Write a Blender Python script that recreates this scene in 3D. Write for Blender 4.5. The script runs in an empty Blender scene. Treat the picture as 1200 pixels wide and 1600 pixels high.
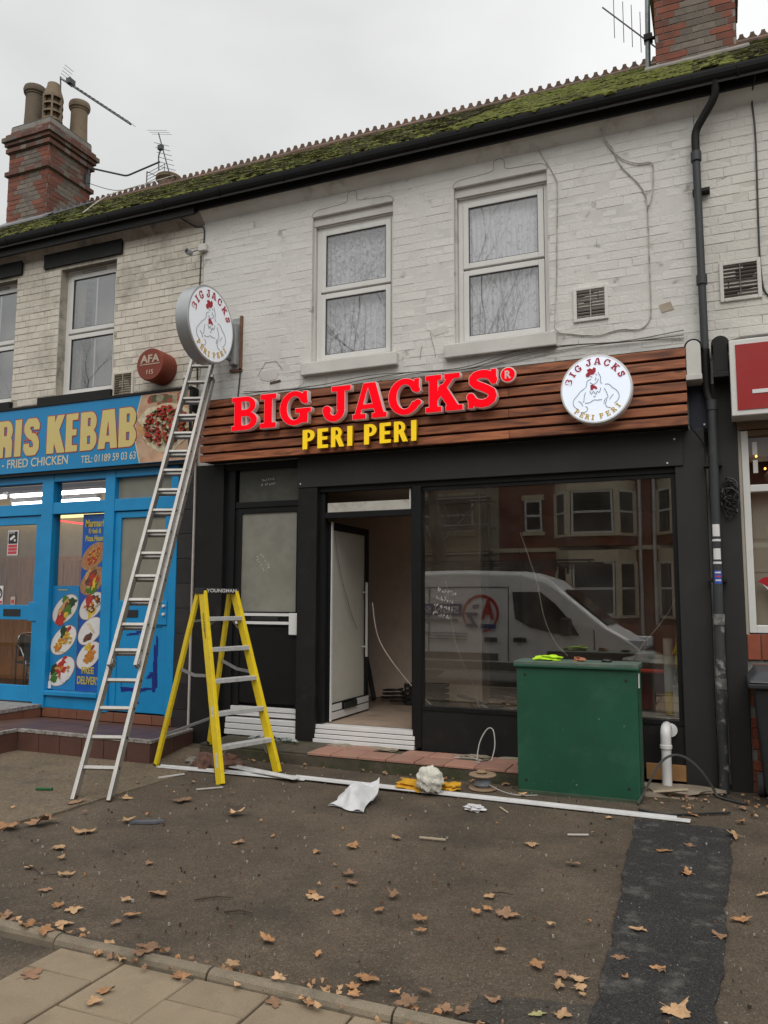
import bpy, bmesh, math, random
import numpy as np
from mathutils import Vector, Matrix
R = math.radians
PI = math.pi
random.seed(7)
rng = random.Random(11)
S = bpy.context.scene
COL = S.collection

# ------------------------------------------------------------------ camera
cam_d = bpy.data.cameras.new('camera')
cam = bpy.data.objects.new('camera', cam_d)
COL.objects.link(cam)
yaw, pitch, roll = R(23.06), R(6.22), R(0.16)
fwd = Vector((-math.sin(yaw)*math.cos(pitch), math.cos(yaw)*math.cos(pitch), math.sin(pitch)))
right = Vector((math.cos(yaw), math.sin(yaw), 0))
up = right.cross(fwd)
rr = right*math.cos(roll) + up*math.sin(roll)
uu = -right*math.sin(roll) + up*math.cos(roll)
m = Matrix((rr, uu, -fwd)).transposed().to_4x4()
m.translation = Vector((0, -7.95, 1.7))
cam.matrix_world = m
cam_d.sensor_fit = 'VERTICAL'
cam_d.sensor_height = 24.0
cam_d.lens = 24.0*1240/1600
cam_d.clip_start = 0.05
cam_d.clip_end = 500
S.camera = cam
S.render.resolution_x = 768
S.render.resolution_y = 1024

# ------------------------------------------------------------------ sky, sun, exposure
SUN_EL, SUN_AZ = R(52), R(160)      # azimuth measured like the sky's rotation
w = bpy.data.worlds.new('World')
S.world = w
w.use_nodes = True
nt = w.node_tree
nt.nodes.clear()
wo = nt.nodes.new('ShaderNodeOutputWorld')
bg = nt.nodes.new('ShaderNodeBackground')
bg.inputs['Strength'].default_value = 0.1
sky = nt.nodes.new('ShaderNodeTexSky')
sky.sky_type = 'NISHITA'
sky.sun_disc = False
sky.sun_elevation = SUN_EL
sky.sun_rotation = SUN_AZ
sky.dust_density = 4.0
hs = nt.nodes.new('ShaderNodeHueSaturation')
hs.inputs['Saturation'].default_value = 0.15
hs.inputs['Value'].default_value = 0.8
nt.links.new(sky.outputs[0], hs.inputs['Color'])
tc = nt.nodes.new('ShaderNodeTexCoord')
sep = nt.nodes.new('ShaderNodeSeparateXYZ')
nt.links.new(tc.outputs['Generated'], sep.inputs[0])
ramp = nt.nodes.new('ShaderNodeValToRGB')      # overcast: brighter towards the zenith
ramp.color_ramp.elements[0].position = 0.0
ramp.color_ramp.elements[0].color = (0.62, 0.635, 0.64, 1)
ramp.color_ramp.elements[1].position = 1.0
ramp.color_ramp.elements[1].color = (1.0, 1.0, 0.99, 1)
nt.links.new(sep.outputs['Z'], ramp.inputs[0])
noi = nt.nodes.new('ShaderNodeTexNoise')
noi.inputs['Scale'].default_value = 1.6
noi.inputs['Detail'].default_value = 5
noi.inputs['Roughness'].default_value = 0.45
mpw = nt.nodes.new('ShaderNodeMapping')
mpw.inputs['Scale'].default_value = (1, 1, 2.2)
mpw.inputs['Location'].default_value = (2.1, .4, .3)
nt.links.new(tc.outputs['Generated'], mpw.inputs[0])
nt.links.new(mpw.outputs[0], noi.inputs['Vector'])
cr = nt.nodes.new('ShaderNodeMapRange')
cr.inputs['From Min'].default_value = 0.3
cr.inputs['From Max'].default_value = 0.7
cr.inputs['To Min'].default_value = 8.2
cr.inputs['To Max'].default_value = 13.2
nt.links.new(noi.outputs[0], cr.inputs[0])
mul = nt.nodes.new('ShaderNodeVectorMath')
mul.operation = 'SCALE'
nt.links.new(ramp.outputs[0], mul.inputs[0])
nt.links.new(cr.outputs[0], mul.inputs['Scale'])
mixw = nt.nodes.new('ShaderNodeMixRGB')
mixw.inputs[0].default_value = 0.9
nt.links.new(hs.outputs[0], mixw.inputs[1])
nt.links.new(mul.outputs[0], mixw.inputs[2])
nt.links.new(mixw.outputs[0], bg.inputs['Color'])
nt.links.new(bg.outputs[0], wo.inputs[0])

sun_d = bpy.data.lights.new('sun', 'SUN')
sun_d.energy = 1.5
sun_d.angle = R(50)
sun_d.color = (1.0, 0.97, 0.92)
sun = bpy.data.objects.new('sun', sun_d)
COL.objects.link(sun)
sd = Vector((math.sin(SUN_AZ)*math.cos(SUN_EL), math.cos(SUN_AZ)*math.cos(SUN_EL), math.sin(SUN_EL)))
sun.rotation_euler = (-sd).to_track_quat('-Z', 'Y').to_euler()
sun.location = (0, -20, 30)

S.view_settings.view_transform = 'Standard'
S.view_settings.look = 'None'
S.view_settings.exposure = 0.0
S.view_settings.gamma = 1.0
S.view_settings.use_curve_mapping = False
S.render.engine = 'CYCLES'
S.cycles.max_bounces = 8
S.cycles.diffuse_bounces = 4
S.cycles.glossy_bounces = 4
S.cycles.transparent_max_bounces = 16
S.cycles.caustics_reflective = False
S.cycles.caustics_refractive = False
S.cycles.sample_clamp_indirect = 4.0
S.cycles.use_denoising = True

# ------------------------------------------------------------------ materials
MC = {}
def M(name, col, rough=0.7, var=0.12, vscale=3.0, bump=0.0, bscale=60.0, metal=0.0, spec=0.5,
      dirt=None, rand=0.0, emit=None, stretch=None, fine=0.0, fscale=200.0, dirt2=None, coat=0.0, speck=None):
    """Principled paint/stone with large soft noise, optional dirt patches and fine grain."""
    if name in MC: return MC[name]
    mt = bpy.data.materials.new(name); MC[name] = mt
    mt.use_nodes = True
    n = mt.node_tree; L = n.links.new
    b = n.nodes['Principled BSDF']
    b.inputs['Roughness'].default_value = rough
    b.inputs['Metallic'].default_value = metal
    b.inputs['Specular IOR Level'].default_value = spec
    b.inputs['Coat Weight'].default_value = coat
    geo = n.nodes.new('ShaderNodeNewGeometry')
    src = geo.outputs['Position']
    if stretch:
        mp = n.nodes.new('ShaderNodeMapping'); mp.inputs['Scale'].default_value = stretch
        L(src, mp.inputs[0]); src = mp.outputs[0]
    def noise(scale, detail=4, rgh=0.6, s=None):
        t = n.nodes.new('ShaderNodeTexNoise')
        t.inputs['Scale'].default_value = scale; t.inputs['Detail'].default_value = detail
        t.inputs['Roughness'].default_value = rgh
        L(s or src, t.inputs['Vector']); return t.outputs[0]
    def remap(o, a, b_, c, d):
        r = n.nodes.new('ShaderNodeMapRange')
        for k, v in zip(('From Min', 'From Max', 'To Min', 'To Max'), (a, b_, c, d)): r.inputs[k].default_value = v
        L(o, r.inputs[0]); return r.outputs[0]
    val = remap(noise(vscale, 5), 0.3, 0.7, 1-var, 1+var)
    def mulv(a, b_):
        mm = n.nodes.new('ShaderNodeMath'); mm.operation = 'MULTIPLY'; L(a, mm.inputs[0]); L(b_, mm.inputs[1]); return mm.outputs[0]
    if fine: val = mulv(val, remap(noise(fscale, 2), 0.3, 0.7, 1-fine, 1+fine))
    if rand:
        oi = n.nodes.new('ShaderNodeObjectInfo')
        val = mulv(val, remap(oi.outputs['Random'], 0, 1, 1-rand, 1+rand))
    sc = n.nodes.new('ShaderNodeVectorMath'); sc.operation = 'SCALE'
    sc.inputs[0].default_value = col[:3]; L(val, sc.inputs['Scale'])
    out = sc.outputs[0]
    for dd in (dirt, dirt2):
        if dd:
            dcol, amt, dscale, lo, hi = dd
            mx = n.nodes.new('ShaderNodeMixRGB'); L(remap(noise(dscale, 6, 0.7), lo, hi, 0, amt), mx.inputs[0])
            L(out, mx.inputs[1]); mx.inputs[2].default_value = (*dcol, 1); out = mx.outputs[0]
    if speck:      # pale aggregate stones of random brightness
        vo = n.nodes.new('ShaderNodeTexVoronoi'); vo.inputs['Scale'].default_value = speck[0]; L(src, vo.inputs['Vector'])
        sx = n.nodes.new('ShaderNodeSeparateXYZ'); L(vo.outputs['Color'], sx.inputs[0])
        m1 = mulv(remap(vo.outputs['Distance'], .22, .36, 1, 0), remap(sx.outputs[0], .80, .97, 0, 1))
        mx = n.nodes.new('ShaderNodeMixRGB'); L(m1, mx.inputs[0]); L(out, mx.inputs[1]); mx.inputs[2].default_value = (speck[1], speck[1]*.92, speck[1]*.8, 1); out = mx.outputs[0]
        m3 = remap(sx.outputs[1], .0, 1, .78, 1.22); s3 = n.nodes.new('ShaderNodeVectorMath'); s3.operation = 'SCALE'; L(out, s3.inputs[0]); L(m3, s3.inputs['Scale']); out = s3.outputs[0]
    L(out, b.inputs['Base Color'])
    if bump:
        bp = n.nodes.new('ShaderNodeBump'); bp.inputs['Strength'].default_value = bump; bp.inputs['Distance'].default_value = 0.01
        L(noise(bscale, 4), bp.inputs['Height']); L(bp.outputs[0], b.inputs['Normal'])
    if emit:
        b.inputs['Emission Color'].default_value = (*emit[0], 1); b.inputs['Emission Strength'].default_value = emit[1]
    return mt

def glass(name, r0=.06, tint=(1, 1, 1), rough=0.0, film=0.0):
    """thin pane: each face reflects r0 at normal incidence, rising towards grazing"""
    if name in MC: return MC[name]
    mt = bpy.data.materials.new(name); MC[name] = mt
    mt.use_nodes = True
    n = mt.node_tree; n.nodes.clear(); L = n.links.new
    o = n.nodes.new('ShaderNodeOutputMaterial'); mx = n.nodes.new('ShaderNodeMixShader')
    lw = n.nodes.new('ShaderNodeLayerWeight'); lw.inputs[0].default_value = .5
    pw = n.nodes.new('ShaderNodeMath'); pw.operation = 'POWER'; pw.inputs[1].default_value = 4.0; L(lw.outputs['Facing'], pw.inputs[0])
    f = n.nodes.new('ShaderNodeMapRange'); f.inputs['To Min'].default_value = r0; f.inputs['To Max'].default_value = 1.0; L(pw.outputs[0], f.inputs[0])
    t = n.nodes.new('ShaderNodeBsdfTransparent'); t.inputs[0].default_value = (*tint, 1)
    g = n.nodes.new('ShaderNodeBsdfGlossy'); g.inputs['Roughness'].default_value = rough
    L(f.outputs[0], mx.inputs[0]); L(t.outputs[0], mx.inputs[1]); L(g.outputs[0], mx.inputs[2])
    res = mx.outputs[0]
    geo = n.nodes.new('ShaderNodeNewGeometry')
    nz = n.nodes.new('ShaderNodeTexNoise'); nz.inputs['Scale'].default_value = 0.9; nz.inputs['Detail'].default_value = 1
    L(geo.outputs['Position'], nz.inputs['Vector'])
    bp = n.nodes.new('ShaderNodeBump'); bp.inputs['Strength'].default_value = 0.015; bp.inputs['Distance'].default_value = 0.05
    L(nz.outputs[0], bp.inputs['Height']); L(bp.outputs[0], g.inputs['Normal'])
    if film:
        d = n.nodes.new('ShaderNodeBsdfDiffuse'); d.inputs[0].default_value = (0.5, 0.48, 0.43, 1)
        m2 = n.nodes.new('ShaderNodeMixShader')
        n2 = n.nodes.new('ShaderNodeTexNoise'); n2.inputs['Scale'].default_value = 2.5; n2.inputs['Detail'].default_value = 6
        L(geo.outputs['Position'], n2.inputs['Vector'])
        mr = n.nodes.new('ShaderNodeMapRange'); mr.inputs['From Min'].default_value = 0.35; mr.inputs['From Max'].default_value = 0.75
        mr.inputs['To Max'].default_value = film
        L(n2.outputs[0], mr.inputs[0]); L(mr.outputs[0], m2.inputs[0]); L(res, m2.inputs[1]); L(d.outputs[0], m2.inputs[2]); res = m2.outputs[0]
    L(res, o.inputs[0])
    return mt

def emis(name, col, strength):
    if name in MC: return MC[name]
    mt = bpy.data.materials.new(name); MC[name] = mt
    mt.use_nodes = True
    n = mt.node_tree; n.nodes.clear()
    o = n.nodes.new('ShaderNodeOutputMaterial'); e = n.nodes.new('ShaderNodeEmission')
    e.inputs[0].default_value = (*col, 1); e.inputs[1].default_value = strength
    n.links.new(e.outputs[0], o.inputs[0]); return mt

# ------------------------------------------------------------------ mesh builder
class MB:
    def __init__(s): s.v = []; s.f = []; s.mi = []
    def add(s, vs, fs, mi=0):
        o = len(s.v); s.v += [tuple(v) for v in vs]; s.f += [tuple(i+o for i in f) for f in fs]; s.mi += [mi]*len(fs); return s
    def box(s, x0, y0, z0, x1, y1, z1, mi=0):
        if x0 > x1: x0, x1 = x1, x0
        if y0 > y1: y0, y1 = y1, y0
        if z0 > z1: z0, z1 = z1, z0
        vs = [(x0,y0,z0),(x1,y0,z0),(x1,y1,z0),(x0,y1,z0),(x0,y0,z1),(x1,y0,z1),(x1,y1,z1),(x0,y1,z1)]
        return s.add(vs, [(0,3,2,1),(4,5,6,7),(0,1,5,4),(1,2,6,5),(2,3,7,6),(3,0,4,7)], mi)
    def bar(s, p, q, wd, ht, upv=(0,0,1), mi=0):
        p = Vector(p); q = Vector(q); d = (q-p).normalized(); u = Vector(upv); a = d.cross(u)
        if a.length < 1e-5: a = d.cross(Vector((1,0,0)))
        a.normalize(); b = a.cross(d).normalized(); a *= wd/2; b *= ht/2
        vs = [p-a-b, p+a-b, p+a+b, p-a+b, q-a-b, q+a-b, q+a+b, q-a+b]
        return s.add(vs, [(0,1,2,3),(7,6,5,4),(0,4,5,1),(1,5,6,2),(2,6,7,3),(3,7,4,0)], mi)
    def tube(s, pts, r, n=8, mi=0, cap=True):
        pts = [Vector(p) for p in pts]; rs = r if isinstance(r, (list, tuple)) else [r]*len(pts)
        rings = []; a = None
        for i, p in enumerate(pts):
            d = (pts[min(i+1, len(pts)-1)] - pts[max(i-1, 0)])
            if d.length < 1e-9: d = Vector((0,0,1))
            d.normalize()
            if a is None:
                a = d.cross(Vector((0.13, 0.31, 0.94)))
                if a.length < 1e-3: a = d.cross(Vector((1,0,0)))
            else: a = a - d*a.dot(d)
            a.normalize(); b = d.cross(a)
            rings.append([p + (a*math.cos(2*PI*k/n) + b*math.sin(2*PI*k/n))*rs[i] for k in range(n)])
        vs = [v for g in rings for v in g]; fs = []
        for i in range(len(rings)-1):
            for k in range(n): fs.append((i*n+k, i*n+(k+1) % n, (i+1)*n+(k+1) % n, (i+1)*n+k))
        if cap: fs.append(tuple(range(n-1, -1, -1))); fs.append(tuple(range((len(rings)-1)*n, len(rings)*n)))
        return s.add(vs, fs, mi)
    def lathe(s, prof, c, axis='z', n=24, mi=0, a0=0, a1=2*PI):
        full = abs(a1-a0-2*PI) < 1e-6; m_ = n if full else n+1; vs = []
        for (r, h) in prof:
            for k in range(m_):
                t = a0+(a1-a0)*k/n; x, y = r*math.cos(t), r*math.sin(t)
                vs.append({'z': (c[0]+x, c[1]+y, c[2]+h), 'y': (c[0]+x, c[1]+h, c[2]+y), 'x': (c[0]+h, c[1]+x, c[2]+y)}[axis])
        fs = []
        for i in range(len(prof)-1):
            for k in range(n if full else n):
                k2 = (k+1) % m_ if full else k+1
                fs.append((i*m_+k, i*m_+k2, (i+1)*m_+k2, (i+1)*m_+k))
        return s.add(vs, fs, mi)
    def prism(s, poly, d0, d1, plane='xz', mi=0):
        f = {'xz': lambda a, b, d: (a, d, b), 'yz': lambda a, b, d: (d, a, b), 'xy': lambda a, b, d: (a, b, d)}[plane]
        n = len(poly); vs = [f(a, b, d0) for a, b in poly] + [f(a, b, d1) for a, b in poly]
        fs = [tuple(range(n)), tuple(range(2*n-1, n-1, -1))] + [(i, i+n, (i+1) % n+n, (i+1) % n) for i in range(n)]
        return s.add(vs, fs, mi)
    def mesh(s, name, mats, off=(0,0,0), smooth=False, fix=True):
        me = bpy.data.meshes.new(name); ox, oy, oz = off
        me.from_pydata([(v[0]-ox, v[1]-oy, v[2]-oz) for v in s.v], [], s.f)
        for mt in (mats if isinstance(mats, (list, tuple)) else [mats]): me.materials.append(mt)
        if any(s.mi): me.polygons.foreach_set('material_index', s.mi)
        if fix and len(s.f) < 60000:
            bm = bmesh.new(); bm.from_mesh(me); bmesh.ops.recalc_face_normals(bm, faces=bm.faces); bm.to_mesh(me); bm.free()
        if smooth: me.polygons.foreach_set('use_smooth', [True]*len(me.polygons))
        me.update(); return me
    def build(s, name, mats, parent=None, smooth=False, bevel=0, kind=None, label=None, seg=2, fix=True):
        off = wloc(parent) if parent else Vector((0,0,0))
        o = bpy.data.objects.new(name, s.mesh(name, mats, off, smooth, fix)); COL.objects.link(o)
        if parent: o.parent = parent
        if bevel:
            b = o.modifiers.new('bevel', 'BEVEL'); b.width = bevel; b.segments = seg; b.limit_method = 'ANGLE'; b.angle_limit = R(40)
            b.harden_normals = False
        if smooth:
            o.data.set_sharp_from_angle(angle=R(40))
        if kind: o['kind'] = kind
        if label: o['label'] = label
        return o

def wloc(o):
    p = Vector((0,0,0))
    while o: p = p + o.location; o = o.parent
    return p
def thing(name, label, cat, loc=(0,0,0), group=None):
    o = bpy.data.objects.new(name, None); COL.objects.link(o); o.empty_display_size = 0.1
    o.location = loc; o['label'] = label; o['category'] = cat
    if group: o['group'] = group
    return o
def tag(o, label, cat, group=None):
    o['label'] = label; o['category'] = cat
    if group: o['group'] = group
    return o
def struct(o): o['kind'] = 'structure'; return o
def place(mesh, name, loc, parent=None, rot=None, scale=None):
    o = bpy.data.objects.new(name, mesh); COL.objects.link(o)
    if parent: o.parent = parent; loc = Vector(loc) - wloc(parent)
    o.location = loc
    if rot: o.rotation_euler = rot
    if scale: o.scale = scale
    return o
def blob(c, r, seed, n=2, amp=0.25, sq=(1,1,1), fq=3.0):
    """irregular lump as vertices/faces (icosphere displaced)"""
    bm = bmesh.new(); bmesh.ops.create_icosphere(bm, subdivisions=n, radius=1)
    rg = random.Random(seed); ph = [rg.uniform(0, 6.3) for _ in range(9)]
    vs = []
    for v in bm.verts:
        p = v.co
        d = 1+amp*(math.sin(fq*p.x+ph[0])*math.sin(fq*p.y+ph[1])+0.6*math.sin(2*fq*p.z+ph[2]+2*p.x)+0.5*math.sin(2.7*fq*p.y+ph[3])*math.sin(2.3*fq*p.x+ph[4]))
        vs.append((c[0]+p.x*r*d*sq[0], c[1]+p.y*r*d*sq[1], c[2]+p.z*r*d*sq[2]))
    fs = [tuple(v.index for v in f.verts) for f in bm.faces]; bm.free(); return vs, fs

# ------------------------------------------------------------------ lettering: signed-distance glyphs traced to outlines
class G2:
    """2-D implicit shapes on a grid (cap height 1)."""
    def __init__(s, w_, n=110, pad=0.12):
        s.x0, s.y0 = -pad, -pad; s.h = (1+2*pad)/n
        s.nx = int((w_+2*pad)/s.h)+1; s.ny = n+1
        s.X, s.Y = np.meshgrid(s.x0+s.h*np.arange(s.nx), s.y0+s.h*np.arange(s.ny)); s.F = np.full(s.X.shape, 9.0)
    def _box(s, x0, y0, x1, y1):
        dx = np.abs(s.X-(x0+x1)/2)-(x1-x0)/2; dy = np.abs(s.Y-(y0+y1)/2)-(y1-y0)/2
        return np.hypot(np.maximum(dx, 0), np.maximum(dy, 0))+np.minimum(np.maximum(dx, dy), 0)
    def _ell(s, cx, cy, rx, ry):
        k = np.hypot((s.X-cx)/rx, (s.Y-cy)/ry); g = np.hypot((s.X-cx)/rx**2, (s.Y-cy)/ry**2)+1e-6
        return k*(k-1)/g
    def _seg(s, x0, y0, x1, y1, w_):
        dx, dy = x1-x0, y1-y0; t = np.clip(((s.X-x0)*dx+(s.Y-y0)*dy)/(dx*dx+dy*dy+1e-9), 0, 1)
        return np.hypot(s.X-x0-t*dx, s.Y-y0-t*dy)-w_/2
    def box(s, *a): s.F = np.minimum(s.F, s._box(*a)); return s
    def cut(s, *a): s.F = np.maximum(s.F, -s._box(*a)); return s
    def keep(s, *a): s.F = np.maximum(s.F, s._box(*a)); return s
    def ell(s, *a): s.F = np.minimum(s.F, s._ell(*a)); return s
    def cutell(s, *a): s.F = np.maximum(s.F, -s._ell(*a)); return s
    def seg(s, *a): s.F = np.minimum(s.F, s._seg(*a)); return s
    def poly(s, pts, w_):
        for (a, b), (c, d) in zip(pts, pts[1:]): s.seg(a, b, c, d, w_)
        return s
    def lobe(s, x, y0, xc, y1, rx, ix, iy):
        """bowl: half-ellipse closed on the left at x, hollowed by thickness ix (side) / iy (top and bottom)"""
        cy, ry = (y0+y1)/2, (y1-y0)/2
        o = np.minimum(s._box(x, y0, xc, y1), np.maximum(s._ell(xc, cy, rx, ry), -(s.X-xc)))
        i = np.minimum(s._box(x, y0+iy, xc, y1-iy), np.maximum(s._ell(xc, cy, rx-ix, ry-iy), -(s.X-xc)))
        s.F = np.minimum(s.F, np.maximum(o, -i)); return s
    def ring(s, cx, cy, rx, ry, ix, iy):
        s.F = np.minimum(s.F, np.maximum(s._ell(cx, cy, rx, ry), -s._ell(cx, cy, rx-ix, ry-iy))); return s
    def contours(s, grow=0.0):
        F = s.F-grow; segs = {}
        def P(i, j, k, l):
            a, b = F[i, j], F[k, l]; t = a/(a-b)
            return (s.x0+s.h*(j+(l-j)*t), s.y0+s.h*(i+(k-i)*t))
        ins = F < 0
        cells = np.argwhere((ins[:-1, :-1].astype(int)+ins[1:, :-1]+ins[:-1, 1:]+ins[1:, 1:]) % 4 != 0)
        nxt = {}; pos = {}
        for i, j in cells:
            i = int(i); j = int(j)
            c = (ins[i, j], ins[i, j+1], ins[i+1, j+1], ins[i+1, j])
            e = [('h', i, j), ('v', i, j+1), ('h', i+1, j), ('v', i, j)]
            pp = [(i, j, i, j+1), (i, j+1, i+1, j+1), (i+1, j, i+1, j+1), (i, j, i+1, j)]
            outs = [k for k in range(4) if c[k] and not c[(k+1) % 4]]; inn = [k for k in range(4) if not c[k] and c[(k+1) % 4]]
            for a in outs:
                b = min(inn, key=lambda q: (a-q) % 4)
                nxt[e[b]] = e[a] if e[b] not in nxt else nxt[e[b]]
            for k in outs+inn: pos[e[k]] = P(*pp[k])
        loops = []
        while nxt:
            st = next(iter(nxt)); lp = []; cur = st
            while cur in nxt: lp.append(pos[cur]); cur = nxt.pop(cur)
            if len(lp) > 5:
                q = simplify(lp, 0.0045)
                if len(q) > 2: loops.append(q)
        return loops
def simplify(p, eps):
    p = list(p)
    far = max(range(len(p)), key=lambda i: (p[i][0]-p[0][0])**2+(p[i][1]-p[0][1])**2)
    def dp(a):
        if len(a) < 3: return a
        (x0, y0), (x1, y1) = a[0], a[-1]; L = math.hypot(x1-x0, y1-y0) or 1e-9
        k, dm = 0, 0
        for i in range(1, len(a)-1):
            d = abs((x1-x0)*(y0-a[i][1])-(x0-a[i][0])*(y1-y0))/L
            if d > dm: k, dm = i, d
        if dm <= eps: return [a[0], a[-1]]
        return dp(a[:k+1])[:-1]+dp(a[k:])
    return dp(p[:far+1])[:-1]+dp(p[far:]+[p[0]])[:-1]

def glyph_slab(ch):
    if ch == 'B': g = G2(.92).lobe(.2,.47,.5,1,.36,.2,.14).lobe(.2,0,.52,.55,.4,.22,.14).box(.1,0,.36,1).box(0,0,.5,.14).box(0,.86,.5,1)
    elif ch == 'I': g = G2(.55).box(.14,0,.41,1).box(0,0,.55,.15).box(0,.85,.55,1)
    elif ch == 'G': g = G2(1).ring(.47,.5,.47,.53,.23,.16).cut(.55,.4,1.3,.66).box(.74,.62,.88,1.0).box(.64,.03,.9,.42).box(.5,.34,1,.48)
    elif ch == 'J': g = G2(.95).ring(.38,.3,.37,.33,.24,.18).cut(-.2,.3,1.2,.8).ell(.145,.32,.145,.13).box(.49,.3,.75,1).box(.3,.85,.95,1)
    elif ch == 'A': g = G2(1.08).seg(.45,1.05,.13,.04,.17).seg(.58,1.02,.88,.04,.26).box(.28,.27,.8,.4).box(0,0,.42,.14).box(.62,0,1.08,.14).box(.38,.9,.66,1).keep(-1,0,2,1)
    elif ch == 'C': g = G2(1).ring(.48,.5,.48,.53,.24,.17).cut(.62,.34,1.3,.64).box(.76,.6,.9,1.0).ell(.86,.3,.1,.09)
    elif ch == 'K': g = G2(1.1).seg(.3,.36,.8,.95,.16).seg(.5,.6,.86,.05,.27).keep(-1,0,2,1).box(.1,0,.36,1).box(0,0,.47,.14).box(0,.86,.47,1).box(.56,.86,1.02,1).box(.6,0,1.1,.14)
    elif ch == 'S': g = G2(.86).poly([(.72,.72),(.66,.82),(.54,.885),(.4,.895),(.27,.87),(.19,.79),(.19,.7),(.26,.62),(.4,.56),(.55,.48),(.67,.4),(.7,.29),(.66,.19),(.55,.12),(.42,.1),(.28,.13),(.18,.2),(.12,.3)],.215).box(.66,.6,.8,1).box(.06,.0,.2,.38)
    elif ch == 'P': g = G2(.85).lobe(.2,.4,.45,1,.38,.2,.14).box(.1,0,.36,1).box(0,0,.48,.14).box(0,.86,.5,1)
    elif ch == 'R': g = G2(.98).lobe(.2,.44,.45,1,.36,.19,.14).seg(.5,.5,.82,.05,.24).keep(-1,0,2,1).box(.1,0,.36,1).box(0,0,.46,.14).box(0,.86,.5,1).box(.62,0,.98,.14)
    elif ch == 'E': g = G2(.85).box(.1,0,.36,1).box(0,0,.82,.15).box(0,.85,.82,1).box(.2,.44,.62,.57).box(.68,0,.82,.34).box(.68,.66,.82,1).box(.54,.36,.64,.65)
    return g
def glyph_sans(ch, t=.3, w_=.66):
    """heavy condensed poster capitals"""
    if ch == 'K': return G2(.8).box(0,0,t,1).poly([(.18,.3),(.66,1.2)],.26).poly([(.32,.62),(.68,-.2)],.3).keep(0,0,.8,1)
    if ch == 'E': return G2(.56).box(0,0,t,1).box(0,0,.56,.17).box(0,.83,.56,1).box(0,.42,.5,.58)
    if ch == 'B': return G2(.7).lobe(.1,.46,.42,1,.26,.25,.16).lobe(.1,0,.43,.54,.27,.26,.16).box(0,0,t,1)
    if ch == 'A': return G2(.76).poly([(.3,1.1),(.13,-.1)],.26).poly([(.46,1.1),(.63,-.1)],.26).box(.2,.17,.56,.33).keep(0,0,.76,1)
    if ch == 'R': return G2(.72).lobe(.1,.43,.42,1,.27,.25,.16).box(0,0,t,1).box(.4,0,.69,.42).ell(.46,.42,.22,.16)
    if ch == 'I': return G2(t).box(0,0,t,1)
    if ch == 'S': return G2(.66).poly([(.53,.70),(.53,.80),(.46,.885),(.34,.90),(.21,.88),(.135,.79),(.14,.68),(.22,.59),(.36,.51),(.48,.43),(.535,.33),(.53,.20),(.46,.115),(.33,.10),(.2,.12),(.13,.2),(.13,.32)],.235).cut(.33,.60,.9,.685).cut(-.2,.33,.34,.42).keep(0,0,.66,1)
    if ch == 'M': return G2(.96).box(0,0,.26,1).box(.7,0,.96,1).poly([(.2,1.05),(.48,.1)],.2).poly([(.76,1.05),(.48,.1)],.2).keep(0,0,.96,1)
GC = {}
def loops_of(font, ch, grow=0.0):
    k = (font, ch, grow)
    if k not in GC: GC[k] = (glyph_slab if font == 'slab' else glyph_sans)(ch).contours(grow)
    return GC[k]
def glyph_width(font, ch):
    xs = [p[0] for l in loops_of(font, ch) for p in l]; return min(xs), max(xs)
def flat_curve_mesh(name, loops, mats, extrude=0.0, bevel=0.0):
    cu = bpy.data.curves.new(name, 'CURVE'); cu.dimensions = '2D'; cu.fill_mode = 'BOTH'
    cu.extrude = extrude; cu.bevel_depth = bevel; cu.bevel_resolution = 1
    for lp in loops:
        sp = cu.splines.new('POLY'); sp.points.add(len(lp)-1)
        for q, p in zip(sp.points, lp): q.co = (p[0], p[1], 0, 1)
        sp.use_cyclic_u = True
    o = bpy.data.objects.new(name, cu); COL.objects.link(o)
    bpy.context.view_layer.update()
    me = bpy.data.meshes.new_from_object(o.evaluated_get(bpy.context.evaluated_depsgraph_get()))
    bpy.data.objects.remove(o); bpy.data.curves.remove(cu)
    me.name = name; me.materials.clear(); me.materials.append(mats); return me
def text_mesh(name, body, mats, size=1.0, extrude=0.0, bold=0.0, align='LEFT', space=1.0):
    cu = bpy.data.curves.new(name, 'FONT'); cu.body = body; cu.size = size; cu.extrude = extrude; cu.offset = bold; cu.align_x = align; cu.space_character = space
    o = bpy.data.objects.new(name, cu); COL.objects.link(o)
    bpy.context.view_layer.update()
    me = bpy.data.meshes.new_from_object(o.evaluated_get(bpy.context.evaluated_depsgraph_get()))
    bpy.data.objects.remove(o); bpy.data.curves.remove(cu)
    me.name = name; me.materials.clear(); me.materials.append(mats); return me
def fit(me, x0, z0, x1, z1, y, face=(0,-1)):
    """map a flat xy mesh into the box x0..x1, z0..z1 on the plane Y=y, facing -Y (thickness kept); returns mesh in world coords"""
    n = len(me.vertices); co = np.empty(n*3); me.vertices.foreach_get('co', co); co = co.reshape(-1, 3)
    a, b = co.min(0), co.max(0); out = np.empty_like(co)
    out[:, 0] = x0+(co[:, 0]-a[0])/(b[0]-a[0])*(x1-x0); out[:, 2] = z0+(co[:, 1]-a[1])/(b[1]-a[1])*(z1-z0); out[:, 1] = y-(co[:, 2])
    me.vertices.foreach_set('co', out.ravel()); me.update(); return me
def fit_x(me, y0, z0, y1, z1, x):
    """the same on the plane X=x, facing +X"""
    n = len(me.vertices); co = np.empty(n*3); me.vertices.foreach_get('co', co); co = co.reshape(-1, 3)
    a, b = co.min(0), co.max(0); out = np.empty_like(co)
    out[:, 1] = y0+(co[:, 0]-a[0])/(b[0]-a[0])*(y1-y0); out[:, 2] = z0+(co[:, 1]-a[1])/(b[1]-a[1])*(z1-z0); out[:, 0] = x+co[:, 2]
    me.vertices.foreach_set('co', out.ravel()); me.update(); return me
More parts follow.
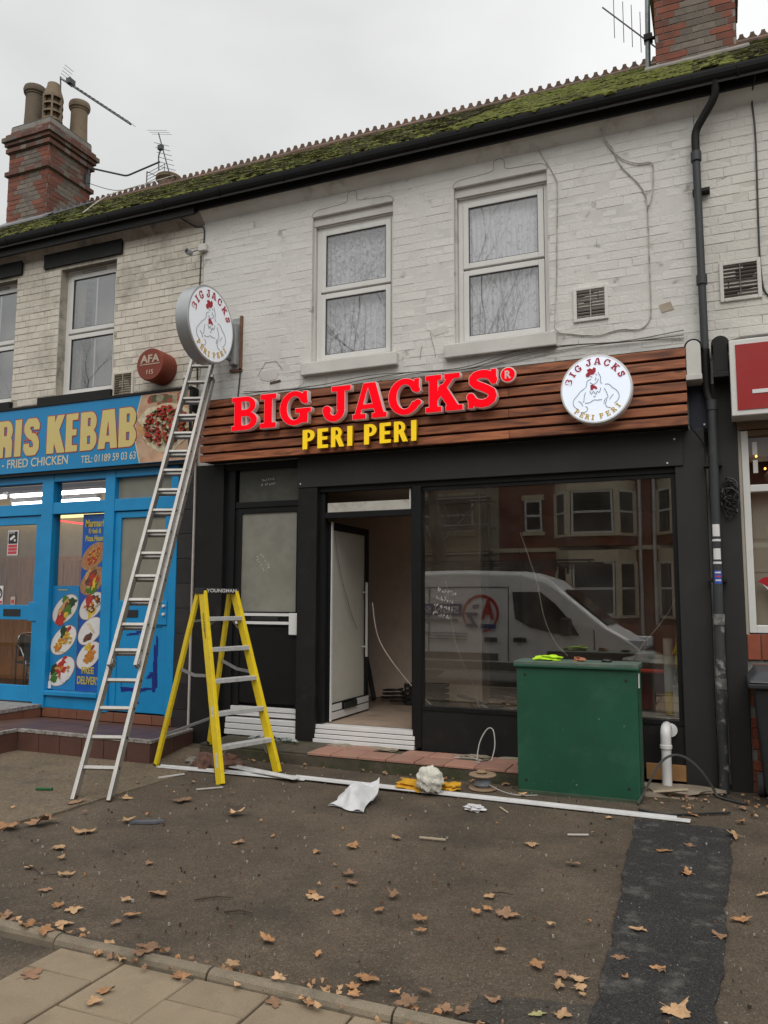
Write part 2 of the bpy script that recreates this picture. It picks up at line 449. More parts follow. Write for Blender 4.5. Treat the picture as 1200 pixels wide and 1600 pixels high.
def put(me, name, parent=None, label=None):
    if parent:
        me.transform(Matrix.Translation(-wloc(parent)))
    o = bpy.data.objects.new(name, me); COL.objects.link(o)
    if parent: o.parent = parent
    if label: o['label'] = label
    return o

# ------------------------------------------------------------------ palette
WHITE = M('painted_brick_white', (.665,.652,.615), .75, .06, 1.3, .55, 34, dirt=((.34,.31,.25),.55,2.2,.57,.80), dirt2=((.44,.42,.38),.45,11,.57,.74), rand=.03)
CREAM = M('painted_brick_cream', (.63,.585,.50), .8, .10, 1.5, .6, 34, dirt=((.24,.205,.16),.75,1.6,.50,.72), dirt2=((.38,.34,.29),.5,12,.55,.78), rand=.06)
CREAMR = M('painted_brick_right', (.63,.61,.56), .78, .08, 1.5, .6, 34, dirt=((.32,.28,.22),.5,1.9,.57,.80), dirt2=((.46,.43,.37),.4,10,.58,.78), rand=.035)
def joint(name, base, lo, hi):
    return M(name, base, .9, .10, 2.0, .3, 120, dirt=((.10,.09,.075),.5,5.0,lo,hi))
JW = joint('painted_joint_white', (.635,.622,.585), .57, .66); JC = joint('painted_joint_cream', (.46,.42,.35), .46, .58); JR = joint('painted_joint_right', (.58,.56,.51), .54, .64)
STUCCO = M('painted_render', (.60,.588,.55), .8, .10, 2.0, .2, 60, dirt=((.25,.22,.18),.7,3.0,.55,.75))
UPVC = M('upvc_white', (.70,.69,.66), .35, .05, 3, dirt=((.45,.42,.36),.45,6,.56,.8))
BLACK = M('black_paint', (.0115,.011,.0105), .6, .25, 2.0, .1, 40, spec=.3, dirt=((.06,.055,.05),.35,5,.55,.8))
BLACKG = M('black_satin_frame', (.010,.010,.0105), .42, .2, 3.0, spec=.3, dirt=((.05,.05,.045),.3,9,.6,.8))
CHAR = M('charcoal_panel', (.027,.0265,.0245), .55, .15, 1.2, spec=.35, dirt=((.06,.06,.055),.3,4,.55,.8))
GUTTER = M('black_plastic_gutter', (.008,.008,.0085), .6, .25, 3, spec=.22, dirt=((.025,.025,.022),.4,8,.58,.8))
PIPEM = M('dark_grey_pipe_paint', (.034,.038,.040), .55, .2, 3, dirt=((.16,.15,.14),.5,6,.6,.75))
BLUE = M('blue_paint', (.007,.255,.55), .42, .10, 3, dirt=((.01,.10,.26),.35,6,.55,.75))
BLUESIGN = M('blue_sign_vinyl', (.004,.225,.49), .35, .05, 2)
NAVY = M('navy_paint_smear', (.004,.018,.19), .5, .2, 8)
WOOD = None
def wood():
    mt = bpy.data.materials.new('stained_cedar'); mt.use_nodes = True
    n = mt.node_tree; L = n.links.new; b = n.nodes['Principled BSDF']; b.inputs['Roughness'].default_value = .55
    geo = n.nodes.new('ShaderNodeNewGeometry'); oi = n.nodes.new('ShaderNodeObjectInfo')
    ad = n.nodes.new('ShaderNodeVectorMath'); ad.operation = 'ADD'
    cm = n.nodes.new('ShaderNodeCombineXYZ'); ml = n.nodes.new('ShaderNodeMath'); ml.operation = 'MULTIPLY'; ml.inputs[1].default_value = 37
    L(oi.outputs['Random'], ml.inputs[0]); L(ml.outputs[0], cm.inputs[0]); L(ml.outputs[0], cm.inputs[2])
    L(geo.outputs['Position'], ad.inputs[0]); L(cm.outputs[0], ad.inputs[1])
    mp = n.nodes.new('ShaderNodeMapping'); mp.inputs['Scale'].default_value = (.7, 6, 6); L(ad.outputs[0], mp.inputs[0])
    n1 = n.nodes.new('ShaderNodeTexNoise'); n1.inputs['Scale'].default_value = 3; n1.inputs['Detail'].default_value = 6; n1.inputs['Distortion'].default_value = 1.2
    L(mp.outputs[0], n1.inputs['Vector'])
    mp2 = n.nodes.new('ShaderNodeMapping'); mp2.inputs['Scale'].default_value = (1.2, 3.0, 3.0); L(ad.outputs[0], mp2.inputs[0])
    vo = n.nodes.new('ShaderNodeTexVoronoi'); vo.inputs['Scale'].default_value = 1.6; L(mp2.outputs[0], vo.inputs['Vector'])
    r1 = n.nodes.new('ShaderNodeValToRGB'); e = r1.color_ramp.elements
    e[0].position = .30; e[0].color = (.10,.034,.017,1); e[1].position = .72; e[1].color = (.46,.165,.068,1)
    k = e.new(.5); k.color = (.29,.094,.038,1)
    L(n1.outputs[0], r1.inputs[0])
    kr = n.nodes.new('ShaderNodeMapRange'); kr.inputs['From Min'].default_value = .04; kr.inputs['From Max'].default_value = .12; kr.inputs['To Min'].default_value = .25; kr.inputs['To Max'].default_value = 1
    L(vo.outputs['Distance'], kr.inputs[0])
    tn = n.nodes.new('ShaderNodeMapRange'); tn.inputs['To Min'].default_value = .75; tn.inputs['To Max'].default_value = 1.2; L(oi.outputs['Random'], tn.inputs[0])
    mm = n.nodes.new('ShaderNodeMath'); mm.operation = 'MULTIPLY'; L(kr.outputs[0], mm.inputs[0]); L(tn.outputs[0], mm.inputs[1])
    sc = n.nodes.new('ShaderNodeVectorMath'); sc.operation = 'SCALE'; L(r1.outputs[0], sc.inputs[0]); L(mm.outputs[0], sc.inputs['Scale'])
    L(sc.outputs[0], b.inputs['Base Color'])
    bp = n.nodes.new('ShaderNodeBump'); bp.inputs['Strength'].default_value = .25; bp.inputs['Distance'].default_value = .004
    L(n1.outputs[0], bp.inputs['Height']); L(bp.outputs[0], b.inputs['Normal']); return mt
WOOD = wood()
GLASS = glass('window_glass', .20)
GLASSD = glass('shop_glass', .19, (.88,.88,.86), film=.03)
GLASSK = glass('takeaway_glass', .07)
FROST = M('frosted_glass', (.23,.225,.19), .22, .16, 1.5, spec=.6, dirt=((.34,.33,.29),.6,2.5,.45,.75))
FROSTL = M('frosted_film_pale', (.62,.60,.52), .30, .10, 1.0, spec=.5, dirt=((.32,.31,.27),.4,2.0,.5,.75))
ALU = M('bare_aluminium', (.40,.385,.36), .45, .12, 8, metal=.55, dirt=((.30,.28,.25),.5,14,.55,.75))
ALUD = M('dull_aluminium', (.36,.35,.34), .45, .15, 8, metal=.6, dirt=((.2,.19,.18),.5,10,.55,.75))
YEL = M('yellow_fibreglass', (.80,.58,.010), .42, .08, 6, dirt=((.42,.32,.05),.65,14,.54,.72))
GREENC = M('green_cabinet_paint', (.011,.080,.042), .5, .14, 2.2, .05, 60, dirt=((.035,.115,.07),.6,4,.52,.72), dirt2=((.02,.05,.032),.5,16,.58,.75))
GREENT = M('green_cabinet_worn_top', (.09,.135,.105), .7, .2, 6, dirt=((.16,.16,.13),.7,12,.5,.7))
REDBRICK = M('red_brick', (.27,.070,.036), .85, .16, 6, .4, 120, dirt=((.14,.07,.05),.5,9,.52,.72), rand=.25)
CHIMRED = M('sooty_quoin_brick', (.205,.066,.040), .88, .18, 5, .5, 100, dirt=((.085,.055,.045),.75,4,.46,.68), rand=.28)
GREYBRICK = M('grey_buff_brick', (.165,.135,.110), .88, .16, 6, .4, 120, dirt=((.09,.08,.07),.6,7,.5,.72), rand=.22)
DARKBRICK = M('sooty_red_brick', (.135,.062,.045), .88, .2, 6, .4, 120, dirt=((.06,.05,.045),.6,7,.5,.72), rand=.25)
MORTAR = M('lime_mortar', (.25,.235,.21), .95, .15, 8, .3, 150, dirt=((.12,.11,.1),.6,5,.5,.7))
LEAD = M('lead_flashing', (.20,.205,.215), .55, .15, 6, dirt=((.12,.12,.12),.5,10,.5,.7))
TERRA = M('terracotta_ridge', (.135,.078,.052), .85, .18, 4, .3, 80, dirt=((.09,.085,.06),.75,6,.48,.68), rand=.2)
POTM = M('buff_chimney_pot', (.225,.165,.105), .8, .15, 5, .2, 60, dirt=((.09,.075,.06),.75,5,.48,.7))
POTD = M('sooty_chimney_pot', (.15,.115,.08), .85, .2, 5, .2, 60, dirt=((.06,.052,.045),.75,5,.46,.68))
TILE = M('mossy_slate_tile', (.105,.092,.068), .88, .25, 5, .4, 90, dirt=((.125,.135,.022),.9,2.2,.42,.60), dirt2=((.030,.030,.018),.85,11,.48,.64))
MOSS = M('moss', (.130,.140,.017), .95, .45, 3, .6, 160, dirt=((.075,.090,.014),.9,4,.42,.62))
TARMAC = M('brown_tarmac', (.100,.074,.049), .92, .18, 1.1, .6, 200, fine=.45, fscale=120, dirt=((.145,.115,.08),.5,1.1,.50,.74), dirt2=((.050,.040,.030),.85,1.4,.47,.68), speck=(80,.22))
PATCH = M('dark_tarmac_patch', (.030,.0285,.027), .9, .2, 2.5, .9, 220, fine=.9, fscale=120, speck=(90,.18), dirt=((.15,.14,.125),.75,5,.54,.68), dirt2=((.10,.085,.065),.5,2.2,.58,.74))
APRON = M('brown_concrete_apron', (.165,.125,.082), .9, .16, 1.6, .6, 160, fine=.4, fscale=120, speck=(45,.2), dirt=((.08,.065,.05),.7,2.4,.5,.72))
SLAB = M('paving_slab', (.275,.215,.145), .9, .08, 2.2, .3, 240, fine=.16, fscale=220, dirt=((.17,.13,.085),.6,3.2,.50,.74), rand=.09)
KERBM = M('kerb_concrete', (.215,.175,.125), .9, .14, 4, .4, 200, fine=.25, dirt=((.11,.1,.075),.7,5,.5,.7), rand=.1)
SAND = M('joint_sand', (.060,.050,.040), .95, .2, 5)
ROADM = M('road_asphalt', (.055,.054,.053), .9, .12, .8, .4, 250, fine=.4)
CONC = M('mossy_concrete', (.085,.070,.050), .92, .25, 3, .8, 50, dirt=((.038,.046,.014),.85,4,.44,.62), dirt2=((.03,.026,.02),.7,7,.52,.7))
CEMENT = M('fresh_cement', (.29,.24,.18), .95, .12, 5, .5, 90, dirt=((.22,.18,.14),.6,7,.5,.7))
QUARRY = M('pink_quarry_tile', (.36,.185,.135), .75, .12, 5, .2, 80, dirt=((.30,.22,.16),.7,6,.48,.7), rand=.12)
STEPT = M('brown_step_tile', (.105,.050,.038), .45, .12, 4, .1, 60, dirt=((.075,.045,.038),.5,5,.5,.7), rand=.14)
STEPR = M('terracotta_riser_tile', (.205,.082,.048), .55, .14, 5, dirt=((.13,.07,.05),.6,5,.5,.7), rand=.12)
NOSE = M('worn_step_nosing', (.34,.31,.28), .7, .25, 16, dirt=((.09,.07,.06),.85,22,.46,.62))
BTILE = M('black_wall_tile', (.030,.028,.028), .28, .2, 4, dirt=((.06,.055,.05),.4,6,.55,.75), rand=.3)
GROUT = M('dark_grout', (.05,.047,.044), .9, .2, 6)
GROUTL = M('pale_grout', (.20,.165,.14), .9, .2, 6)
PALE = M('white_plastic', (.74,.73,.72), .4, .04, 4, dirt=((.5,.48,.44),.4,8,.58,.8))
PLASTER = M('interior_plaster', (.78,.62,.51), .9, .06, 1.2, dirt=((.36,.30,.25),.5,1.6,.5,.75))
DUSTY = M('dusty_floor', (.33,.245,.18), .9, .12, 2, dirt=((.18,.14,.11),.7,3.3,.48,.7))
INDARK = M('interior_grey', (.10,.095,.09), .9, .2, 1.0)
BLKPL = M('black_plastic', (.02,.02,.021), .5, .2, 6)
CABLEM = M('grey_cable', (.16,.15,.135), .6, .2, 8)
CABLEB = M('black_cable', (.02,.02,.02), .5, .2, 8)
PALECAB = M('painted_cable', (.44,.42,.38), .7, .15, 8, dirt=((.12,.11,.1),.8,14,.5,.62))
RUST = M('rusty_bracket', (.16,.085,.05), .8, .3, 20)
BOXGREY = M('weathered_grey_box', (.33,.34,.34), .6, .1, 5, dirt=((.2,.19,.18),.5,8,.5,.7))

# ------------------------------------------------------------------ ground
def sheet(name, x0, y0, x1, y1, z, mt, thick=.2):
    return struct(MB().box(x0, y0, z-thick, x1, y1, z).build(name, mt))
sheet('ground', -150, -200, 150, 150, -.30, ROADM, .3)
def tarmac():
    bm = MB(); nx, ny = 60, 40; x0, x1, y0, y1 = -12, 6, -4.70, .4
    hz = lambda x, y: .006*math.sin(1.7*x+.6)*math.sin(1.3*y)+.004*math.sin(4.1*x+2*y)
    vs = [(x0+(x1-x0)*i/nx, y0+(y1-y0)*j/ny, hz(x0+(x1-x0)*i/nx, y0+(y1-y0)*j/ny)) for j in range(ny+1) for i in range(nx+1)]
    fs = [(j*(nx+1)+i, j*(nx+1)+i+1, (j+1)*(nx+1)+i+1, (j+1)*(nx+1)+i) for j in range(ny) for i in range(nx)]
    bm.add(vs, fs); return struct(bm.build('forecourt', TARMAC, smooth=True))
tarmac()
def ragged(name, edge, z, mt, jit=.012, step=.03, seed=3):
    """thin patch with a slightly uneven outline"""
    rg = random.Random(seed); pts = []
    for (a, b), (c, d) in zip(edge, edge[1:]+edge[:1]):
        n = max(1, int(math.hypot(c-a, d-b)/step))
        for k in range(n):
            u = k/n; L_ = math.hypot(c-a, d-b); q = u*L_; wv_ = jit*(math.sin(5.1*q+seed)+.7*math.sin(11.3*q+2*seed)+.5*math.sin(27*q))*min(1, 6*u, 6*(1-u))+rg.uniform(-jit, jit)*.25
            pts.append((a+(c-a)*u-(d-b)/L_*wv_, b+(d-b)*u+(c-a)/L_*wv_))
    return struct(MB().prism(pts, z-.03, z, 'xy').build(name, mt))
ragged('tarmac_patch', [(-.70,-1.33),(.0,-1.33),(-.04,-2.6),(-.10,-4.69),(-.57,-4.69),(-.575,-4.1),(-.60,-3.4)], .0135, PATCH, .008)
ragged('tarmac_stain', [(-1.06,-4.69),(-1.03,-4.48),(-.85,-4.42),(-.57,-4.36),(-.565,-4.69)], .0115, M('brown_black_tarmac', (.058,.048,.038), .92, .25, 4, .6, 200, fine=.5, fscale=120, speck=(80,.2)), .012, seed=9)
ragged('concrete_apron', [(-11,-4.69),(-5.2,-4.69),(-5.05,-3.45),(-4.92,-3.05),(-4.87,-1.75),(-4.92,-.95),(-4.92,-.3),(-11,-.3)], .0125, APRON, .006, seed=5)
# edging kerb, one stone after another
kroot = thing('kerb', '', '', (0,-4.76,0)); del kroot['label']; del kroot['category']; kroot['kind'] = 'structure'
def kerb_mesh(L):
    prof = [(-.04,-.12),(.04,-.12),(.042,.012),(.034,.030),(.014,.041),(-.012,.041),(-.034,.030),(-.042,.012)]
    b = MB(); b.prism([(p[0], p[1]) for p in prof], .006, L-.006, 'yz'); return b.mesh('kerb_stone', KERBM)
km = kerb_mesh(.9)
for i in range(-10, 5):
    place(km, 'kerb_stone', (-3.1+.9*i, -4.76+rng.uniform(-.006,.006), rng.uniform(-.006,.004)), kroot, (rng.uniform(-.02,.02), rng.uniform(-.004,.004), rng.uniform(-.006,.006)))
# pavement slabs in staggered columns
sheet('road', -60, -14.5, 60, -7.35, -.12, ROADM, .15)
sheet('road_kerb', -60, -7.35, 60, -7.20, -.002, KERBM, .25)
pav = struct(MB().box(-60,-7.2,-.2,60,-4.805,-.016).build('pavement', SAND))
def slab_mesh(sx, sy, seed):
    rg = random.Random(seed); b = MB(); g = .0055; c = .005
    x0, x1, y0, y1 = g, sx-g, g, sy-g
    j = lambda: rg.uniform(-.0015,.0015)
    lo = [(x0,y0,-.03),(x1,y0,-.03),(x1,y1,-.03),(x0,y1,-.03)]
    md = [(x0+j(),y0+j(),-c),(x1+j(),y0+j(),-c),(x1+j(),y1+j(),-c),(x0+j(),y1+j(),-c)]
    tp = [(x0+c,y0+c,0),(x1-c,y0+c,0),(x1-c,y1-c,0),(x0+c,y1-c,0)]
    fs = [(0,1,5,4),(1,2,6,5),(2,3,7,6),(3,0,4,7),(4,5,9,8),(5,6,10,9),(6,7,11,10),(7,4,8,11),(8,9,10,11)]
    b.add(lo+md+tp, fs); return b.mesh('slab', SLAB, fix=False)
sm = [slab_mesh(.395,.45,k) for k in range(4)]; smh = slab_mesh(.395,.205,9)
for c in range(0, 14):
    x = -3.05+.395*c
    for r in range(-1, 5):
        if c % 2 == 0: yb = -5.015-.45*r-.45; 
        else: yb = -5.225-.45*r-.45
        top = yb+.45
        if top > -4.80:
            y1 = -4.808; sy = y1-yb
            if sy < .05: continue
            o = place(sm[0], 'slab', (x, yb, rng.uniform(-.003,.003)), pav, None, (1, sy/.45, 1))
        else:
            if yb < -7.19: continue
            o = place(sm[rng.randrange(4)], 'slab', (x, yb, rng.uniform(-.004,.004)), pav, (rng.uniform(-.006,.006), rng.uniform(-.006,.006), 0))
struct(MB().box(-20,-7.2,-.04,-3.052,-4.81,-.012).build('pavement_strip', TARMAC))
# opposite side of the street
sheet('opposite_pavement', -60, -18, 60, -14.5, 0, KERBM, .2)
sheet('front_gardens', -60, -60, 60, -18, -.01, APRON, .2)

# ------------------------------------------------------------------ bricks
def brick_unit(L, seed, mt, h=.0855, cham=.0035, dep=.03):
    """one brick, front face towards -Y at y=0, centred in x and z"""
    rg = random.Random(seed); a, b = L/2, h/2; j = lambda s=.0012: rg.uniform(-s, s)
    bk = [(-a,dep,-b),(a,dep,-b),(a,dep,b),(-a,dep,b)]
    md = [(-a+j(),cham,-b+j()),(a+j(),cham,-b+j()),(a+j(),cham,b+j()),(-a+j(),cham,b+j())]
    fr = [(-a+cham,j(.001),-b+cham),(a-cham,j(.001),-b+cham),(a-cham,j(.001),b-cham),(-a+cham,j(.001),b-cham)]
    fs = [(0,1,5,4),(1,2,6,5),(2,3,7,6),(3,0,4,7),(4,5,9,8),(5,6,10,9),(6,7,11,10),(7,4,8,11),(8,9,10,11)]
    return MB().add(bk+md+fr, fs)
def brick_layout(u0, u1, z0, z1, holes, pitch=.094, seed=1, brickL=.268, headL=.130, jt=.006, bond='flemish'):
    rg = random.Random(seed); out = []; n = int((z1-z0)/pitch)
    for c in range(n):
        zc = z0+(c+.5)*pitch
        blocks = [(h[0], h[1]) for h in holes if h[2] < zc < h[3]]
        free = [(u0, u1)]
        for a, b in blocks:
            nf = []
            for p, q in free:
                if b <= p or a >= q: nf.append((p, q)); continue
                if a > p: nf.append((p, a))
                if b < q: nf.append((b, q))
            free = nf
        seq = [brickL, headL] if bond == 'flemish' else [brickL]
        x = u0-.3-(c % 2)*(.205 if bond == 'flemish' else .137); k = (c//2) % 2
        while x < u1:
            L = seq[k % len(seq)]; k += 1
            for p, q in free:
                a, b = max(x, p+.004), min(x+L, q-.004)
                if b-a > .04: out.append(((a+b)/2, zc, b-a, c))
            x += L+jt
    return out
def lay_bricks(parent, lay, to_world, mats_of, rotz, near, limit, stuff_name='brickwork', name='brick', seed=1, jitter=.0018, kind_len=((.215,), (.1025,))):
    """nearest `limit` bricks are objects sharing meshes; the others are joined"""
    rg = random.Random(seed)
    lay = sorted(lay, key=lambda b: near(to_world(b[0], b[1])))
    mc = {}
    joined = {}
    for i, (u, z, L, c) in enumerate(lay):
        mt = mats_of(u, z, L, c, rg); p = Vector(to_world(u, z)); n = Vector((math.sin(rotz), -math.cos(rotz), 0))
        base = .268 if L > .2 else .130; var = rg.randrange(4); p = p+n*rg.uniform(-jitter, jitter)
        if i < limit:
            key = (mt.name, base, var)
            if key not in mc: mc[key] = brick_unit(base, hash(base)%50+var, mt).mesh('brick', mt, fix=False)
            place(mc[key], name, p, parent, (rg.uniform(-.030,.012), rg.uniform(-.011,.011), rotz+rg.uniform(-.008,.008)), (L/base, 1, rg.uniform(.95,1.03)))
        else:
            b = brick_unit(L, var, mt); cs, sn = math.cos(rotz), math.sin(rotz)
            tz, ty = rg.uniform(-.011,.011), rg.uniform(-.012,.030)
            joined.setdefault(mt.name, (mt, MB()))[1].add([(p.x+v[0]*cs-(v[1]+ty*v[2])*sn, p.y+v[0]*sn+(v[1]+ty*v[2])*cs, p.z+v[2]+tz*v[0]) for v in b.v], b.f)
    for mt, b in joined.values():
        b.build(stuff_name, mt, parent, kind='stuff', fix=False)
def wall_with_holes(b, x0, x1, z0, z1, y0, y1, holes):
    xs = sorted({x0, x1, *[min(max(h[i], x0), x1) for h in holes for i in (0, 1)]}); zs = sorted({z0, z1, *[min(max(h[i], z0), z1) for h in holes for i in (2, 3)]})
    for i in range(len(xs)-1):
        run = None
        for k in range(len(zs)-1):
            xc, zc = (xs[i]+xs[i+1])/2, (zs[k]+zs[k+1])/2
            solid = not any(h[0] < xc < h[1] and h[2] < zc < h[3] for h in holes)
            if solid: run = (run[0], zs[k+1]) if run else (zs[k], zs[k+1])
            if (not solid or k == len(zs)-2) and run: b.box(xs[i], y0, run[0], xs[i+1], y1, run[1]); run = None
    return b
CAMP = Vector((0,-7.95,1.7))

# ------------------------------------------------------------------ lace curtain material
def lace(name='lace_net', base=.50):
    mt = bpy.data.materials.new(name); mt.use_nodes = True
    n = mt.node_tree; L = n.links.new; b = n.nodes['Principled BSDF']; o = n.nodes['Material Output']
    b.inputs['Roughness'].default_value = .9
    geo = n.nodes.new('ShaderNodeNewGeometry')
    mp = n.nodes.new('ShaderNodeMapping'); mp.inputs['Scale'].default_value = (11, 1, 6.2); L(geo.outputs['Position'], mp.inputs[0])
    vo = n.nodes.new('ShaderNodeTexVoronoi'); vo.inputs['Scale'].default_value = 1; vo.inputs['Randomness'].default_value = .55; L(mp.outputs[0], vo.inputs['Vector'])
    nz = n.nodes.new('ShaderNodeTexNoise'); nz.inputs['Scale'].default_value = 16; nz.inputs['Detail'].default_value = 6; nz.inputs['Roughness'].default_value = .75; L(geo.outputs['Position'], nz.inputs['Vector'])
    # oval motifs: a dark ring round each cell centre
    s1 = n.nodes.new('ShaderNodeMath'); s1.operation = 'SUBTRACT'; s1.inputs[1].default_value = .3; L(vo.outputs['Distance'], s1.inputs[0])
    ab = n.nodes.new('ShaderNodeMath'); ab.operation = 'ABSOLUTE'; L(s1.outputs[0], ab.inputs[0])
    r1 = n.nodes.new('ShaderNodeMapRange'); r1.inputs['From Max'].default_value = .10; r1.inputs['To Min'].default_value = .0; r1.inputs['To Max'].default_value = .35; L(ab.outputs[0], r1.inputs[0])
    r2 = n.nodes.new('ShaderNodeMapRange'); r2.inputs['From Min'].default_value = .4; r2.inputs['From Max'].default_value = .62; r2.inputs['To Min'].default_value = 0; r2.inputs['To Max'].default_value = .5; L(nz.outputs[0], r2.inputs[0])
    ad = n.nodes.new('ShaderNodeMath'); ad.operation = 'ADD'; ad.use_clamp = True; L(r1.outputs[0], ad.inputs[0]); L(r2.outputs[0], ad.inputs[1])
    a2 = n.nodes.new('ShaderNodeMath'); a2.operation = 'ADD'; a2.use_clamp = True; a2.inputs[1].default_value = base; L(ad.outputs[0], a2.inputs[0])
    b.inputs['Base Color'].default_value = (.82,.82,.85,1)
    tr = n.nodes.new('ShaderNodeBsdfTransparent'); mx = n.nodes.new('ShaderNodeMixShader')
    L(a2.outputs[0], mx.inputs[0]); L(tr.outputs[0], mx.inputs[1]); L(b.outputs[0], mx.inputs[2]); L(mx.outputs[0], o.inputs[0]); return mt
LACE = lace(); LACED = lace('sparse_lace_net', .16)
def curtain(parent, x0, x1, z0, z1, y, mt=None, amp=.018, name='net_curtain', waves=11, swag=None):
    b = MB(); nx, nz = 80, 10
    vs = []
    for k in range(nz+1):
        for i in range(nx+1):
            t = i/nx; x = x0+(x1-x0)*t; z = z0+(z1-z0)*k/nz
            if swag and k < nz: z += swag(t)*(1-k/nz)
            vs.append((x, y+amp*math.sin(waves*2*PI*t+1.3*math.sin(3*t))*(1-.4*k/nz)+.01*math.sin(5*t+k*.3), z))
    b.add(vs, [(k*(nx+1)+i, k*(nx+1)+i+1, (k+1)*(nx+1)+i+1, (k+1)*(nx+1)+i) for k in range(nz) for i in range(nx)])
    return b.build(name, mt or LACE, parent, smooth=True, fix=False)

def sash_window(house, x0, x1, z0, z1, zmid, reveal=.10, vent=False, bar=False, curt=True, head=.11):
    """white plastic casement pair in a reveal; frame, two sashes, panes, curtain"""
    fr = MB(); y = reveal
    fr.box(x0,y,z0,x0+.055,y+.07,z1).box(x1-.055,y,z0,x1,y+.07,z1)
    fr.box(x0+.055,y,z1-.055,x1-.055,y+.07,z1).box(x0+.055,y,z0,x1-.055,y+.07,z0+.04)
    if head: fr.box(x0+.01,y-.03,z1-.012,x1-.01,y-.001,z1-.002)
    win = fr.build('window', UPVC, house, bevel=.005)
    sx0, sx1 = x0+.058, x1-.058
    for (a, b) in ((zmid+.012, z1-.058), (z0+.043, zmid-.012)):
        s = MB(); t = .062; ys = y-.012
        s.box(sx0,ys,a,sx0+t,ys+.06,b).box(sx1-t,ys,a,sx1,ys+.06,b).box(sx0+t,ys,b-t,sx1-t,ys+.06,b).box(sx0+t,ys,a,sx1-t,ys+.06,a+t)
        s.build('sash', UPVC, win, bevel=.006)
        g = MB(); gt = .006
        for (c0,c1,c2,c3) in ((sx0+t,a+t,sx0+t+gt,b-t),(sx1-t-gt,a+t,sx1-t,b-t),(sx0+t,b-t-gt,sx1-t,b-t),(sx0+t,a+t,sx1-t,a+t+gt)): g.box(c0,ys+.005,c1,c2,ys+.019,c3)
        g.build('gasket', BLKPL, win)
        MB().box(sx0+t,ys+.02,a+t,sx1-t,ys+.026,b-t).build('pane', GLASS, win)
        if bar: MB().box((sx0+sx1)/2+.02,ys+.030,a+t,(sx0+sx1)/2+.036,ys+.040,b-t).build('glazing_bar', UPVC, win)
    if vent: MB().box((x0+x1)/2-.22,y-.018,z1-.050,(x0+x1)/2+.2,y-.001,z1-.022).build('trickle_vent', M('vent_grey', (.38,.37,.35), .5), win)
    return win
def lintel_outline(x0, x1, z):
    """thin painted moulding line over an opening, with a small key in the middle"""
    xm = (x0+x1)/2; P = [(x0-.01, z+.0)]
    for k in range(7): t = k/6*PI/2; P.append((x0+.10-.11*math.cos(t), z+.075*math.sin(t)))
    P += [(xm-.12, z+.088)]
    for k in range(6): t = k/5*PI/2; P.append((xm-.12+.06*math.sin(t), z+.128-.04*math.cos(t)))
    P.append((xm-.06, z+.17))
    for k in range(9): t = PI-k/8*PI; P.append((xm+.06*math.cos(t), z+.18+.045*math.sin(t)))
    P.append((xm+.06, z+.17))
    for k in range(6): t = PI/2-k/5*PI/2; P.append((xm+.12-.06*math.sin(t), z+.128-.04*math.cos(t)))
    P.append((xm+.12, z+.088))
    for k in range(7): t = PI/2-k/6*PI/2; P.append((x1-.10+.11*math.cos(t), z+.075*math.sin(t)))
    return P

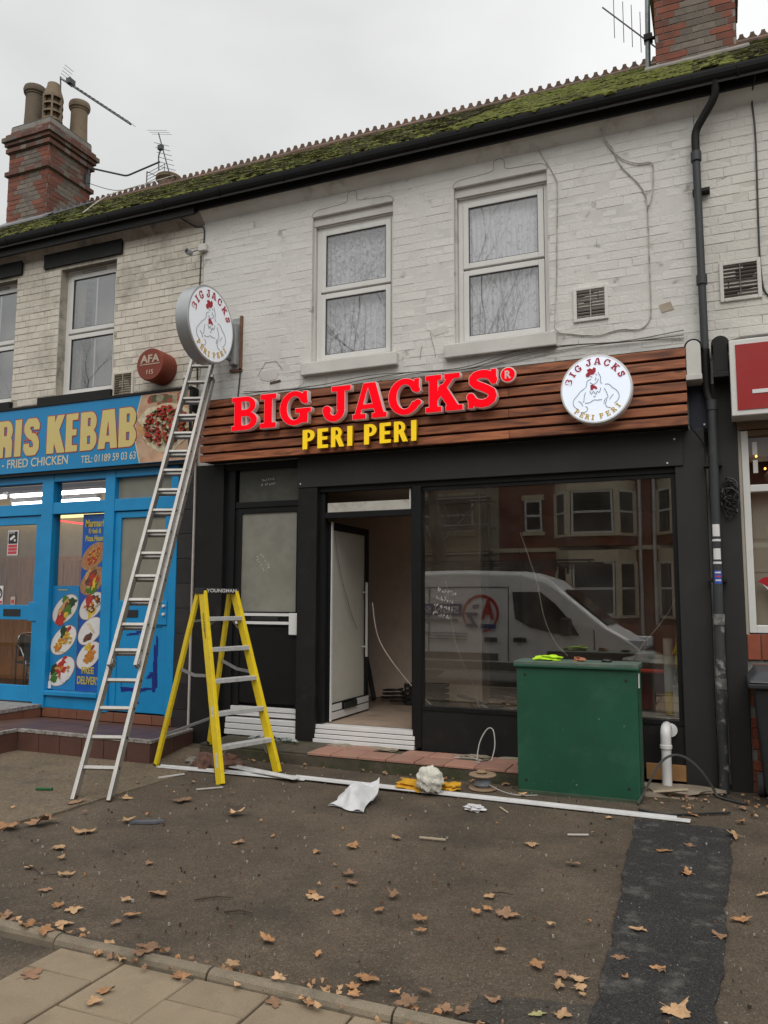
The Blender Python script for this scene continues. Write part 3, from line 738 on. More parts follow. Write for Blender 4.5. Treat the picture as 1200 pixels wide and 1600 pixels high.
# ------------------------------------------------------------------ roofs
EY, EZ, RY, RZ = -.26, 6.70, 3.6, 9.46
def roof_pt(s, lift=0):
    """point at fraction s up the front slope"""
    y, z = EY+(RY-EY)*s, EZ+(RZ-EZ)*s; L = math.hypot(RY-EY, RZ-EZ); return y-lift*(RZ-EZ)/L, z+lift*(RY-EY)/L
def make_roof(house, x0, x1, seed, moss, gap=()):
    rg = random.Random(seed)
    b = MB(); b.prism([(EY,EZ-.05),(RY,RZ-.05),(7.4,EZ-.05),(7.4,EZ-.15),(RY,RZ-.2),(EY,EZ-.14)], x0, x1, 'yz')
    rf = b.build('roof', M('roof_deck', (.03,.028,.025), .9), house)
    rows = 46; t = MB(); pw = .166
    sl = math.hypot(RY-EY, RZ-EZ); dy, dz = (RY-EY)/sl, (RZ-EZ)/sl
    for r in range(rows):
        s0 = r/rows; off = (r % 2)*pw/2
        n = int((x1-x0)/pw)+1
        for k in range(n):
            xa = x0+off+k*pw-.08; xb = xa+pw-.006
            xa, xb = max(xa, x0), min(xb, x1)
            if xb-xa < .03: continue
            lift = .016+rg.uniform(0,.016); tip = rg.uniform(-.006,.006); h2 = .16/sl
            y0, z0 = roof_pt(s0+rg.uniform(-.0015,.0015), lift+.012); y1, z1 = roof_pt(s0+h2, .002); y0b, z0b = roof_pt(s0, lift)
            t.add([(xa,y0b,z0b),(xb,y0b,z0b+tip*.3),(xb,y0,z0+tip*.3),(xa,y0,z0),(xa,y1,z1),(xb,y1,z1)], [(0,1,2,3),(3,2,5,4),(0,3,4),(1,5,2)])
    t.build('roof_tile', TILE, rf, kind='stuff', fix=False)
    ms = MB()
    base = [blob((0,0,0), 1, 40+q, 1, .35) for q in range(5)]
    for _ in range(moss[0]):
        x = rg.uniform(x0+.02, x1-.02); r = rg.randrange(rows); s = (r+rg.uniform(-.1,.5))/rows
        dens = .5+.5*math.sin(1.1*x+seed+1.5*math.sin(s*7))*math.sin(5*s+.7*x) + moss[1](x, s)
        if rg.random() > dens: continue
        rad = rg.uniform(.014,.042)*(1.35 if x > -2.6 and x < .3 else 1); y, z = roof_pt(s, .016); vs, fs = base[rg.randrange(5)]
        a = rg.uniform(0, 6.28); ca, sa = math.cos(a), math.sin(a)
        q = []
        for v in vs:
            lx, ly, lz = v[0]*ca-v[1]*sa, v[0]*sa+v[1]*ca, v[2]*.5
            q.append((x+lx*rad*1.5, y+(ly*dy-lz*dz)*rad, z+(ly*dz+lz*dy)*rad))
        ms.add(q, fs)
    ms.build('moss', MOSS, rf, kind='stuff', fix=False)
    # cogged ridge tiles
    cb = MB(); L = .42
    cb.prism([(-.11,-.075),(0,.012),(.11,-.075),(.11,-.055),(.012,.045),(-.012,.045),(-.11,-.055)], .004, L-.004, 'yz')
    for q in range(3):
        c = .07+.14*q
        cb.prism([(c-.062,.040),(c+.062,.040),(c+.040,.056),(c+.028,.085),(c+.024,.112),(c-.024,.112),(c-.028,.085),(c-.040,.056)], -.022, .022, 'xz')
    cm_ = cb.mesh('ridge_tile', TERRA)
    k = 0; x = x0
    while x < x1-.2:
        if not any(a < x+.21 < b_ for a, b_ in gap):
            place(cm_, 'ridge_tile', (x, RY, RZ+.055+rg.uniform(-.006,.006)-.02*math.sin((x-x0)*.5)), rf, (0, rg.uniform(-.012,.012), rg.uniform(-.01,.01)))
        x += L
    MB().box(x0, RY-.14, RZ-.075, x1, RY+.14, RZ-.035).build('ridge_bedding', TERRA, rf)
    return rf
def eaves(house, x0, x1, deep=False):
    # half-round gutter, fascia board, sloping painted soffit
    pr = []
    for k in range(9): t = PI+PI*k/8; pr.append((-.235+.068*math.cos(t), 6.665+.085*math.sin(t)))
    pr += [(-.167,6.69),(-.173,6.69)]
    for k in range(9): t = 2*PI-PI*k/8; pr.append((-.235+.060*math.cos(t), 6.668+.077*math.sin(t)))
    pr += [(-.297,6.69),(-.303,6.69)]
    g = MB(); g.prism(pr, x0, x1, 'yz')
    gt = g.build('gutter', GUTTER, house, fix=True)
    for x in np.arange(x0+.4, x1, .9):
        q = []
        for k in range(11): t = PI+PI*k/10; q.append((x, -.235+.072*math.cos(t), 6.665+.089*math.sin(t)))
        MB().tube(q, .008, 5).build('gutter_bracket', GUTTER, gt)
    MB().box(x0,-.165,6.52 if not deep else 6.50,x1,-.14,6.70).build('fascia_board', BLACK, house)
    s = MB(); s.prism([(-.14,6.55),(.0,6.425),(.05,6.425),(.05,6.6),(-.14,6.6)], x0, x1, 'yz'); s.build('soffit', STUCCO if not deep else M('dirty_soffit', (.40,.37,.33), .85, .2, 3, dirt=((.08,.07,.06),.8,3,.45,.65)), house)

# ------------------------------------------------------------------ the three houses
H_MID = thing('terraced_house', 'white painted brick terraced house with two lace-curtained windows above the black shopfront', 'house', (-2.9,0,3.3))
H_LEFT = thing('terraced_house', 'cream painted brick terraced house with black lintels above the blue takeaway', 'house', (-8.5,0,3.3))
H_RIGHT = thing('terraced_house', 'white painted brick house at the right edge, right of the drainpipe, above the red sign', 'house', (1.5,0,3.3))
XL0, XL1, XM1, XR1 = -13.0, -5.87, -.085, 4.0
W1 = (-4.315,-3.285,4.42,6.20); W2 = (-2.56,-1.535,4.42,6.20); K1 = (-8.24,-7.27,4.41,6.20); K0 = (-10.05,-9.06,4.41,6.20)
K2 = (-12.0,-11.0,4.41,6.20)
ZB = 3.30
for (h, x0, x1, holes, mt, jm) in ((H_LEFT,XL0,XL1,[K0,K1,K2],CREAM,JC),(H_MID,XL1+.004,XM1,[W1,W2],WHITE,JW),(H_RIGHT,XM1+.004,XR1,[(1.2,2.2,4.42,6.2)],CREAMR,JR)):
    b = MB(); wall_with_holes(b, x0, x1, ZB, 6.56, (.0010 if h is H_MID else .0032 if h is H_LEFT else .0020), .24, holes)
    b.box(x0, 7.0, 0, x1, 7.2, 6.6)                       # back wall
    b.box(x0, .24, 3.78, x1, 7.0, 3.92)                   # floor over the shop
    b.box(x0, .24, 6.45, x1, 7.0, 6.58)
    b.box(x0, .24, 0, x0+.10, 7.0, 6.45); b.box(x1-.10, .24, 0, x1, 7.0, 6.45)
    b.build('wall', jm, h)
    hb = [(q[0]-.002, q[1]+.002, q[2], q[3]) for q in holes]
    for q in holes:     # bricks stop at lintel and sill
        hb.append((q[0]-.12, q[1]+.12, q[2]-.21, q[2])); 
        hb.append((q[0]-.02, q[1]+.02, q[3], q[3]+.10) if h is not H_LEFT else (q[0]-.3, q[1]+.12, q[3], 6.5))
    lay = brick_layout(x0, x1, ZB, 6.43, hb, seed=int(x0*10))
    lay_bricks(h, lay, lambda u, z: (u, 0, z), lambda u, z, L, c, rg, mt=mt: mt, 0, lambda p: (Vector(p)-CAMP).length if (-9.7 < p[0] < .75 and p[2] > 4.0) else 99, 300, seed=int(x0*7))
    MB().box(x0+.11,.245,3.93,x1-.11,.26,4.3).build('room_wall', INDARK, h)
make_roof(H_LEFT, XL0, XL1, 3, (15000, lambda x, s: .62-.5*abs(s-.45)), gap=[(-12.42,-11.28)])
make_roof(H_MID, XL1, XM1, 8, (16000, lambda x, s: (.25 if x < -4.6 else -.05 if x < -2.6 else .62)), gap=[])
make_roof(H_RIGHT, XM1, XR1, 13, (5000, lambda x, s: .15 if x < .3 else -.3))
eaves(H_LEFT, XL0, XL1, True); eaves(H_MID, XL1+.002, XM1); eaves(H_RIGHT, XM1+.002, XR1)
MB().box(XL0,-.20,6.47,XL1-.02,-.166,6.60).build('gutter_board', BLACK, H_LEFT)
# windows
for q, h, sw in ((W1,H_MID,1),(W2,H_MID,0)):
    x0, x1, z0, z1 = q
    wn = sash_window(h, x0+.022, x1, z0, z1-.10, 5.275, .09)
    MB().box(x0,.04,z1-.10,x1,.20,z1+.001).box(x0,.05,z0,x0+.020,.2,z1-.10).build('window_lining', STUCCO, wn)
    P = lintel_outline(x0, x1, z1+.004)
    MB().prism(P, -.0025, .05, 'xz').build('lintel', STUCCO, wn)
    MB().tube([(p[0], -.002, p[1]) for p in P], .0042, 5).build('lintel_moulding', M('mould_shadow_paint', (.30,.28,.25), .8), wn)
    MB().box(x0-.10,-.075,z0-.155,x1+.075,.10,z0-.004).build('window_sill', STUCCO, wn, bevel=.012)
    if sw:
        curtain(wn, x0+.06, x1-.10, z0+.1, z1-.2, .185, LACED, amp=.02, waves=13, swag=lambda t: .0)
        curtain(wn, x0+.36, x1-.10, z0+.1, 5.15, .21, M('pale_curtain', (.74,.74,.78), .9, .12, 9, .5, 60), .02, 'curtain', 7)
        MB().box(x0+.1,.26,z0-.05,x1,.27,z1).build('room_backing', M('dim_room', (.03,.03,.028), .9), wn)  # dark sheet behind the net; the room's dimness is put into its colour
    else:
        curtain(wn, x0+.12, x1-.10, z0+.1, z1-.16, .175, amp=.02, waves=14)
        curtain(wn, x0+.10, x1-.08, z0+.1, z1-.16, .235, M('white_backing', (.80,.80,.85), .9, .05, 5), .012, 'curtain', 9)  # second layer is a pale sheet added behind the net to brighten the pane
for q in (K0, K1, K2):
    x0, x1, z0, z1 = q
    wn = sash_window(H_LEFT, x0, x1, z0, z1, 5.30, .13, vent=True, bar=True)
    MB().box(x0-.30,-.03,z1+.05,x1+.10,.1,z1+.325).build('lintel', BLACK, wn)
    MB().box(x0,.02,z1-.001,x1,.2,z1+.059).build('window_head', M('bare_head', (.22,.20,.17), .85, .2, 5), wn)
    MB().box(x0-.27,-.06,z0-.15,x1+.04,.08,z0-.003).build('window_sill', BLACK, wn, bevel=.01)
    curtain(wn, x0+.07, x0+.22, z0+.05, z1-.05, .24, M('beige_curtain', (.20,.18,.14), .9, .1, 5), .015, 'curtain', 3)
    MB().box(x0+.1,.50,z0-.1,x1+.3,.52,z1).build('room_backing', M('pale_backing', (.42,.42,.40), .9), wn)  # pale sheet added close behind the glass to brighten the panes

wn = sash_window(H_RIGHT, 1.222, 2.2, 4.42, 6.10, 5.275, .09); curtain(wn, 1.3, 2.1, 4.52, 6.0, .18)
MB().box(1.2,.04,6.10,2.2,.20,6.201).build('window_lining', STUCCO, wn); MB().box(1.10,-.075,4.265,2.275,.10,4.416).build('window_sill', STUCCO, wn, bevel=.012); MB().box(1.2,.26,4.3,2.25,.27,6.2).build('room_backing', INDARK, wn)
# chimneys: brick skin over a core, quoins red, middle grey
def chimney(house, x0, x1, y0, y1, zb, zt, bands, seed, pots, limit=300):
    zr = lambda y: EZ+(RZ-EZ)*(y-EY)/(RY-EY)
    ch = MB().box(x0+.007,y0+.007,zb,x1-.007,y1-.007,zt).build('chimney', MORTAR, house)
    rg = random.Random(seed)
    def mats(u0, u1):
        def f(u, z, L, c, rg_):
            e = min(u-L/2-u0, u1-u-L/2)
            if any(a < z < b for a, b, *_ in bands): return DARKBRICK
            if e < .07 or (e < .17 and c % 2 == 0) : return CHIMRED
            return GREYBRICK if rg_.random() < .93 else DARKBRICK
        return f
    lay = brick_layout(x0, x1, zb, zt, [], seed=seed); lim = limit//2
    lay_bricks(ch, [b for b in lay if b[1] > zr(y0)-.1], lambda u, z: (u, y0, z), mats(x0, x1), 0, lambda p: p[2], lim, seed=seed)
    lay = brick_layout(y0+.012, y1, zb, zt, [], seed=seed+1)
    lay_bricks(ch, [b for b in lay if b[1] > zr(b[0])-.1], lambda u, z: (x1, u, z), mats(y0, y1), PI/2, lambda p: p[2], lim, seed=seed+1)
    lay_bricks(ch, [b for b in lay if b[1] > zr(b[0])-.1], lambda u, z: (x0, y0+y1-u, z), mats(y0, y1), -PI/2, lambda p: p[2], 0, seed=seed+1)
    for (a, b, out) in bands:
        n = max(1, round((b-a)/.09)); hh = (b-a)/n
        for c in range(n):
            zc = a+(c+.5)*hh; o = out if not isinstance(out, (list, tuple)) else out[min(c, len(out)-1)]
            cb = MB(); cb.box(x0-o+.004,y0-o+.004,zc-hh/2,x1+o-.004,y1+o-.004,zc+hh/2)
            cb.build('corbel_core', MORTAR, ch)
            for rot, u0, u1, tw in ((0,x0-o,x1+o,lambda u, z, o=o: (u,y0-o,z)),(PI/2,y0-o+.01,y1+o,lambda u, z, o=o: (x1+o,u,z))):
                l2 = brick_layout(u0, u1, zc-.0468, zc+.0474, [], seed=seed+c*3)
                lay_bricks(ch, l2, tw, lambda u, z, L, c_, rg_: DARKBRICK if rg_.random() < .7 else GREYBRICK, rot, lambda p: 0, 40, seed=seed+c)
    return ch
chL = chimney(H_LEFT, -12.30, -11.29, 2.50, 3.58, 8.45, 10.70, [(9.70,9.78,.05),(10.17,10.25,.05),(10.30,10.45,(.07,.11)),(10.45,10.53,.06)], 21, 3)
MB().box(-12.29,2.51,10.70,-11.30,3.57,10.73).build('flaunching', M('sooty_mortar', (.10,.09,.075), .95, .25, 6), chL, bevel=.02)
def pot(x, y, z, h, r, kind, mt):
    if kind == 'plain':
        pr = [(r*1.05,0),(r,.06),(r*.93,h*.5),(r*.92,h-.17),(r*1.0,h-.165),(r*1.0,h-.14),(r*1.14,h-.12),(r*1.2,h-.06),(r*1.12,h),(r*.9,h),(r*.85,h-.3)]
        return MB().lathe(pr, (x,y,z), 'z', 20).build('chimney_pot', mt, chL, smooth=True)
    b = MB()      # louvred pot: stacked rings on four ribs, cone top
    b.lathe([(r*1.08,0),(r*1.08,.12),(r*.98,.15),(r*.98,.16),(r*.7,.16),(r*.7,h*.75)], (x,y,z), 'z', 20)
    for k in range(4):
        zz = .15+k*.155
        b.lathe([(r*.72,zz+.03),(r*1.14,zz-.02),(r*1.14,zz+.015),(r*.8,zz+.055)], (x,y,z), 'z', 20)
    for k in range(6):
        a = 2*PI*k/6+.2; b.bar((x+r*1.0*math.cos(a), y+r*1.0*math.sin(a), z+.12), (x+r*1.0*math.cos(a), y+r*1.0*math.sin(a), z+.66), .035, .05, (math.cos(a), math.sin(a), 0))
    b.lathe([(r*1.1,.62),(r*1.1,.66),(r*.72,.86),(r*.68,.92),(r*.5,.92)], (x,y,z), 'z', 20)
    return b.build('chimney_pot', mt, chL, smooth=True)
pot(-12.10, 2.85, 10.72, .96, .185, 'plain', POTD); pot(-11.62, 2.85, 10.72, .9, .17, 'louvre', POTM); pot(-11.49, 3.40, 10.72, .82, .175, 'plain', POTM)
fl = MB()
for k in range(7):     # stepped lead flashing up the side
    y = 2.46+k*.165; z = EZ+(RZ-EZ)*(y-EY)/(RY-EY)
    fl.add([(-11.283,y,z+.01),(-11.283,y+.18,z+.13),(-11.283,y+.18,z+.16),(-11.283,y+.04,z+.17),(-11.275,y,z+.01),(-11.275,y+.18,z+.13),(-11.275,y+.18,z+.16),(-11.275,y+.04,z+.17)],[(0,1,2,3),(7,6,5,4),(0,4,5,1),(1,5,6,2),(2,6,7,3),(3,7,4,0)])
fl.prism([(2.40,8.66),(3.6,9.52),(3.6,9.545),(2.40,8.685)], -11.285, -11.12, 'yz'); fl.prism([(2.28,8.57),(2.52,8.74),(2.52,8.80),(2.28,8.60)], -12.36, -11.12, 'yz')
fl.build('flashing', LEAD, chL)
chR = chimney(H_RIGHT, -.53, .43, 2.20, 3.2, 8.2, 9.90, [(9.50,9.66,(.03,.06))], 33, 0, 280)
MB().prism([(2.02,8.37),(2.22,8.51),(2.22,8.56),(2.02,8.40)], -.66, .56, 'yz').build('flashing', MORTAR, chR)
pr = MB(); pr.box(-9.86,5.2,9.2,-9.5,5.5,9.75); pr.build('rear_stack', DARKBRICK, H_LEFT)
MB().lathe([(.2,0),(.19,.3),(.21,.32),(.25,.36),(.25,.42),(.19,.46),(.15,.46)], (-9.66,3.95,9.45), 'z', 20).build('rear_chimney_pot', POTM, H_LEFT, smooth=True)

# ------------------------------------------------------------------ wall fittings
def vent(house, x0, x1, z0, z1, mt, slat, label=None):
    b = MB(); t = .035
    b.box(x0,-.022,z0,x0+t,.01,z1).box(x1-t,-.022,z0,x1,.01,z1).box(x0+t,-.022,z1-t,x1-t,.01,z1).box(x0+t,-.022,z0,x1-t,.01,z0+t)
    v = b.build('air_vent', mt, house, bevel=.006)
    MB().box(x0+t,.0,z0+t,x1-t,.004,z1-t).build('vent_back', BLKPL, v)
    n = 9; hh = (z1-z0-2*t)/n
    for k in range(n):
        z = z0+t+hh*(k+.5)
        MB().bar((x0+t,-.010,z), (x1-t,-.010,z), .016, .006, (0,.75,.65)).build('louvre', slat, v)
    MB().box((x0+x1)/2-.005,-.020,z0+t,(x0+x1)/2+.005,-.004,z1-t).build('vent_bar', slat, v)
vent(H_MID, -1.29, -.945, 4.49, 4.85, WHITE, M('vent_slat', (.33,.30,.27), .7))
vent(H_RIGHT, .085, .445, 4.50, 4.89, CREAMR, M('vent_slat_brown', (.16,.13,.11), .7))
vent(H_LEFT, -7.25, -6.90, 4.28, 4.63, CREAM, M('vent_slat_cream', (.34,.29,.22), .7))

dp = thing('drainpipe', 'dark grey drainpipe running down the wall join with stickers on it', 'drainpipe', (-.03,-.09,0))
def bend(pts, n=4):
    out = []
    for i in range(len(pts)):
        if i in (0, len(pts)-1): out.append(Vector(pts[i])); continue
        a, p, b = Vector(pts[i-1]), Vector(pts[i]), Vector(pts[i+1]); r = .07
        p0 = p+(a-p).normalized()*min(r, (a-p).length*.45); p1 = p+(b-p).normalized()*min(r, (b-p).length*.45)
        for k in range(n+1): t = k/n; out.append(p0*(1-t)**2+p*2*t*(1-t)+p1*t*t)
    return out
MB().tube(bend([(.12,-.235,6.60),(.12,-.20,6.47),(-.075,-.085,6.22),(-.075,-.085,5.9)]), .038, 14).build('swan_neck', BLACK, dp, smooth=True)
MB().tube([(-.075,-.085,5.98),(-.068,-.085,4.02)], .036, 16).build('upper_pipe', PIPEM, dp, smooth=True)
MB().tube(bend([(-.068,-.085,4.04),(-.068,-.085,3.62),(-.03,-.12,3.50),(-.03,-.12,3.40)]), .040, 14).build('offset_bend', BLACK, dp, smooth=True)
MB().tube([(-.03,-.12,3.46),(-.045,-.12,1.5)], .041, 16).build('lower_pipe', PIPEM, dp, smooth=True)
MB().tube([(-.045,-.12,1.52),(-.06,-.12,.0)], .044, 16).build('cast_iron_pipe', M('flaking_pipe', (.040,.042,.043), .55, .2, 5, dirt=((.28,.27,.25),.85,9,.54,.62)), dp, smooth=True)
for z, x, y in ((5.96,-.075,-.085),(4.72,-.07,-.085),(3.49,-.03,-.12),(1.52,-.045,-.12),(.95,-.052,-.12)):
    MB().lathe([(.038,-.05),(.049,-.045),(.049,.045),(.038,.05)], (x,y,z), 'z', 16).build('pipe_collar', PIPEM if z > 2 else M('flaking_collar', (.12,.12,.115), .6, .3, 9, dirt=((.35,.34,.32),.8,14,.5,.6)), dp, smooth=True)
for z, y in ((5.6,-.085),(2.92,-.12),(1.86,-.12)): MB().box(-.12,y-.012,z,.035,0,z+.03).build('pipe_bracket', BLACK, dp)
for z0, z1, mt in ((2.27,2.38,PALE),(2.06,2.16,PALE),(1.84,1.96,M('blue_sticker',(.03,.09,.42),.4))):
    MB().lathe([(.0422,z0),(.0422,z1)], (-.04,-.12,0), 'z', 10, 0, -2.3, -.7).build('sticker', mt, dp)
for k, z in enumerate((1.935,1.90,1.865)): MB().lathe([(.0426,z),(.0426,z+.014)], (-.04,-.12,0), 'z', 8, 0, -2.1, -.9).build('sticker_print', [PALE, M('red_print',(.5,.05,.05),.5), PALE][k], dp)
MB().lathe([(.0424,2.225),(.0424,2.245)], (-.04,-.12,0), 'z', 10, 0, -2.5, -.5).build('white_band', PALE, dp)
MB().lathe([(.0424,2.02),(.0424,2.04)], (-.04,-.12,0), 'z', 10, 0, -2.5, -.5).build('white_band', PALE, dp)

def wire(name, pts, r, mt, label, cat='cable', group=None, jit=.0, seed=1, parent=None):
    rg = random.Random(seed); q = [Vector(p) for p in pts]; out = []
    for i in range(len(q)-1):
        p0, p1, p2, p3 = q[max(i-1,0)], q[i], q[i+1], q[min(i+2,len(q)-1)]
        for k in range(6):
            t = k/6; out.append(.5*((2*p1)+(p2-p0)*t+(2*p0-5*p1+4*p2-p3)*t*t+(3*p1-p0-3*p2+p3)*t**3)+Vector((rg.uniform(-jit,jit), 0, rg.uniform(-jit,jit))))
    out.append(q[-1])
    o = MB().tube(out, r, 6).build(name, mt, parent, smooth=True)
    if not parent: tag(o, label, cat, group)
    return o
wire('cable', [(-1.03,-.27,6.68),(-.99,-.1,6.56),(-.92,-.012,6.36),(-.86,-.012,6.27),(-.78,-.012,6.06),(-.62,-.012,5.84),(-.55,-.012,5.67),(-.54,-.012,5.4),(-.54,-.012,5.0),(-.54,-.012,4.55),(-.56,-.012,4.42),(-.65,-.012,4.34),(-.85,-.012,4.36),(-1.08,-.012,4.33),(-1.46,-.012,4.41)], .006, PALECAB, 'painted cable looping from the gutter down the white wall past the square vent')
wire('cable', [(-.93,-.016,6.36),(-.86,-.016,6.24),(-.75,-.016,6.12),(-.62,-.016,6.05),(-.49,-.016,6.03),(-.475,-.016,5.9),(-.49,-.016,5.7),(-.53,-.016,5.58)], .006, PALECAB, 'short upper cable loop joining the painted cable under the gutter')
wire('cable', [(-1.66,-.1,6.56),(-1.60,-.012,6.40),(-1.45,-.012,6.10),(-1.425,-.012,5.95),(-1.44,-.012,5.4),(-1.455,-.012,4.9),(-1.47,-.07,4.5),(-1.46,-.09,4.42),(-1.38,-.01,4.36)], .005, PALECAB, 'thin cable beside the right edge of the right lace-curtained window')
wire('cable', [(.52,-.28,6.78),(.46,-.18,6.55),(.44,-.02,6.46),(.455,-.012,6.1),(.445,-.012,5.4),(.44,-.012,4.9),(.455,-.012,4.6),(.50,-.012,4.5)], .008, CABLEB, 'black cable running down the wall at the right edge beside the vent')
wire('cable', [(-6.16,-.16,6.50),(-6.0,-.012,6.40),(-5.87,-.012,6.36),(-5.865,-.012,6.14)], .009, CABLEB, 'black cable from the eaves down to the small security camera')
wire('cable', [(-5.90,-.012,6.0),(-5.91,-.012,5.5),(-5.92,-.012,4.9),(-5.9,-.012,4.3)], .008, CABLEB, 'black cable hanging down the wall behind the round hanging sign')
for k in range(3):
    pts = [(-5.2+.55*i, -.02-.01*k, 4.10+.025*math.sin(1.9*i+k)+.02*k+(.06 if i > 5 else 0)+.02*i/3) for i in range(10)]
    wire('cable', pts, .005, CABLEM if k else PALECAB, ['upper','lowest','middle'][k]+' of the slack cables lying along the top of the timber fascia', 'cable', 'cables along the fascia top', seed=k)
wire('cable', [(.12,-.03,4.1),(.3,-.03,4.13),(.7,-.03,4.12),(1.0,-.03,4.15)], .012, CABLEM, 'grey cable lying on top of the red sign')

cc = thing('security_camera', 'small white security camera on a bracket high on the wall above the round hanging sign', 'security camera', (-5.84,0,6.05))
MB().box(-5.92,-.06,6.04,-5.80,-.003,6.13).build('junction_box', STUCCO, cc, bevel=.01)
MB().tube([(-5.90,-.08,6.05),(-5.97,-.13,6.01)], .013, 10).build('arm', BOXGREY, cc, smooth=True)
MB().lathe([(.0,.0),(.036,.0),(.040,.015),(.036,.085),(.02,.10),(0,.10)], (-5.98,-.20,6.0), 'y', 16).build('camera_body', BOXGREY, cc, smooth=True)
MB().lathe([(0,-.004),(.026,-.004),(.026,.004)], (-5.98,-.20,6.0), 'y', 16).build('lens', BLKPL, cc)

ab = thing('alarm_box', 'round faded red alarm bell box on the cream wall beside the small vent', 'alarm box', (-6.5,0,4.58))
ALR = M('faded_red_plastic', (.20,.036,.016), .55, .12, 6, dirt=((.12,.04,.025),.5,9,.52,.72))
MB().lathe([(.205,0),(.205,-.19),(.20,-.20),(.20,-.205),(.206,-.21),(.206,-.26),(.195,-.275),(0,-.277)], (-6.43,-.0,4.58), 'y', 40).build('bell_cover', ALR, ab, smooth=True)
AW = M('faded_print', (.50,.40,.30), .6, .1, 9)
put(fit(text_mesh('maker_lettering', 'AFA', AW, 1, .002, .03), -6.57, 4.60, -6.28, 4.70, -.279), 'maker_lettering', ab)
MB().box(-6.58,-.2795,4.575,-6.27,-.2775,4.586).build('underline', AW, ab)
put(fit(text_mesh('number_print', '115', AW, 1, .002, .02), -6.47, 4.45, -6.37, 4.51, -.279), 'number_print', ab)

# television aerials
AER = M('aerial_metal', (.09,.09,.095), .5, .2, 10, metal=.5)
a1 = thing('aerial', 'long comb-like television aerial pointing right from the left chimney pots', 'aerial', (-11.4,3.2,10.7))
MB().tube([(-11.60,3.06,10.75),(-11.575,2.96,11.86)], .014, 6).build('mast', AER, a1)
A, B = Vector((-11.57,2.95,11.83)), Vector((-9.85,3.05,10.50))
MB().tube([A, B], .014, 6).build('boom', AER, a1)
dA = (B-A).normalized()
for k in range(15):
    p = A+(B-A)*(.2+.8*k/14); MB().tube([p+Vector((.0,-.12,.03)), p+Vector((.0,.12,.03))], .005, 4).build('element', AER, a1)
rf_ = MB()
for k in range(5): z = -.10+.05*k; rf_.tube([A+Vector((.1+.03*k,-.11,z+.05)), A+Vector((.1+.03*k,.11,z+.05))], .005, 4)
rf_.build('reflector', AER, a1); MB().box(A.x+.2,2.9,A.z-.18,A.x+.30,3.05,A.z-.08).build('dipole_box', AER, a1)
a2 = thing('aerial', 'near-vertical short aerial on a bent pole above the small chimney pot behind the ridge', 'aerial', (-9.65,3.6,9.6))
MB().tube(bend([(-11.28,3.45,9.85),(-11.24,3.48,10.18),(-10.4,3.6,9.89),(-9.62,3.62,10.02)], 3), .018, 8).build('pole', AER, a2, smooth=True)
MB().tube(bend([(-9.64,3.62,9.86),(-9.66,3.62,10.16),(-9.58,3.6,10.27)], 3), .013, 6).build('hook', AER, a2)
A, B = Vector((-9.66,3.6,10.60)), Vector((-9.37,3.6,9.72)); MB().tube([A, B], .012, 6).build('boom', AER, a2)
for k in range(7): p = A+(B-A)*(.28+.72*k/6); MB().tube([p+Vector((-.13,-.06,.035)), p+Vector((.13,.06,-.035))], .006, 4).build('element', AER, a2)
for k in range(3): MB().tube([A+Vector((-.19,-.1+.07*k,.05)), A+Vector((.28,-.1+.07*k,-.07))], .004, 4).build('element', AER, a2)
MB().box(-11.31,3.4,9.75,-11.24,3.52,10.02).build('wall_bracket', AER, a2); MB().box(-9.65,3.57,10.25,-9.55,3.64,10.34).build('dipole_box', AER, a2)
a4 = thing('aerial', 'small grid aerial on a thin mast behind the ridge tiles', 'aerial', (-10.1,4.1,9.4))
MB().tube([(-10.42,4.2,9.5),(-10.42,4.2,10.3)], .012, 6).build('mast', AER, a4)
for k in range(4): MB().tube([(-10.42,4.2,10.05+.07*k),(-9.98,4.2,10.15+.07*k)], .006, 4).build('element', AER, a4)
MB().tube([(-9.98,4.2,10.1),(-9.98,4.2,10.38)], .008, 4).build('upright', AER, a4); MB().tube([(-10.42,4.2,10.3),(-9.85,4.2,9.95)], .008, 4).build('boom', AER, a4)
a3 = thing('aerial', 'tall mast with a four-rod aerial left of the right chimney', 'aerial', (-.65,2.6,8.7))
MB().tube([(-.65,2.6,8.75),(-.61,2.6,10.6)], .034, 12).build('mast', M('galvanised_mast', (.22,.25,.25), .45, .2, 8, metal=.5), a3, smooth=True)
MB().tube([(-1.22,2.6,9.86),(-.5,2.6,9.02)], .010, 6).build('boom', AER, a3)
for x, z0, z1 in ((-1.07,9.36,9.98),(-.95,9.26,9.86),(-.84,9.16,9.78),(-.73,9.05,9.64)): MB().tube([(x,2.6,z0),(x,2.6,z1)], .0055, 5).build('element', AER, a3)
MB().box(-.69,2.54,9.18,-.58,2.66,9.26).build('clamp', BLACK, a3); MB().box(-.62,2.58,9.2,-.50,2.62,9.23).build('arm', BLACK, a3)
wire('aerial_wire', [(-11.24,3.45,9.85),(-10.7,3.6,9.66),(-10.1,3.6,9.60),(-9.7,3.6,9.62)], .006, CABLEB, 'thin black wire sagging from the left chimney to the ridge', 'wire')
wire('aerial_wire', [(-9.23,3.55,9.62),(-8.9,2.6,8.95),(-8.55,1.2,7.95),(-8.0,.1,7.03)], .008, PALECAB, 'pale wire lying down the mossy roof left of centre', 'wire')

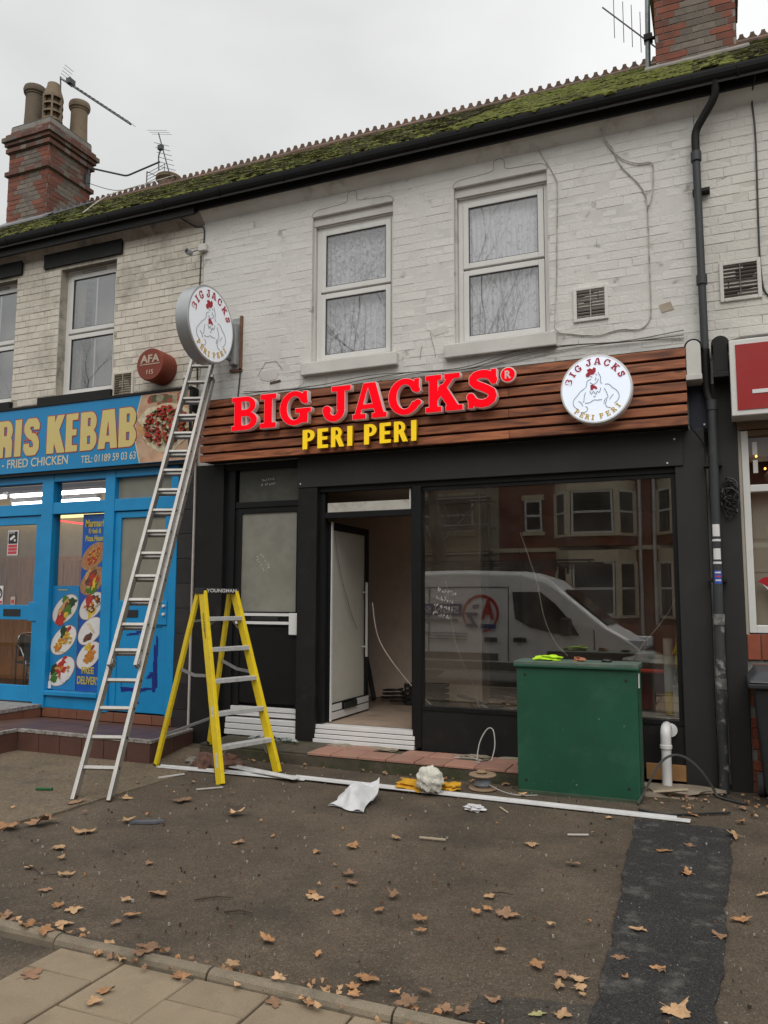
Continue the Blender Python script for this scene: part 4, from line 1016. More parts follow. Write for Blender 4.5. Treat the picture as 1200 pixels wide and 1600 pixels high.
# ------------------------------------------------------------------ main fascia: boards and raised letters
FX0, FX1, FY = -5.66, -.235, -.25
fs = thing('fascia_sign', 'brown timber slat fascia with raised red and yellow letters', 'shop sign', (-2.9,FY,3.3))
MB().box(FX0+.01,-.20,3.31,FX1-.01,-.02,4.055).build('backing_board', BLACK, fs)
nrow = 7; hgt = .756/nrow
def slat_mesh(L, seed):
    rg = random.Random(seed); b = MB(); h = hgt-.020; b.box(0,-.024,0,L,0,h); return b
for r in range(nrow):
    z = 3.302+hgt*r; cuts = [FX0, -1.92+rng.uniform(-.01,.01) if r % 2 == 0 else -3.8, FX1]
    for a, b in zip(cuts, cuts[1:]):
        s = MB().box(a+.0015,FY+rng.uniform(-.003,.002),z,b-.0015,-.201,z+hgt-.026); s.build('slat', WOOD, fs, bevel=.003)
MB().box(FX1-.035,-.20,3.30,FX1-.006,-.0,4.05).build('end_board', BLACK, fs)
REDL = M('lit_red_acrylic', (.55,.003,.008), .6, .02, 3, spec=.05, emit=((1.0,.001,.010), .62))
RIM = M('white_letter_rim', (.66,.56,.54), .5, .03, 5, emit=((1.0,.6,.55), .06))
YELL = M('lit_yellow_acrylic', (.78,.50,.005), .4, .02, 3, emit=((1.0,.66,.01), .36))
YELS = M('yellow_letter_side', (.42,.26,.02), .5)
edges = dict(zip('BIGJACKS', [(-5.15,-4.81),(-4.76,-4.56),(-4.51,-4.11),(-3.97,-3.63),(-3.60,-3.18),(-3.18,-2.82),(-2.77,-2.36),(-2.32,-2.01)]))
xs = [(-5.15,-4.81),(-4.765,-4.56),(-4.51,-4.115),(-3.97,-3.63),(-3.605,-3.205),(-3.185,-2.815),(-2.765,-2.365),(-2.325,-2.00)]
for ch, (a, b) in zip('BIGJACKS', xs):
    z0, z1 = 3.615, 4.005
    lp = loops_of('slab', ch); A_ = [p for l in lp for p in l]; lo = (min(p[0] for p in A_), min(p[1] for p in A_)); hi = (max(p[0] for p in A_), max(p[1] for p in A_))
    g = .028*1.0; sx = (b-a)/(hi[0]-lo[0]); sz = (z1-z0)/(hi[1]-lo[1])
    # body + rim, then red face slightly smaller and proud
    body = fit(flat_curve_mesh('letter', loops_of('slab', ch, .014), RIM, extrude=.035), a-.014*sx, z0-.014*sz, b+.014*sx, z1+.014*sz, -.318)
    body.materials[0] = RIM
    lt = put(body, 'letter', fs)
    put(fit(flat_curve_mesh('letter_face', loops_of('slab', ch, -.004), REDL, extrude=.004), a+.004*sx, z0+.004*sz, b-.004*sx, z1-.004*sz, -.356), 'letter_face', lt)
rd = MB().lathe([(0,-.034),(.078,-.034),(.082,-.03),(.082,0)], (-1.90,-.29,3.935), 'y', 28).build('trade_mark_disc', RIM, fs, smooth=True)
MB().lathe([(0,-.037),(.070,-.037),(.070,-.034)], (-1.90,-.29,3.935), 'y', 28).build('disc_face', REDL, rd)
put(fit(text_mesh('trade_mark_letter', 'R', RIM, 1, .003, .03), -1.93, 3.895, -1.868, 3.975, -.331), 'trade_mark_letter', rd)
def peri(x0, x1):
    ws = [.50,.44,.54,.2]; gap = .125; tot = sum(ws)+3*gap; k = (x1-x0)/tot; x = x0
    for ch, wd in zip('PERI', ws):
        g = {'P': lambda: G2(.62).lobe(.1,.40,.28,1,.30,.20,.15).box(0,0,.23,1), 'E': lambda: G2(.55).box(0,0,.23,1).box(0,0,.54,.17).box(0,.83,.54,1).box(0,.42,.50,.58),
             'R': lambda: G2(.7).lobe(.1,.40,.28,1,.29,.19,.15).seg(.36,.5,.6,-.05,.24).keep(-1,0,2,1).box(0,0,.23,1), 'I': lambda: G2(.25).box(0,0,.23,1)}[ch]()
        if ('peri', ch) not in GC: GC[('peri', ch)] = g.contours(0.0)
        me = fit(flat_curve_mesh('letter', GC[('peri', ch)], YELS, extrude=.020), x, 3.340, x+wd*k, 3.560, -.293)
        l = put(me, 'letter', fs)
        put(fit(flat_curve_mesh('letter_face', GC[('peri', ch)], YELL, extrude=.003), x, 3.340, x+wd*k, 3.560, -.3165), 'letter_face', l)
        x += (wd+gap)*k
peri(-4.235, -3.625); peri(-3.485, -2.885)
for x in (-5.0,-4.2,-3.5,-2.9,-2.2): MB().tube([(x,-.26,3.9),(x,-.30,3.9)], .012, 6).build('letter_fixing', BLKPL, fs)

# round rooster signs: lettering on an arc, line drawing, red comb and wattle
def roundel(parent, cx, cz, rad, plane, off, stretch=1.0):
    """plane 'y': faces -Y at Y=off (cx is X); plane 'x': faces +X at X=off (cx is Y)"""
    def to(u, v, d=0): return (cx+u*rad, off-d, cz+v*rad) if plane == 'y' else (off+d, cx+u*rad, cz+v*rad)
    REDP = M('red_print_face', (.42,.016,.035), .5, .03, 5); GOLDP = M('gold_print_face', (.62,.40,.06), .5, .05, 5); INK = M('grey_ink_line', (.10,.12,.14), .6)
    def arc(word, angs, rr_, hgt_, mt, bottom=False):
        for ch, a in zip(word, angs):
            if ch == ' ': continue
            a = R(a); lp = loops_of('slab', ch); A_ = [p for l in lp for p in l]; mx = (min(p[0] for p in A_)+max(p[0] for p in A_))/2
            rot = a-PI/2 if not bottom else a+PI/2
            c, s = math.cos(rot), math.sin(rot); L2 = []
            for l in lp: L2.append([(rr_*math.cos(a)+hgt_*((p[0]-mx)*.92*c-(p[1]-.5)*s), rr_*math.sin(a)+hgt_*((p[0]-mx)*.92*s+(p[1]-.5)*c)) for p in l])
            me = flat_curve_mesh('arc_letter', L2, mt, extrude=.004/rad/2)
            n = len(me.vertices); co = np.empty(n*3); me.vertices.foreach_get('co', co); co = co.reshape(-1, 3)
            me.vertices.foreach_set('co', np.array([to(p[0], p[1], .0035+p[2]*rad*.5) for p in co]).ravel()); me.update()
            put(me, 'arc_letter', parent)
    arc('BIG', [160.5,143.5,127], .80, .195, REDP); arc('JACKS', [103,85,65.5,45.5,27], .80, .195, REDP)
    arc('PERI', [229,241,252.5,263], .825, .15, GOLDP, True); arc('PERI', [280,293.5,307,319], .80, .15, GOLDP, True)
    def c(x, y): return ((x-585)/450, (540-y)/450)
    lines = [[(618,322),(636,360),(650,400),(645,450),(665,480)],[(530,405),(480,430),(472,480),(455,515)],[(450,520),(390,560),(350,610),(305,660),(298,720),(320,760),(365,790)],
      [(458,575),(440,620),(432,690),(415,697)],[(365,680),(395,705),(420,748)],[(450,755),(478,785),(458,825),(390,838)],[(445,712),(500,714),(560,682),(600,688),(660,685)],
      [(510,560),(530,605),(555,570),(585,612),(602,575),(630,588),(648,530)],[(690,540),(715,590),(735,655)],[(700,490),(750,495),(790,540),(840,580),(870,640),(860,700),(810,748)],
      [(800,630),(770,665),(755,692)],[(735,660),(692,695),(683,745)],[(720,690),(702,740),(716,785),(765,800)],[(515,365),(548,385)],[(588,345),(604,366)],[(515,450),(560,478),(605,448),(622,408)],[(555,632),(570,640),(582,632)],[(585,390),(592,415),(575,425)]]
    b = MB()
    for l in lines:
        q = [Vector(to(*c(*p), .003)) for p in l]; sm_ = []
        for i in range(len(q)-1):
            p0, p1, p2, p3 = q[max(i-1,0)], q[i], q[i+1], q[min(i+2,len(q)-1)]
            for k in range(4): t = k/4; sm_.append(.5*((2*p1)+(p2-p0)*t+(2*p0-5*p1+4*p2-p3)*t*t+(3*p1-p0-3*p2+p3)*t**3))
        sm_.append(q[-1]); b.tube(sm_, .0026, 5)
    b.build('rooster_outline', INK, parent)
    for nm, pl in (('comb', [(470,375),(463,340),(492,312),(478,280),(518,264),(547,280),(565,255),(592,270),(590,312),(562,348),(520,352),(500,378)]),('wattle', [(520,485),(545,480),(572,495),(602,520),(606,545),(580,541),(562,528),(545,551),(519,549)])):
        f = (lambda a, b_, d: to(a, b_, d)); P = [c(*p) for p in pl]; n = len(P)
        mb = MB().add([to(a, q, .001) for a, q in P]+[to(a, q, .005) for a, q in P], [tuple(range(n)), tuple(range(n, 2*n))]+[(i, (i+1) % n, n+(i+1) % n, n+i) for i in range(n)])
        mb.build(nm, REDP, parent)
LIT = M('lit_white_face', (.78,.80,.84), .35, .02, 2, emit=((.70,.82,1.0), .46))
rs = thing('round_sign', 'lit round white sign with a rooster drawing, fixed flat on the timber fascia', 'sign', (-1.04,-.3,3.69))
MB().lathe([(.335,.09),(.335,0),(.331,-.006),(.318,-.008)], (-1.04,-.36,3.69), 'y', 64).build('rim', PALE, rs, smooth=True)
MB().lathe([(.318,-.006),(0,-.006)], (-1.04,-.36,3.69), 'y', 64).build('face', LIT, rs)
roundel(rs, -1.04, 3.69, .335, 'y', -.3665)
ps = thing('projecting_sign', 'round double-sided rooster sign sticking out from the wall on brackets above the ladder', 'sign', (-5.38,-.585,4.83))
SILV = M('brushed_silver_rim', (.42,.43,.44), .38, .05, 6, metal=.55)
MB().lathe([(.43,-.17),(.448,-.165),(.448,-.005),(.44,.002),(.425,.003)], (-5.3,-.585,4.83), 'x', 72).build('rim', SILV, ps, smooth=True)
LIT2 = M('white_sign_face', (.74,.76,.78), .35, .02, 2, emit=((.86,.92,1.0), .22))
MB().lathe([(.426,0),(0,0)], (-5.3,-.585,4.83), 'x', 72).build('face', LIT2, ps); MB().lathe([(.43,-.168),(0,-.168)], (-5.3,-.585,4.83), 'x', 72).build('rear_face', LIT2, ps)
roundel(ps, -.585, 4.83, .44, 'x', -5.2995)
for z in (5.0,4.55): MB().bar((-5.38,-.20,z+.02), (-5.36,-.02,z), .03, .03).build('bracket_arm', CABLEM, ps)
MB().box(-5.40,-.02,4.46,-5.27,-.003,5.10).build('wall_plate', BOXGREY, ps, bevel=.004); MB().box(-5.29,-.028,4.44,-5.255,-.002,5.12).build('plate_edge', RUST, ps)
MB().box(-5.42,-.028,4.43,-5.25,-.002,4.46).build('plate_foot', RUST, ps)
MB().box(-5.39,-.10,4.50,-5.30,-.02,5.02).build('junction_box', BOXGREY, ps, bevel=.01)
wire('sign_cable', [(-5.27,-.02,4.45),(-5.28,-.02,4.3),(-5.30,-.02,4.08)], .008, CABLEB, 'black cable hanging from the round sign bracket to the fascia')
# patches of blown render on the wall
def scar(pts, mt=STUCCO, y=-.004): MB().prism(pts, y, .01, 'xz').build('render_patch', mt, H_MID)
scar([(-5.02,4.36),(-4.92,4.40),(-4.80,4.41),(-4.74,4.36),(-4.78,4.28),(-4.90,4.27),(-4.99,4.30)]); scar([(-2.84,4.62),(-2.66,4.66),(-2.62,4.58),(-2.80,4.55)]); scar([(-.47,4.56),(-.36,4.58),(-.33,4.5),(-.44,4.48)], M('buff_patch', (.42,.36,.28), .9, .2, 9))

MB().prism([(-4.86,4.255),(-4.80,4.262),(-4.72,4.27),(-4.71,4.245),(-4.78,4.235),(-4.86,4.228)], -.0065, .0, 'xz').build('brick_hole_shade', M('shaded_raw_brick', (.085,.06,.045), .95, .3, 20), H_MID)  # raised plate for a missing brick; the hole's shade is in its dark colour
for pts in ([(-5.03,4.355),(-4.93,4.50),(-4.78,4.50),(-4.70,4.40)],[(-2.84,4.60),(-2.82,4.50),(-2.79,4.40),(-2.78,4.31)],[(-2.96,4.30),(-2.95,4.38),(-2.935,4.46)],[(-4.40,4.20),(-4.52,4.12),(-4.75,4.09)]):
    MB().tube([(p[0], -.003, p[1]) for p in pts], .0024, 4).build('render_crack', M('crack_dark', (.20,.185,.16), .95), H_MID)
# corbels at the shop ends
for x0, x1, mt, lab in ((-.232,-.105,STUCCO,'white painted corbel at the right end of the timber fascia'),(.0,.125,BLACK,'black corbel between the drainpipe and the red sign')):
    c_ = thing('corbel', lab, 'corbel', ((x0+x1)/2,-.1,3.75))
    xm, r_ = (x0+x1)/2, (x1-x0)/2
    P = [(x0,3.77),(x1,3.77)]+[(xm+r_*math.cos(t), 4.03+r_*math.sin(t)) for t in np.linspace(0, PI, 13)]
    MB().prism(P, -.245, -.001, 'xz').build('bracket_body', mt, c_, bevel=.006)
    MB().box(x0-.006,-.262,3.715,x1+.006,-.001,3.768).build('bracket_foot', mt, c_, bevel=.006)
    ra, rb = r_+.002, r_+.016; T = np.linspace(-.12, PI+.12, 15)
    P2 = [(xm+rb*math.cos(t), 4.03+rb*math.sin(t)) for t in T]+[(xm+ra*math.cos(t), 4.03+ra*math.sin(t)) for t in T[::-1]]
    MB().prism(P2, -.238, -.001, 'xz').build('lead_cap', BLACK, c_)

# ------------------------------------------------------------------ black shopfront
sf = thing('shopfront', 'black shopfront with an open white-edged door and a large dark display window', 'shopfront', (-2.9,0,.14))
MB().box(-5.86,-.03,0,-5.46,.16,3.30).build('pilaster', BLACK, sf, bevel=.006)
MB().box(-.375,-.035,.0,-.105,.16,3.30).build('pilaster', CHAR, sf, bevel=.006)
MB().box(-5.46,-.01,3.22,-4.44,.2,3.30).build('door_head', BLACK, sf)
MB().box(-4.445,-.055,2.955,-.30,.12,3.298).build('header_panel', CHAR, sf, bevel=.004)
MB().box(-4.42,-.0,2.90,-.376,.10,2.954).build('window_head', BLACKG, sf)
MB().box(-4.43,-.045,.12,-4.19,.14,2.954).build('door_post', BLACK, sf, bevel=.005)
MB().box(-5.46,.02,.14,-5.33,.16,3.22).build('door_jamb', BLACKG, sf)
MB().box(-3.045,-.02,.16,-2.95,.12,2.90).build('mullion', BLACKG, sf, bevel=.004)
MB().box(-2.95,-.01,.545,-.376,.13,.585).build('window_sill', BLACKG, sf)
MB().box(-2.95,-.0,.13,-.376,.12,.544).build('stall_riser', BLACK, sf)
MB().box(-2.95,.02,2.86,-.376,.10,2.899).build('glazing_bead', BLACKG, sf)
MB().box(-2.949,.045,.586,-.377,.053,2.859).build('window_pane', GLASSD, sf)
MB().box(-.42,.01,.586,-.376,.08,2.86).build('glazing_bead', BLACKG, sf)
for x, z in ((-4.40,3.0),(-.44,2.985),(-.37,3.21),(-.10,3.33)): MB().lathe([(0,-.004),(.009,-.003),(.009,0)], (x,-.056,z), 'y', 10).build('screw_head', PALE, sf)
# side door (closed): leaf, pane, rails, lock, sill boards
sd_ = MB(); y = .045
sd_.box(-5.33,y,.46,-5.245,y+.05,2.765).box(-4.50,y,.46,-4.432,y+.05,2.765).box(-5.245,y,2.70,-4.50,y+.05,2.765).box(-5.245,y,1.38,-4.50,y+.05,1.545).box(-5.245,y+.015,.50,-4.50,y+.045,1.38)
door = sd_.build('side_door', BLACKG, sf, bevel=.003)
MB().box(-5.245,y+.02,1.545,-4.50,y+.028,2.70).build('door_pane', FROST, door)
MB().box(-5.33,y-.015,2.765,-4.432,y+.06,2.835).build('transom', BLACKG, sf, bevel=.004)
MB().box(-5.30,y+.02,2.835,-4.432,y+.028,3.22).build('fanlight', M('dim_frosted', (.075,.078,.066), .25, .2, 2, dirt=((.12,.12,.10),.5,3,.5,.7)), sf)
for z in (1.40,1.495): MB().box(-5.30,y-.012,z,-4.56,y-.001,z+.032).build('rail_strip', PALE, door)
MB().box(-5.08,y-.016,1.440,-4.72,y-.001,1.486).build('letter_plate', BLKPL, door, bevel=.004)
MB().box(-4.565,y-.035,1.285,-4.455,y-.001,1.53).build('lock_case', PALE, door, bevel=.006)
for z0, z1 in ((1.55,1.70),(1.75,1.83),(1.04,1.27),(.88,.97),(.48,.85)): MB().box(-4.468,y-.010,z0,-4.440,y-.0005,z1).build('edge_strip', PALE, door)
for k in range(2): MB().box(-5.34,y-.02+.0,.355+.057*k,-4.432,y+.04,.402+.057*k).build('sill_strip', PALE, door, bevel=.003)
for k in range(3): MB().box(-5.37,-.035+.01*k,.145+.066*k,-4.425,.10,.200+.066*k).build('sill_board', PALE, sf, bevel=.004)
# chalky scribbles on the glass
def scribble(x, z, wd, h, y, seed, n=4, ang=0.0, parent=None):
    rg = random.Random(seed); b = MB(); c, s = math.cos(ang), math.sin(ang)
    for row in range(n):
        u = 0
        while u < wd:
            L = rg.uniform(.012,.03); pts = [(u+L*rg.random(), -row*h+rg.uniform(-.4,.4)*h*.7) for _ in range(4)]
            b.tube([(x+p[0]*c-p[1]*s, y, z+p[0]*s+p[1]*c) for p in pts], .0026, 4); u += L+.006
    return b.build('chalk_scribble', M('chalk', (.75,.74,.70), .9), parent)
scribble(-4.98, 2.22, .20, .07, y+.017, 3, 2, -1.0, door); scribble(-4.99, 3.09, .17, .055, y+.017, 5, 2, .05, sf); scribble(-2.78, 1.80, .20, .085, .040, 8, 4, -.25, sf)
# door opening: frame, threshold boards, roller board above
fr = MB(); fr.box(-4.19,.03,.33,-4.13,.12,2.90).box(-3.075,.03,.33,-3.046,.12,2.90).box(-4.13,.03,2.60,-3.075,.12,2.665)
dfr = fr.build('door_frame', BLACKG, sf, bevel=.004)
MB().box(-4.10,.05,2.67,-3.085,.10,2.775).build('transom_board', M('dusty_white_board', (.55,.53,.47), .7, .1, 6, dirt=((.25,.23,.2),.6,9,.5,.7)), dfr)
MB().box(-4.15,.035,2.67,-4.135,.05,2.89).build('edge_strip', PALE, dfr); MB().box(-3.10,.035,2.67,-3.085,.05,2.89).build('edge_strip', PALE, dfr)
for k in range(4): MB().box(-4.205,-.05+.012*k,.135+.048*k,-3.02,.12,.174+.048*k).build('threshold_board', PALE, sf, bevel=.003)
# open glazed door, swung inwards a quarter turn about its left edge
D0 = Vector((-4.118,.13,.335)); LW, LH = 1.06, 2.235
gd = MB(); X = D0.x; t = .045
def dbox(b, u0, z0, u1, z1, d0=-t/2, d1=t/2): return b.box(X+d0, D0.y+u0, D0.z+z0, X+d1, D0.y+u1, D0.z+z1)
dbox(gd,0,0,.055,LH); dbox(gd,LW-.10,0,LW,LH); dbox(gd,.055,LH-.09,LW-.10,LH); dbox(gd,.055,0,LW-.10,.19)
leaf = gd.build('glass_door', BLACKG, sf, bevel=.003)
b = MB(); dbox(b,.055,.19,LW-.10,LH-.09,-.004,.004); b.build('door_pane', FROSTL, leaf)
b = MB(); dbox(b,.002,.0,.040,LH,t/2+.001,t/2+.012); b.build('edge_strip', PALE, leaf)
for a, c_ in ((.06,.30),(.72,1.05)):
    b = MB(); dbox(b,a,.105,c_,.175,t/2+.001,t/2+.008); b.build('rail_strip', PALE, leaf)
b = MB(); dbox(b,.045,.012,1.05,.090,t/2+.001,t/2+.008); b.build('rail_strip', PALE, leaf)
b = MB(); dbox(b,.34,.095,.68,.165,t/2+.008,t/2+.03); b.build('letter_plate', BLKPL, leaf, bevel=.004)
for sgn in (1,-1):
    h = MB().tube([(X+sgn*.085,D0.y+.86,D0.z+.66),(X+sgn*.085,D0.y+.86,D0.z+1.56)], .017, 10); 
    for z in (.78,1.44): h.tube([(X+sgn*.02,D0.y+.86,D0.z+z),(X+sgn*.085,D0.y+.86,D0.z+z)], .010, 8)
    h.build('pull_handle', M('pale_handle', (.50,.49,.44), .35, .05, 6), leaf, smooth=True)
for z0, z1 in ((.0,.75),(1.0,1.1),(1.25,1.55),(1.6,1.78)):
    b = MB(); b.box(X-.016,D0.y+LW+.001,D0.z+z0,X+.016,D0.y+LW+.006,D0.z+z1); b.build('edge_strip', PALE, leaf)
wire('loose_cable', [(-4.085,.20,2.45),(-4.08,.35,2.0),(-4.075,.62,1.55),(-4.07,.80,1.33)], .004, CABLEM, 'thin grey cable hanging across the open glass door')

# shop interior
for nm, bx, mt in (('shop_floor',(-5.75,.14,.20,-.2,6.9,.325),DUSTY),('shop_back_wall',(-3.0,4.4,.33,-.2,4.5,3.05),PLASTER),('shop_inner_wall',(-5.75,2.45,.33,-3.0,2.55,3.05),PLASTER),('shop_left_wall',(-5.77,.17,.33,-5.70,4.4,3.05),PLASTER),('shop_right_wall',(-.26,.17,.33,-.19,4.4,3.05),INDARK),('shop_ceiling',(-5.75,.17,3.0,-.2,4.4,3.08),M('dark_ceiling', (.35,.31,.28), .9)),('shop_partition',(-3.0,2.551,.33,-2.92,4.4,3.0),M('bare_plaster_brown', (.20,.155,.125), .9, .1, 1.5, dirt=((.12,.09,.075),.5,2,.45,.7)))):
    struct(MB().box(*bx).build(nm, mt))
struct(MB().box(-5.70,.20,.34,-4.36,.22,3.0).build('hall_wall', INDARK))
# clutter inside
cr_ = thing('crate', 'black slatted plastic crate on the floor inside the open doorway', 'crate', (-3.55,2.2,.33))
b = MB(); cx, cy = -3.62, 2.0
for sx, sy, ex, ey in ((-.25,-.18,.25,-.165),(-.25,.165,.25,.18),(-.25,-.18,-.235,.18),(.235,-.18,.25,.18)):
    for k in range(4): b.box(cx+sx,cy+sy,.34+.07*k,cx+ex,cy+ey,.38+.07*k)
b.box(cx-.25,cy-.18,.33,cx+.25,cy+.18,.345)
for sx in (-.24,-.08,.08,.22): b.box(cx+sx,cy-.185,.33,cx+sx+.02,cy-.164,.61)
b.build('crate_body', BLKPL, cr_)
MB().box(cx-.2,cy-.14,.35,cx+.2,cy+.14,.55).build('contents', M('brown_clutter', (.12,.07,.045), .8, .4, 14), cr_)
for k, (x, y_, r, col) in enumerate(((-4.15,2.15,.15,CABLEB),(-3.95,1.85,.11,CABLEB),(-3.42,1.62,.09,CABLEB))):
    pts = [(x+r*(1+.2*math.sin(2.3*t))*math.cos(t), y_+r*math.sin(t), .345+.008*t) for t in np.arange(0,19,.45)]
    tag(MB().tube(pts, .012, 6).build('cable_coil', col, None, smooth=True), ['largest coil of black cable on the shop floor behind the open door','middle coil of black cable beside the crate in the doorway','small coil of black cable in front of the crate in the doorway'][k], 'cable', 'cable coils on the shop floor')
wire('loose_cable', [(-3.85,.75,1.65),(-3.80,.85,1.2),(-3.5,.95,.75),(-3.15,1.0,.42),(-3.05,1.0,.34)], .007, M('cream_cable', (.55,.47,.40), .6), 'cream cable hanging down to the floor in the open doorway')
wire('loose_cable', [(-2.88,.6,1.9),(-2.8,.7,1.2),(-2.62,.8,.7),(-2.55,.8,.42)], .006, M('cream_cable', (.5,.45,.4), .6), 'cream cable hanging inside the left edge of the shop window')
wire('loose_cable', [(-1.95,.3,2.4),(-1.8,.35,1.9),(-1.72,.35,1.5),(-1.62,.4,1.25),(-1.5,.4,1.12)], .005, M('cream_cable', (.5,.45,.4), .6), 'cream cable hanging inside the window above the green cabinet')
wire('loose_cable', [(-.45,.3,2.9),(-.40,.3,2.2),(-.42,.3,1.75),(-.55,.3,1.5),(-.75,.3,1.25),(-.9,.3,1.0)], .006, M('cream_cable', (.5,.45,.4), .6), 'cream cable curving inside the right edge of the shop window')
tag(MB().bar((-4.35,1.95,.36),(-4.75,2.40,1.25),.05,.05).build('timber_length', BLKPL), 'dark length of timber leaning behind the open door', 'timber')
bro = thing('broom_handle', 'thin reddish pole leaning against the doorway mullion inside', 'pole', (-3.1,.4,.33)); MB().tube([(-3.10,.40,.34),(-3.14,.30,1.75)], .012, 8).build('pole', M('red_pole', (.25,.06,.045), .5), bro, smooth=True); MB().box(-3.13,.38,.335,-3.05,.43,.37).build('ferrule', BLKPL, bro)
rg = random.Random(5); LAB = ['pale','brown','grey','white','dark']
deb = MB(); debm = [M('rubble_%s' % c, col, .9, .2, 20) for c, col in zip(LAB, ((.42,.36,.30),(.22,.11,.07),(.25,.24,.23),(.6,.58,.55),(.06,.05,.045)))]
for k in range(150):
    x, y_ = rg.uniform(-2.9,-1.5), rg.uniform(.7,3.2); vs, f_ = blob((x,y_,.34+rg.uniform(0,.05)), rg.uniform(.02,.11), k, 1, .45, (1.5,1,.55)); deb.add(vs, f_, rg.randrange(5))
o = deb.build('rubble', debm); o['kind'] = 'stuff'
for k in range(7):
    x, y_ = rg.uniform(-2.8,-1.4), rg.uniform(.8,2.6); a = rg.uniform(0,3)
    tag(MB().bar((x,y_,.37+.02*k),(x+.6*math.cos(a),y_+.6*math.sin(a),.40+.02*k),.05,.03).build('timber_offcut', debm[[4,1,2][k % 3]]), 'timber offcut lying in the rubble behind the shop window', 'timber', 'timber offcuts in the shop rubble')
ch_ = thing('chair', 'red metal framed chair inside the window right of the green cabinet', 'chair', (-.72,.45,.33))
REDM = M('red_enamel', (.70,.05,.03), .4, .08, 6)
for x in (-.93,-.53):
    MB().tube(bend([(x,.35,.60),(x,.35,1.0),(x,.62,1.0),(x,.62,.34)]), .022, 8).build('leg', REDM, ch_, smooth=True)
MB().tube([(-.93,.35,1.0),(-.53,.35,1.0)], .022, 8).build('seat_rail', REDM, ch_, smooth=True); MB().box(-.92,.36,.985,-.54,.62,1.012).build('seat', M('dark_red_seat', (.22,.035,.025), .6), ch_)
MB().box(-.93,.60,.60,-.53,.62,.98).build('back_panel', M('dark_red_seat', (.22,.035,.025), .6), ch_)
pk = thing('cardboard_tube', 'pale cardboard tube standing inside the window beside the red chair', 'tube', (-.5,.3,.59)); MB().lathe([(.045,0),(.045,.72),(.038,.72),(.038,.02)], (-.515,.30,.60), 'z', 20).build('tube_wall', M('grey_card', (.62,.60,.55), .8, .1, 6), pk, smooth=True); MB().lathe([(.046,0),(.046,.22)], (-.515,.30,.60), 'z', 20).build('yellow_label', M('yellow_label', (.5,.38,.02), .5, .25, 12), pk)
MB().box(-.92,.12,.50,-.38,.5,.588).build('window_ledge', M('pale_ledge', (.55,.53,.49), .6, .1, 6), sf)
bx_ = thing('white_box', 'white cardboard box standing at the right end of the window ledge', 'box', (-.43,.25,.59)); MB().box(-.475,.17,.59,-.385,.32,.88).build('carton', PALE, bx_, bevel=.004); MB().box(-.478,.168,.86,-.382,.322,.885).build('lid', PALE, bx_, bevel=.003)
yb = thing('spirit_level', 'yellow tool hanging at the right edge inside the shop window', 'tool', (-.42,.2,1.2)); MB().bar((-.44,.2,1.05),(-.42,.2,1.45),.03,.02).build('body', YEL, yb); MB().bar((-.47,.2,1.18),(-.41,.2,1.30),.02,.02).build('hook', YEL, yb)
wb = tag(MB().add(*blob((-.72,.42,1.10), .17, 4, 3, .25, (1.25,.7,.42), 3)).build('plastic_sheet', M('crumpled_polythene', (.5,.5,.5), .4, .1, 8), None, smooth=True), 'crumpled clear plastic sheet piled on the red chair', 'plastic sheet')
wb2 = tag(MB().add(*blob((-.46,.36,.98), .10, 14, 3, .45, (.8,.7,1.4), 4)).build('crumpled_paper', M('crumpled_paper', (.48,.44,.40), .8, .15, 8), None, smooth=True), 'crumpled grey paper bundled behind the cardboard tube', 'paper')

# ------------------------------------------------------------------ step in front of the shop
st = struct(MB().box(-5.30,-.60,-.05,-1.30,.16,.112).build('shop_step', CONC, bevel=.012))
MB().box(-5.30,-.595,.112,-3.98,.02,.134).build('step_screed', CONC, st, bevel=.006)
for i in range(9):
    for j in range(2):
        x0 = -3.97+.30*i+(.0 if j else -.03)*(1 if i else 0); x1 = min(-3.97+.30*(i+1)-.008+(.0 if j else -.03), -1.3)
        if j and i in (2,5): continue
        y0, y1 = (-.608,-.302) if j == 0 else (-.295,-.055)
        MB().box(x0,y0,.112,x1,y1,.137+rng.uniform(-.004,.003)).build('quarry_tile', QUARRY, st, bevel=.005)
bld = MB()
for k in range(26):
    x = -3.9+2.6*rng.random(); bld.add(*blob((x,-.09+rng.uniform(-.06,.05),.128), rng.uniform(.03,.075), k, 2, .3, (1.7,1,.30)))
bld.build('mortar_bedding', CEMENT, st, smooth=True)
tag(MB().box(-.72,-.03,.05,-.37,.04,.19).build('timber_baulk', M('orange_timber', (.32,.17,.065), .85, .2, 9)), 'orange brown timber block under the stall riser behind the white waste pipe', 'timber')
md = MB(); md.add(*blob((-.52,-.26,.0), .33, 3, 3, .34, (1.15,.70,.15), 3.4)); o = md.build('cement_mound', CEMENT, None, smooth=True); o['kind'] = 'structure'
wp = thing('waste_pipe', 'short white plastic waste pipe rising beside the green cabinet', 'pipe', (-.53,-.2,0))
MB().tube([(-.53,-.20,.03),(-.53,-.20,.46)], .043, 16).build('upright', PALE, wp, smooth=True); MB().lathe([(.044,0),(.053,.005),(.053,.035),(.044,.04)], (-.53,-.2,.36), 'z', 18).build('collar', PALE, wp, smooth=True)
MB().tube(bend([(-.53,-.20,.40),(-.53,-.20,.53),(-.53,-.05,.53),(-.53,.01,.53)]), .046, 16).build('elbow', PALE, wp, smooth=True)
MB().lathe([(.0,-.012),(.062,-.01),(.062,.012)], (-.50,-.01,.50), 'y', 20).build('wall_flange', PALE, wp, smooth=True)
wire('wire_loop', [(-2.27,-.30,.14),(-2.26,-.22,.30),(-2.20,-.16,.42),(-2.14,-.16,.41),(-2.11,-.22,.27),(-2.13,-.28,.14)], .006, M('pale_wire', (.42,.42,.40), .4), 'stiff pale wire looping up from the step in front of the stall riser', 'wire')
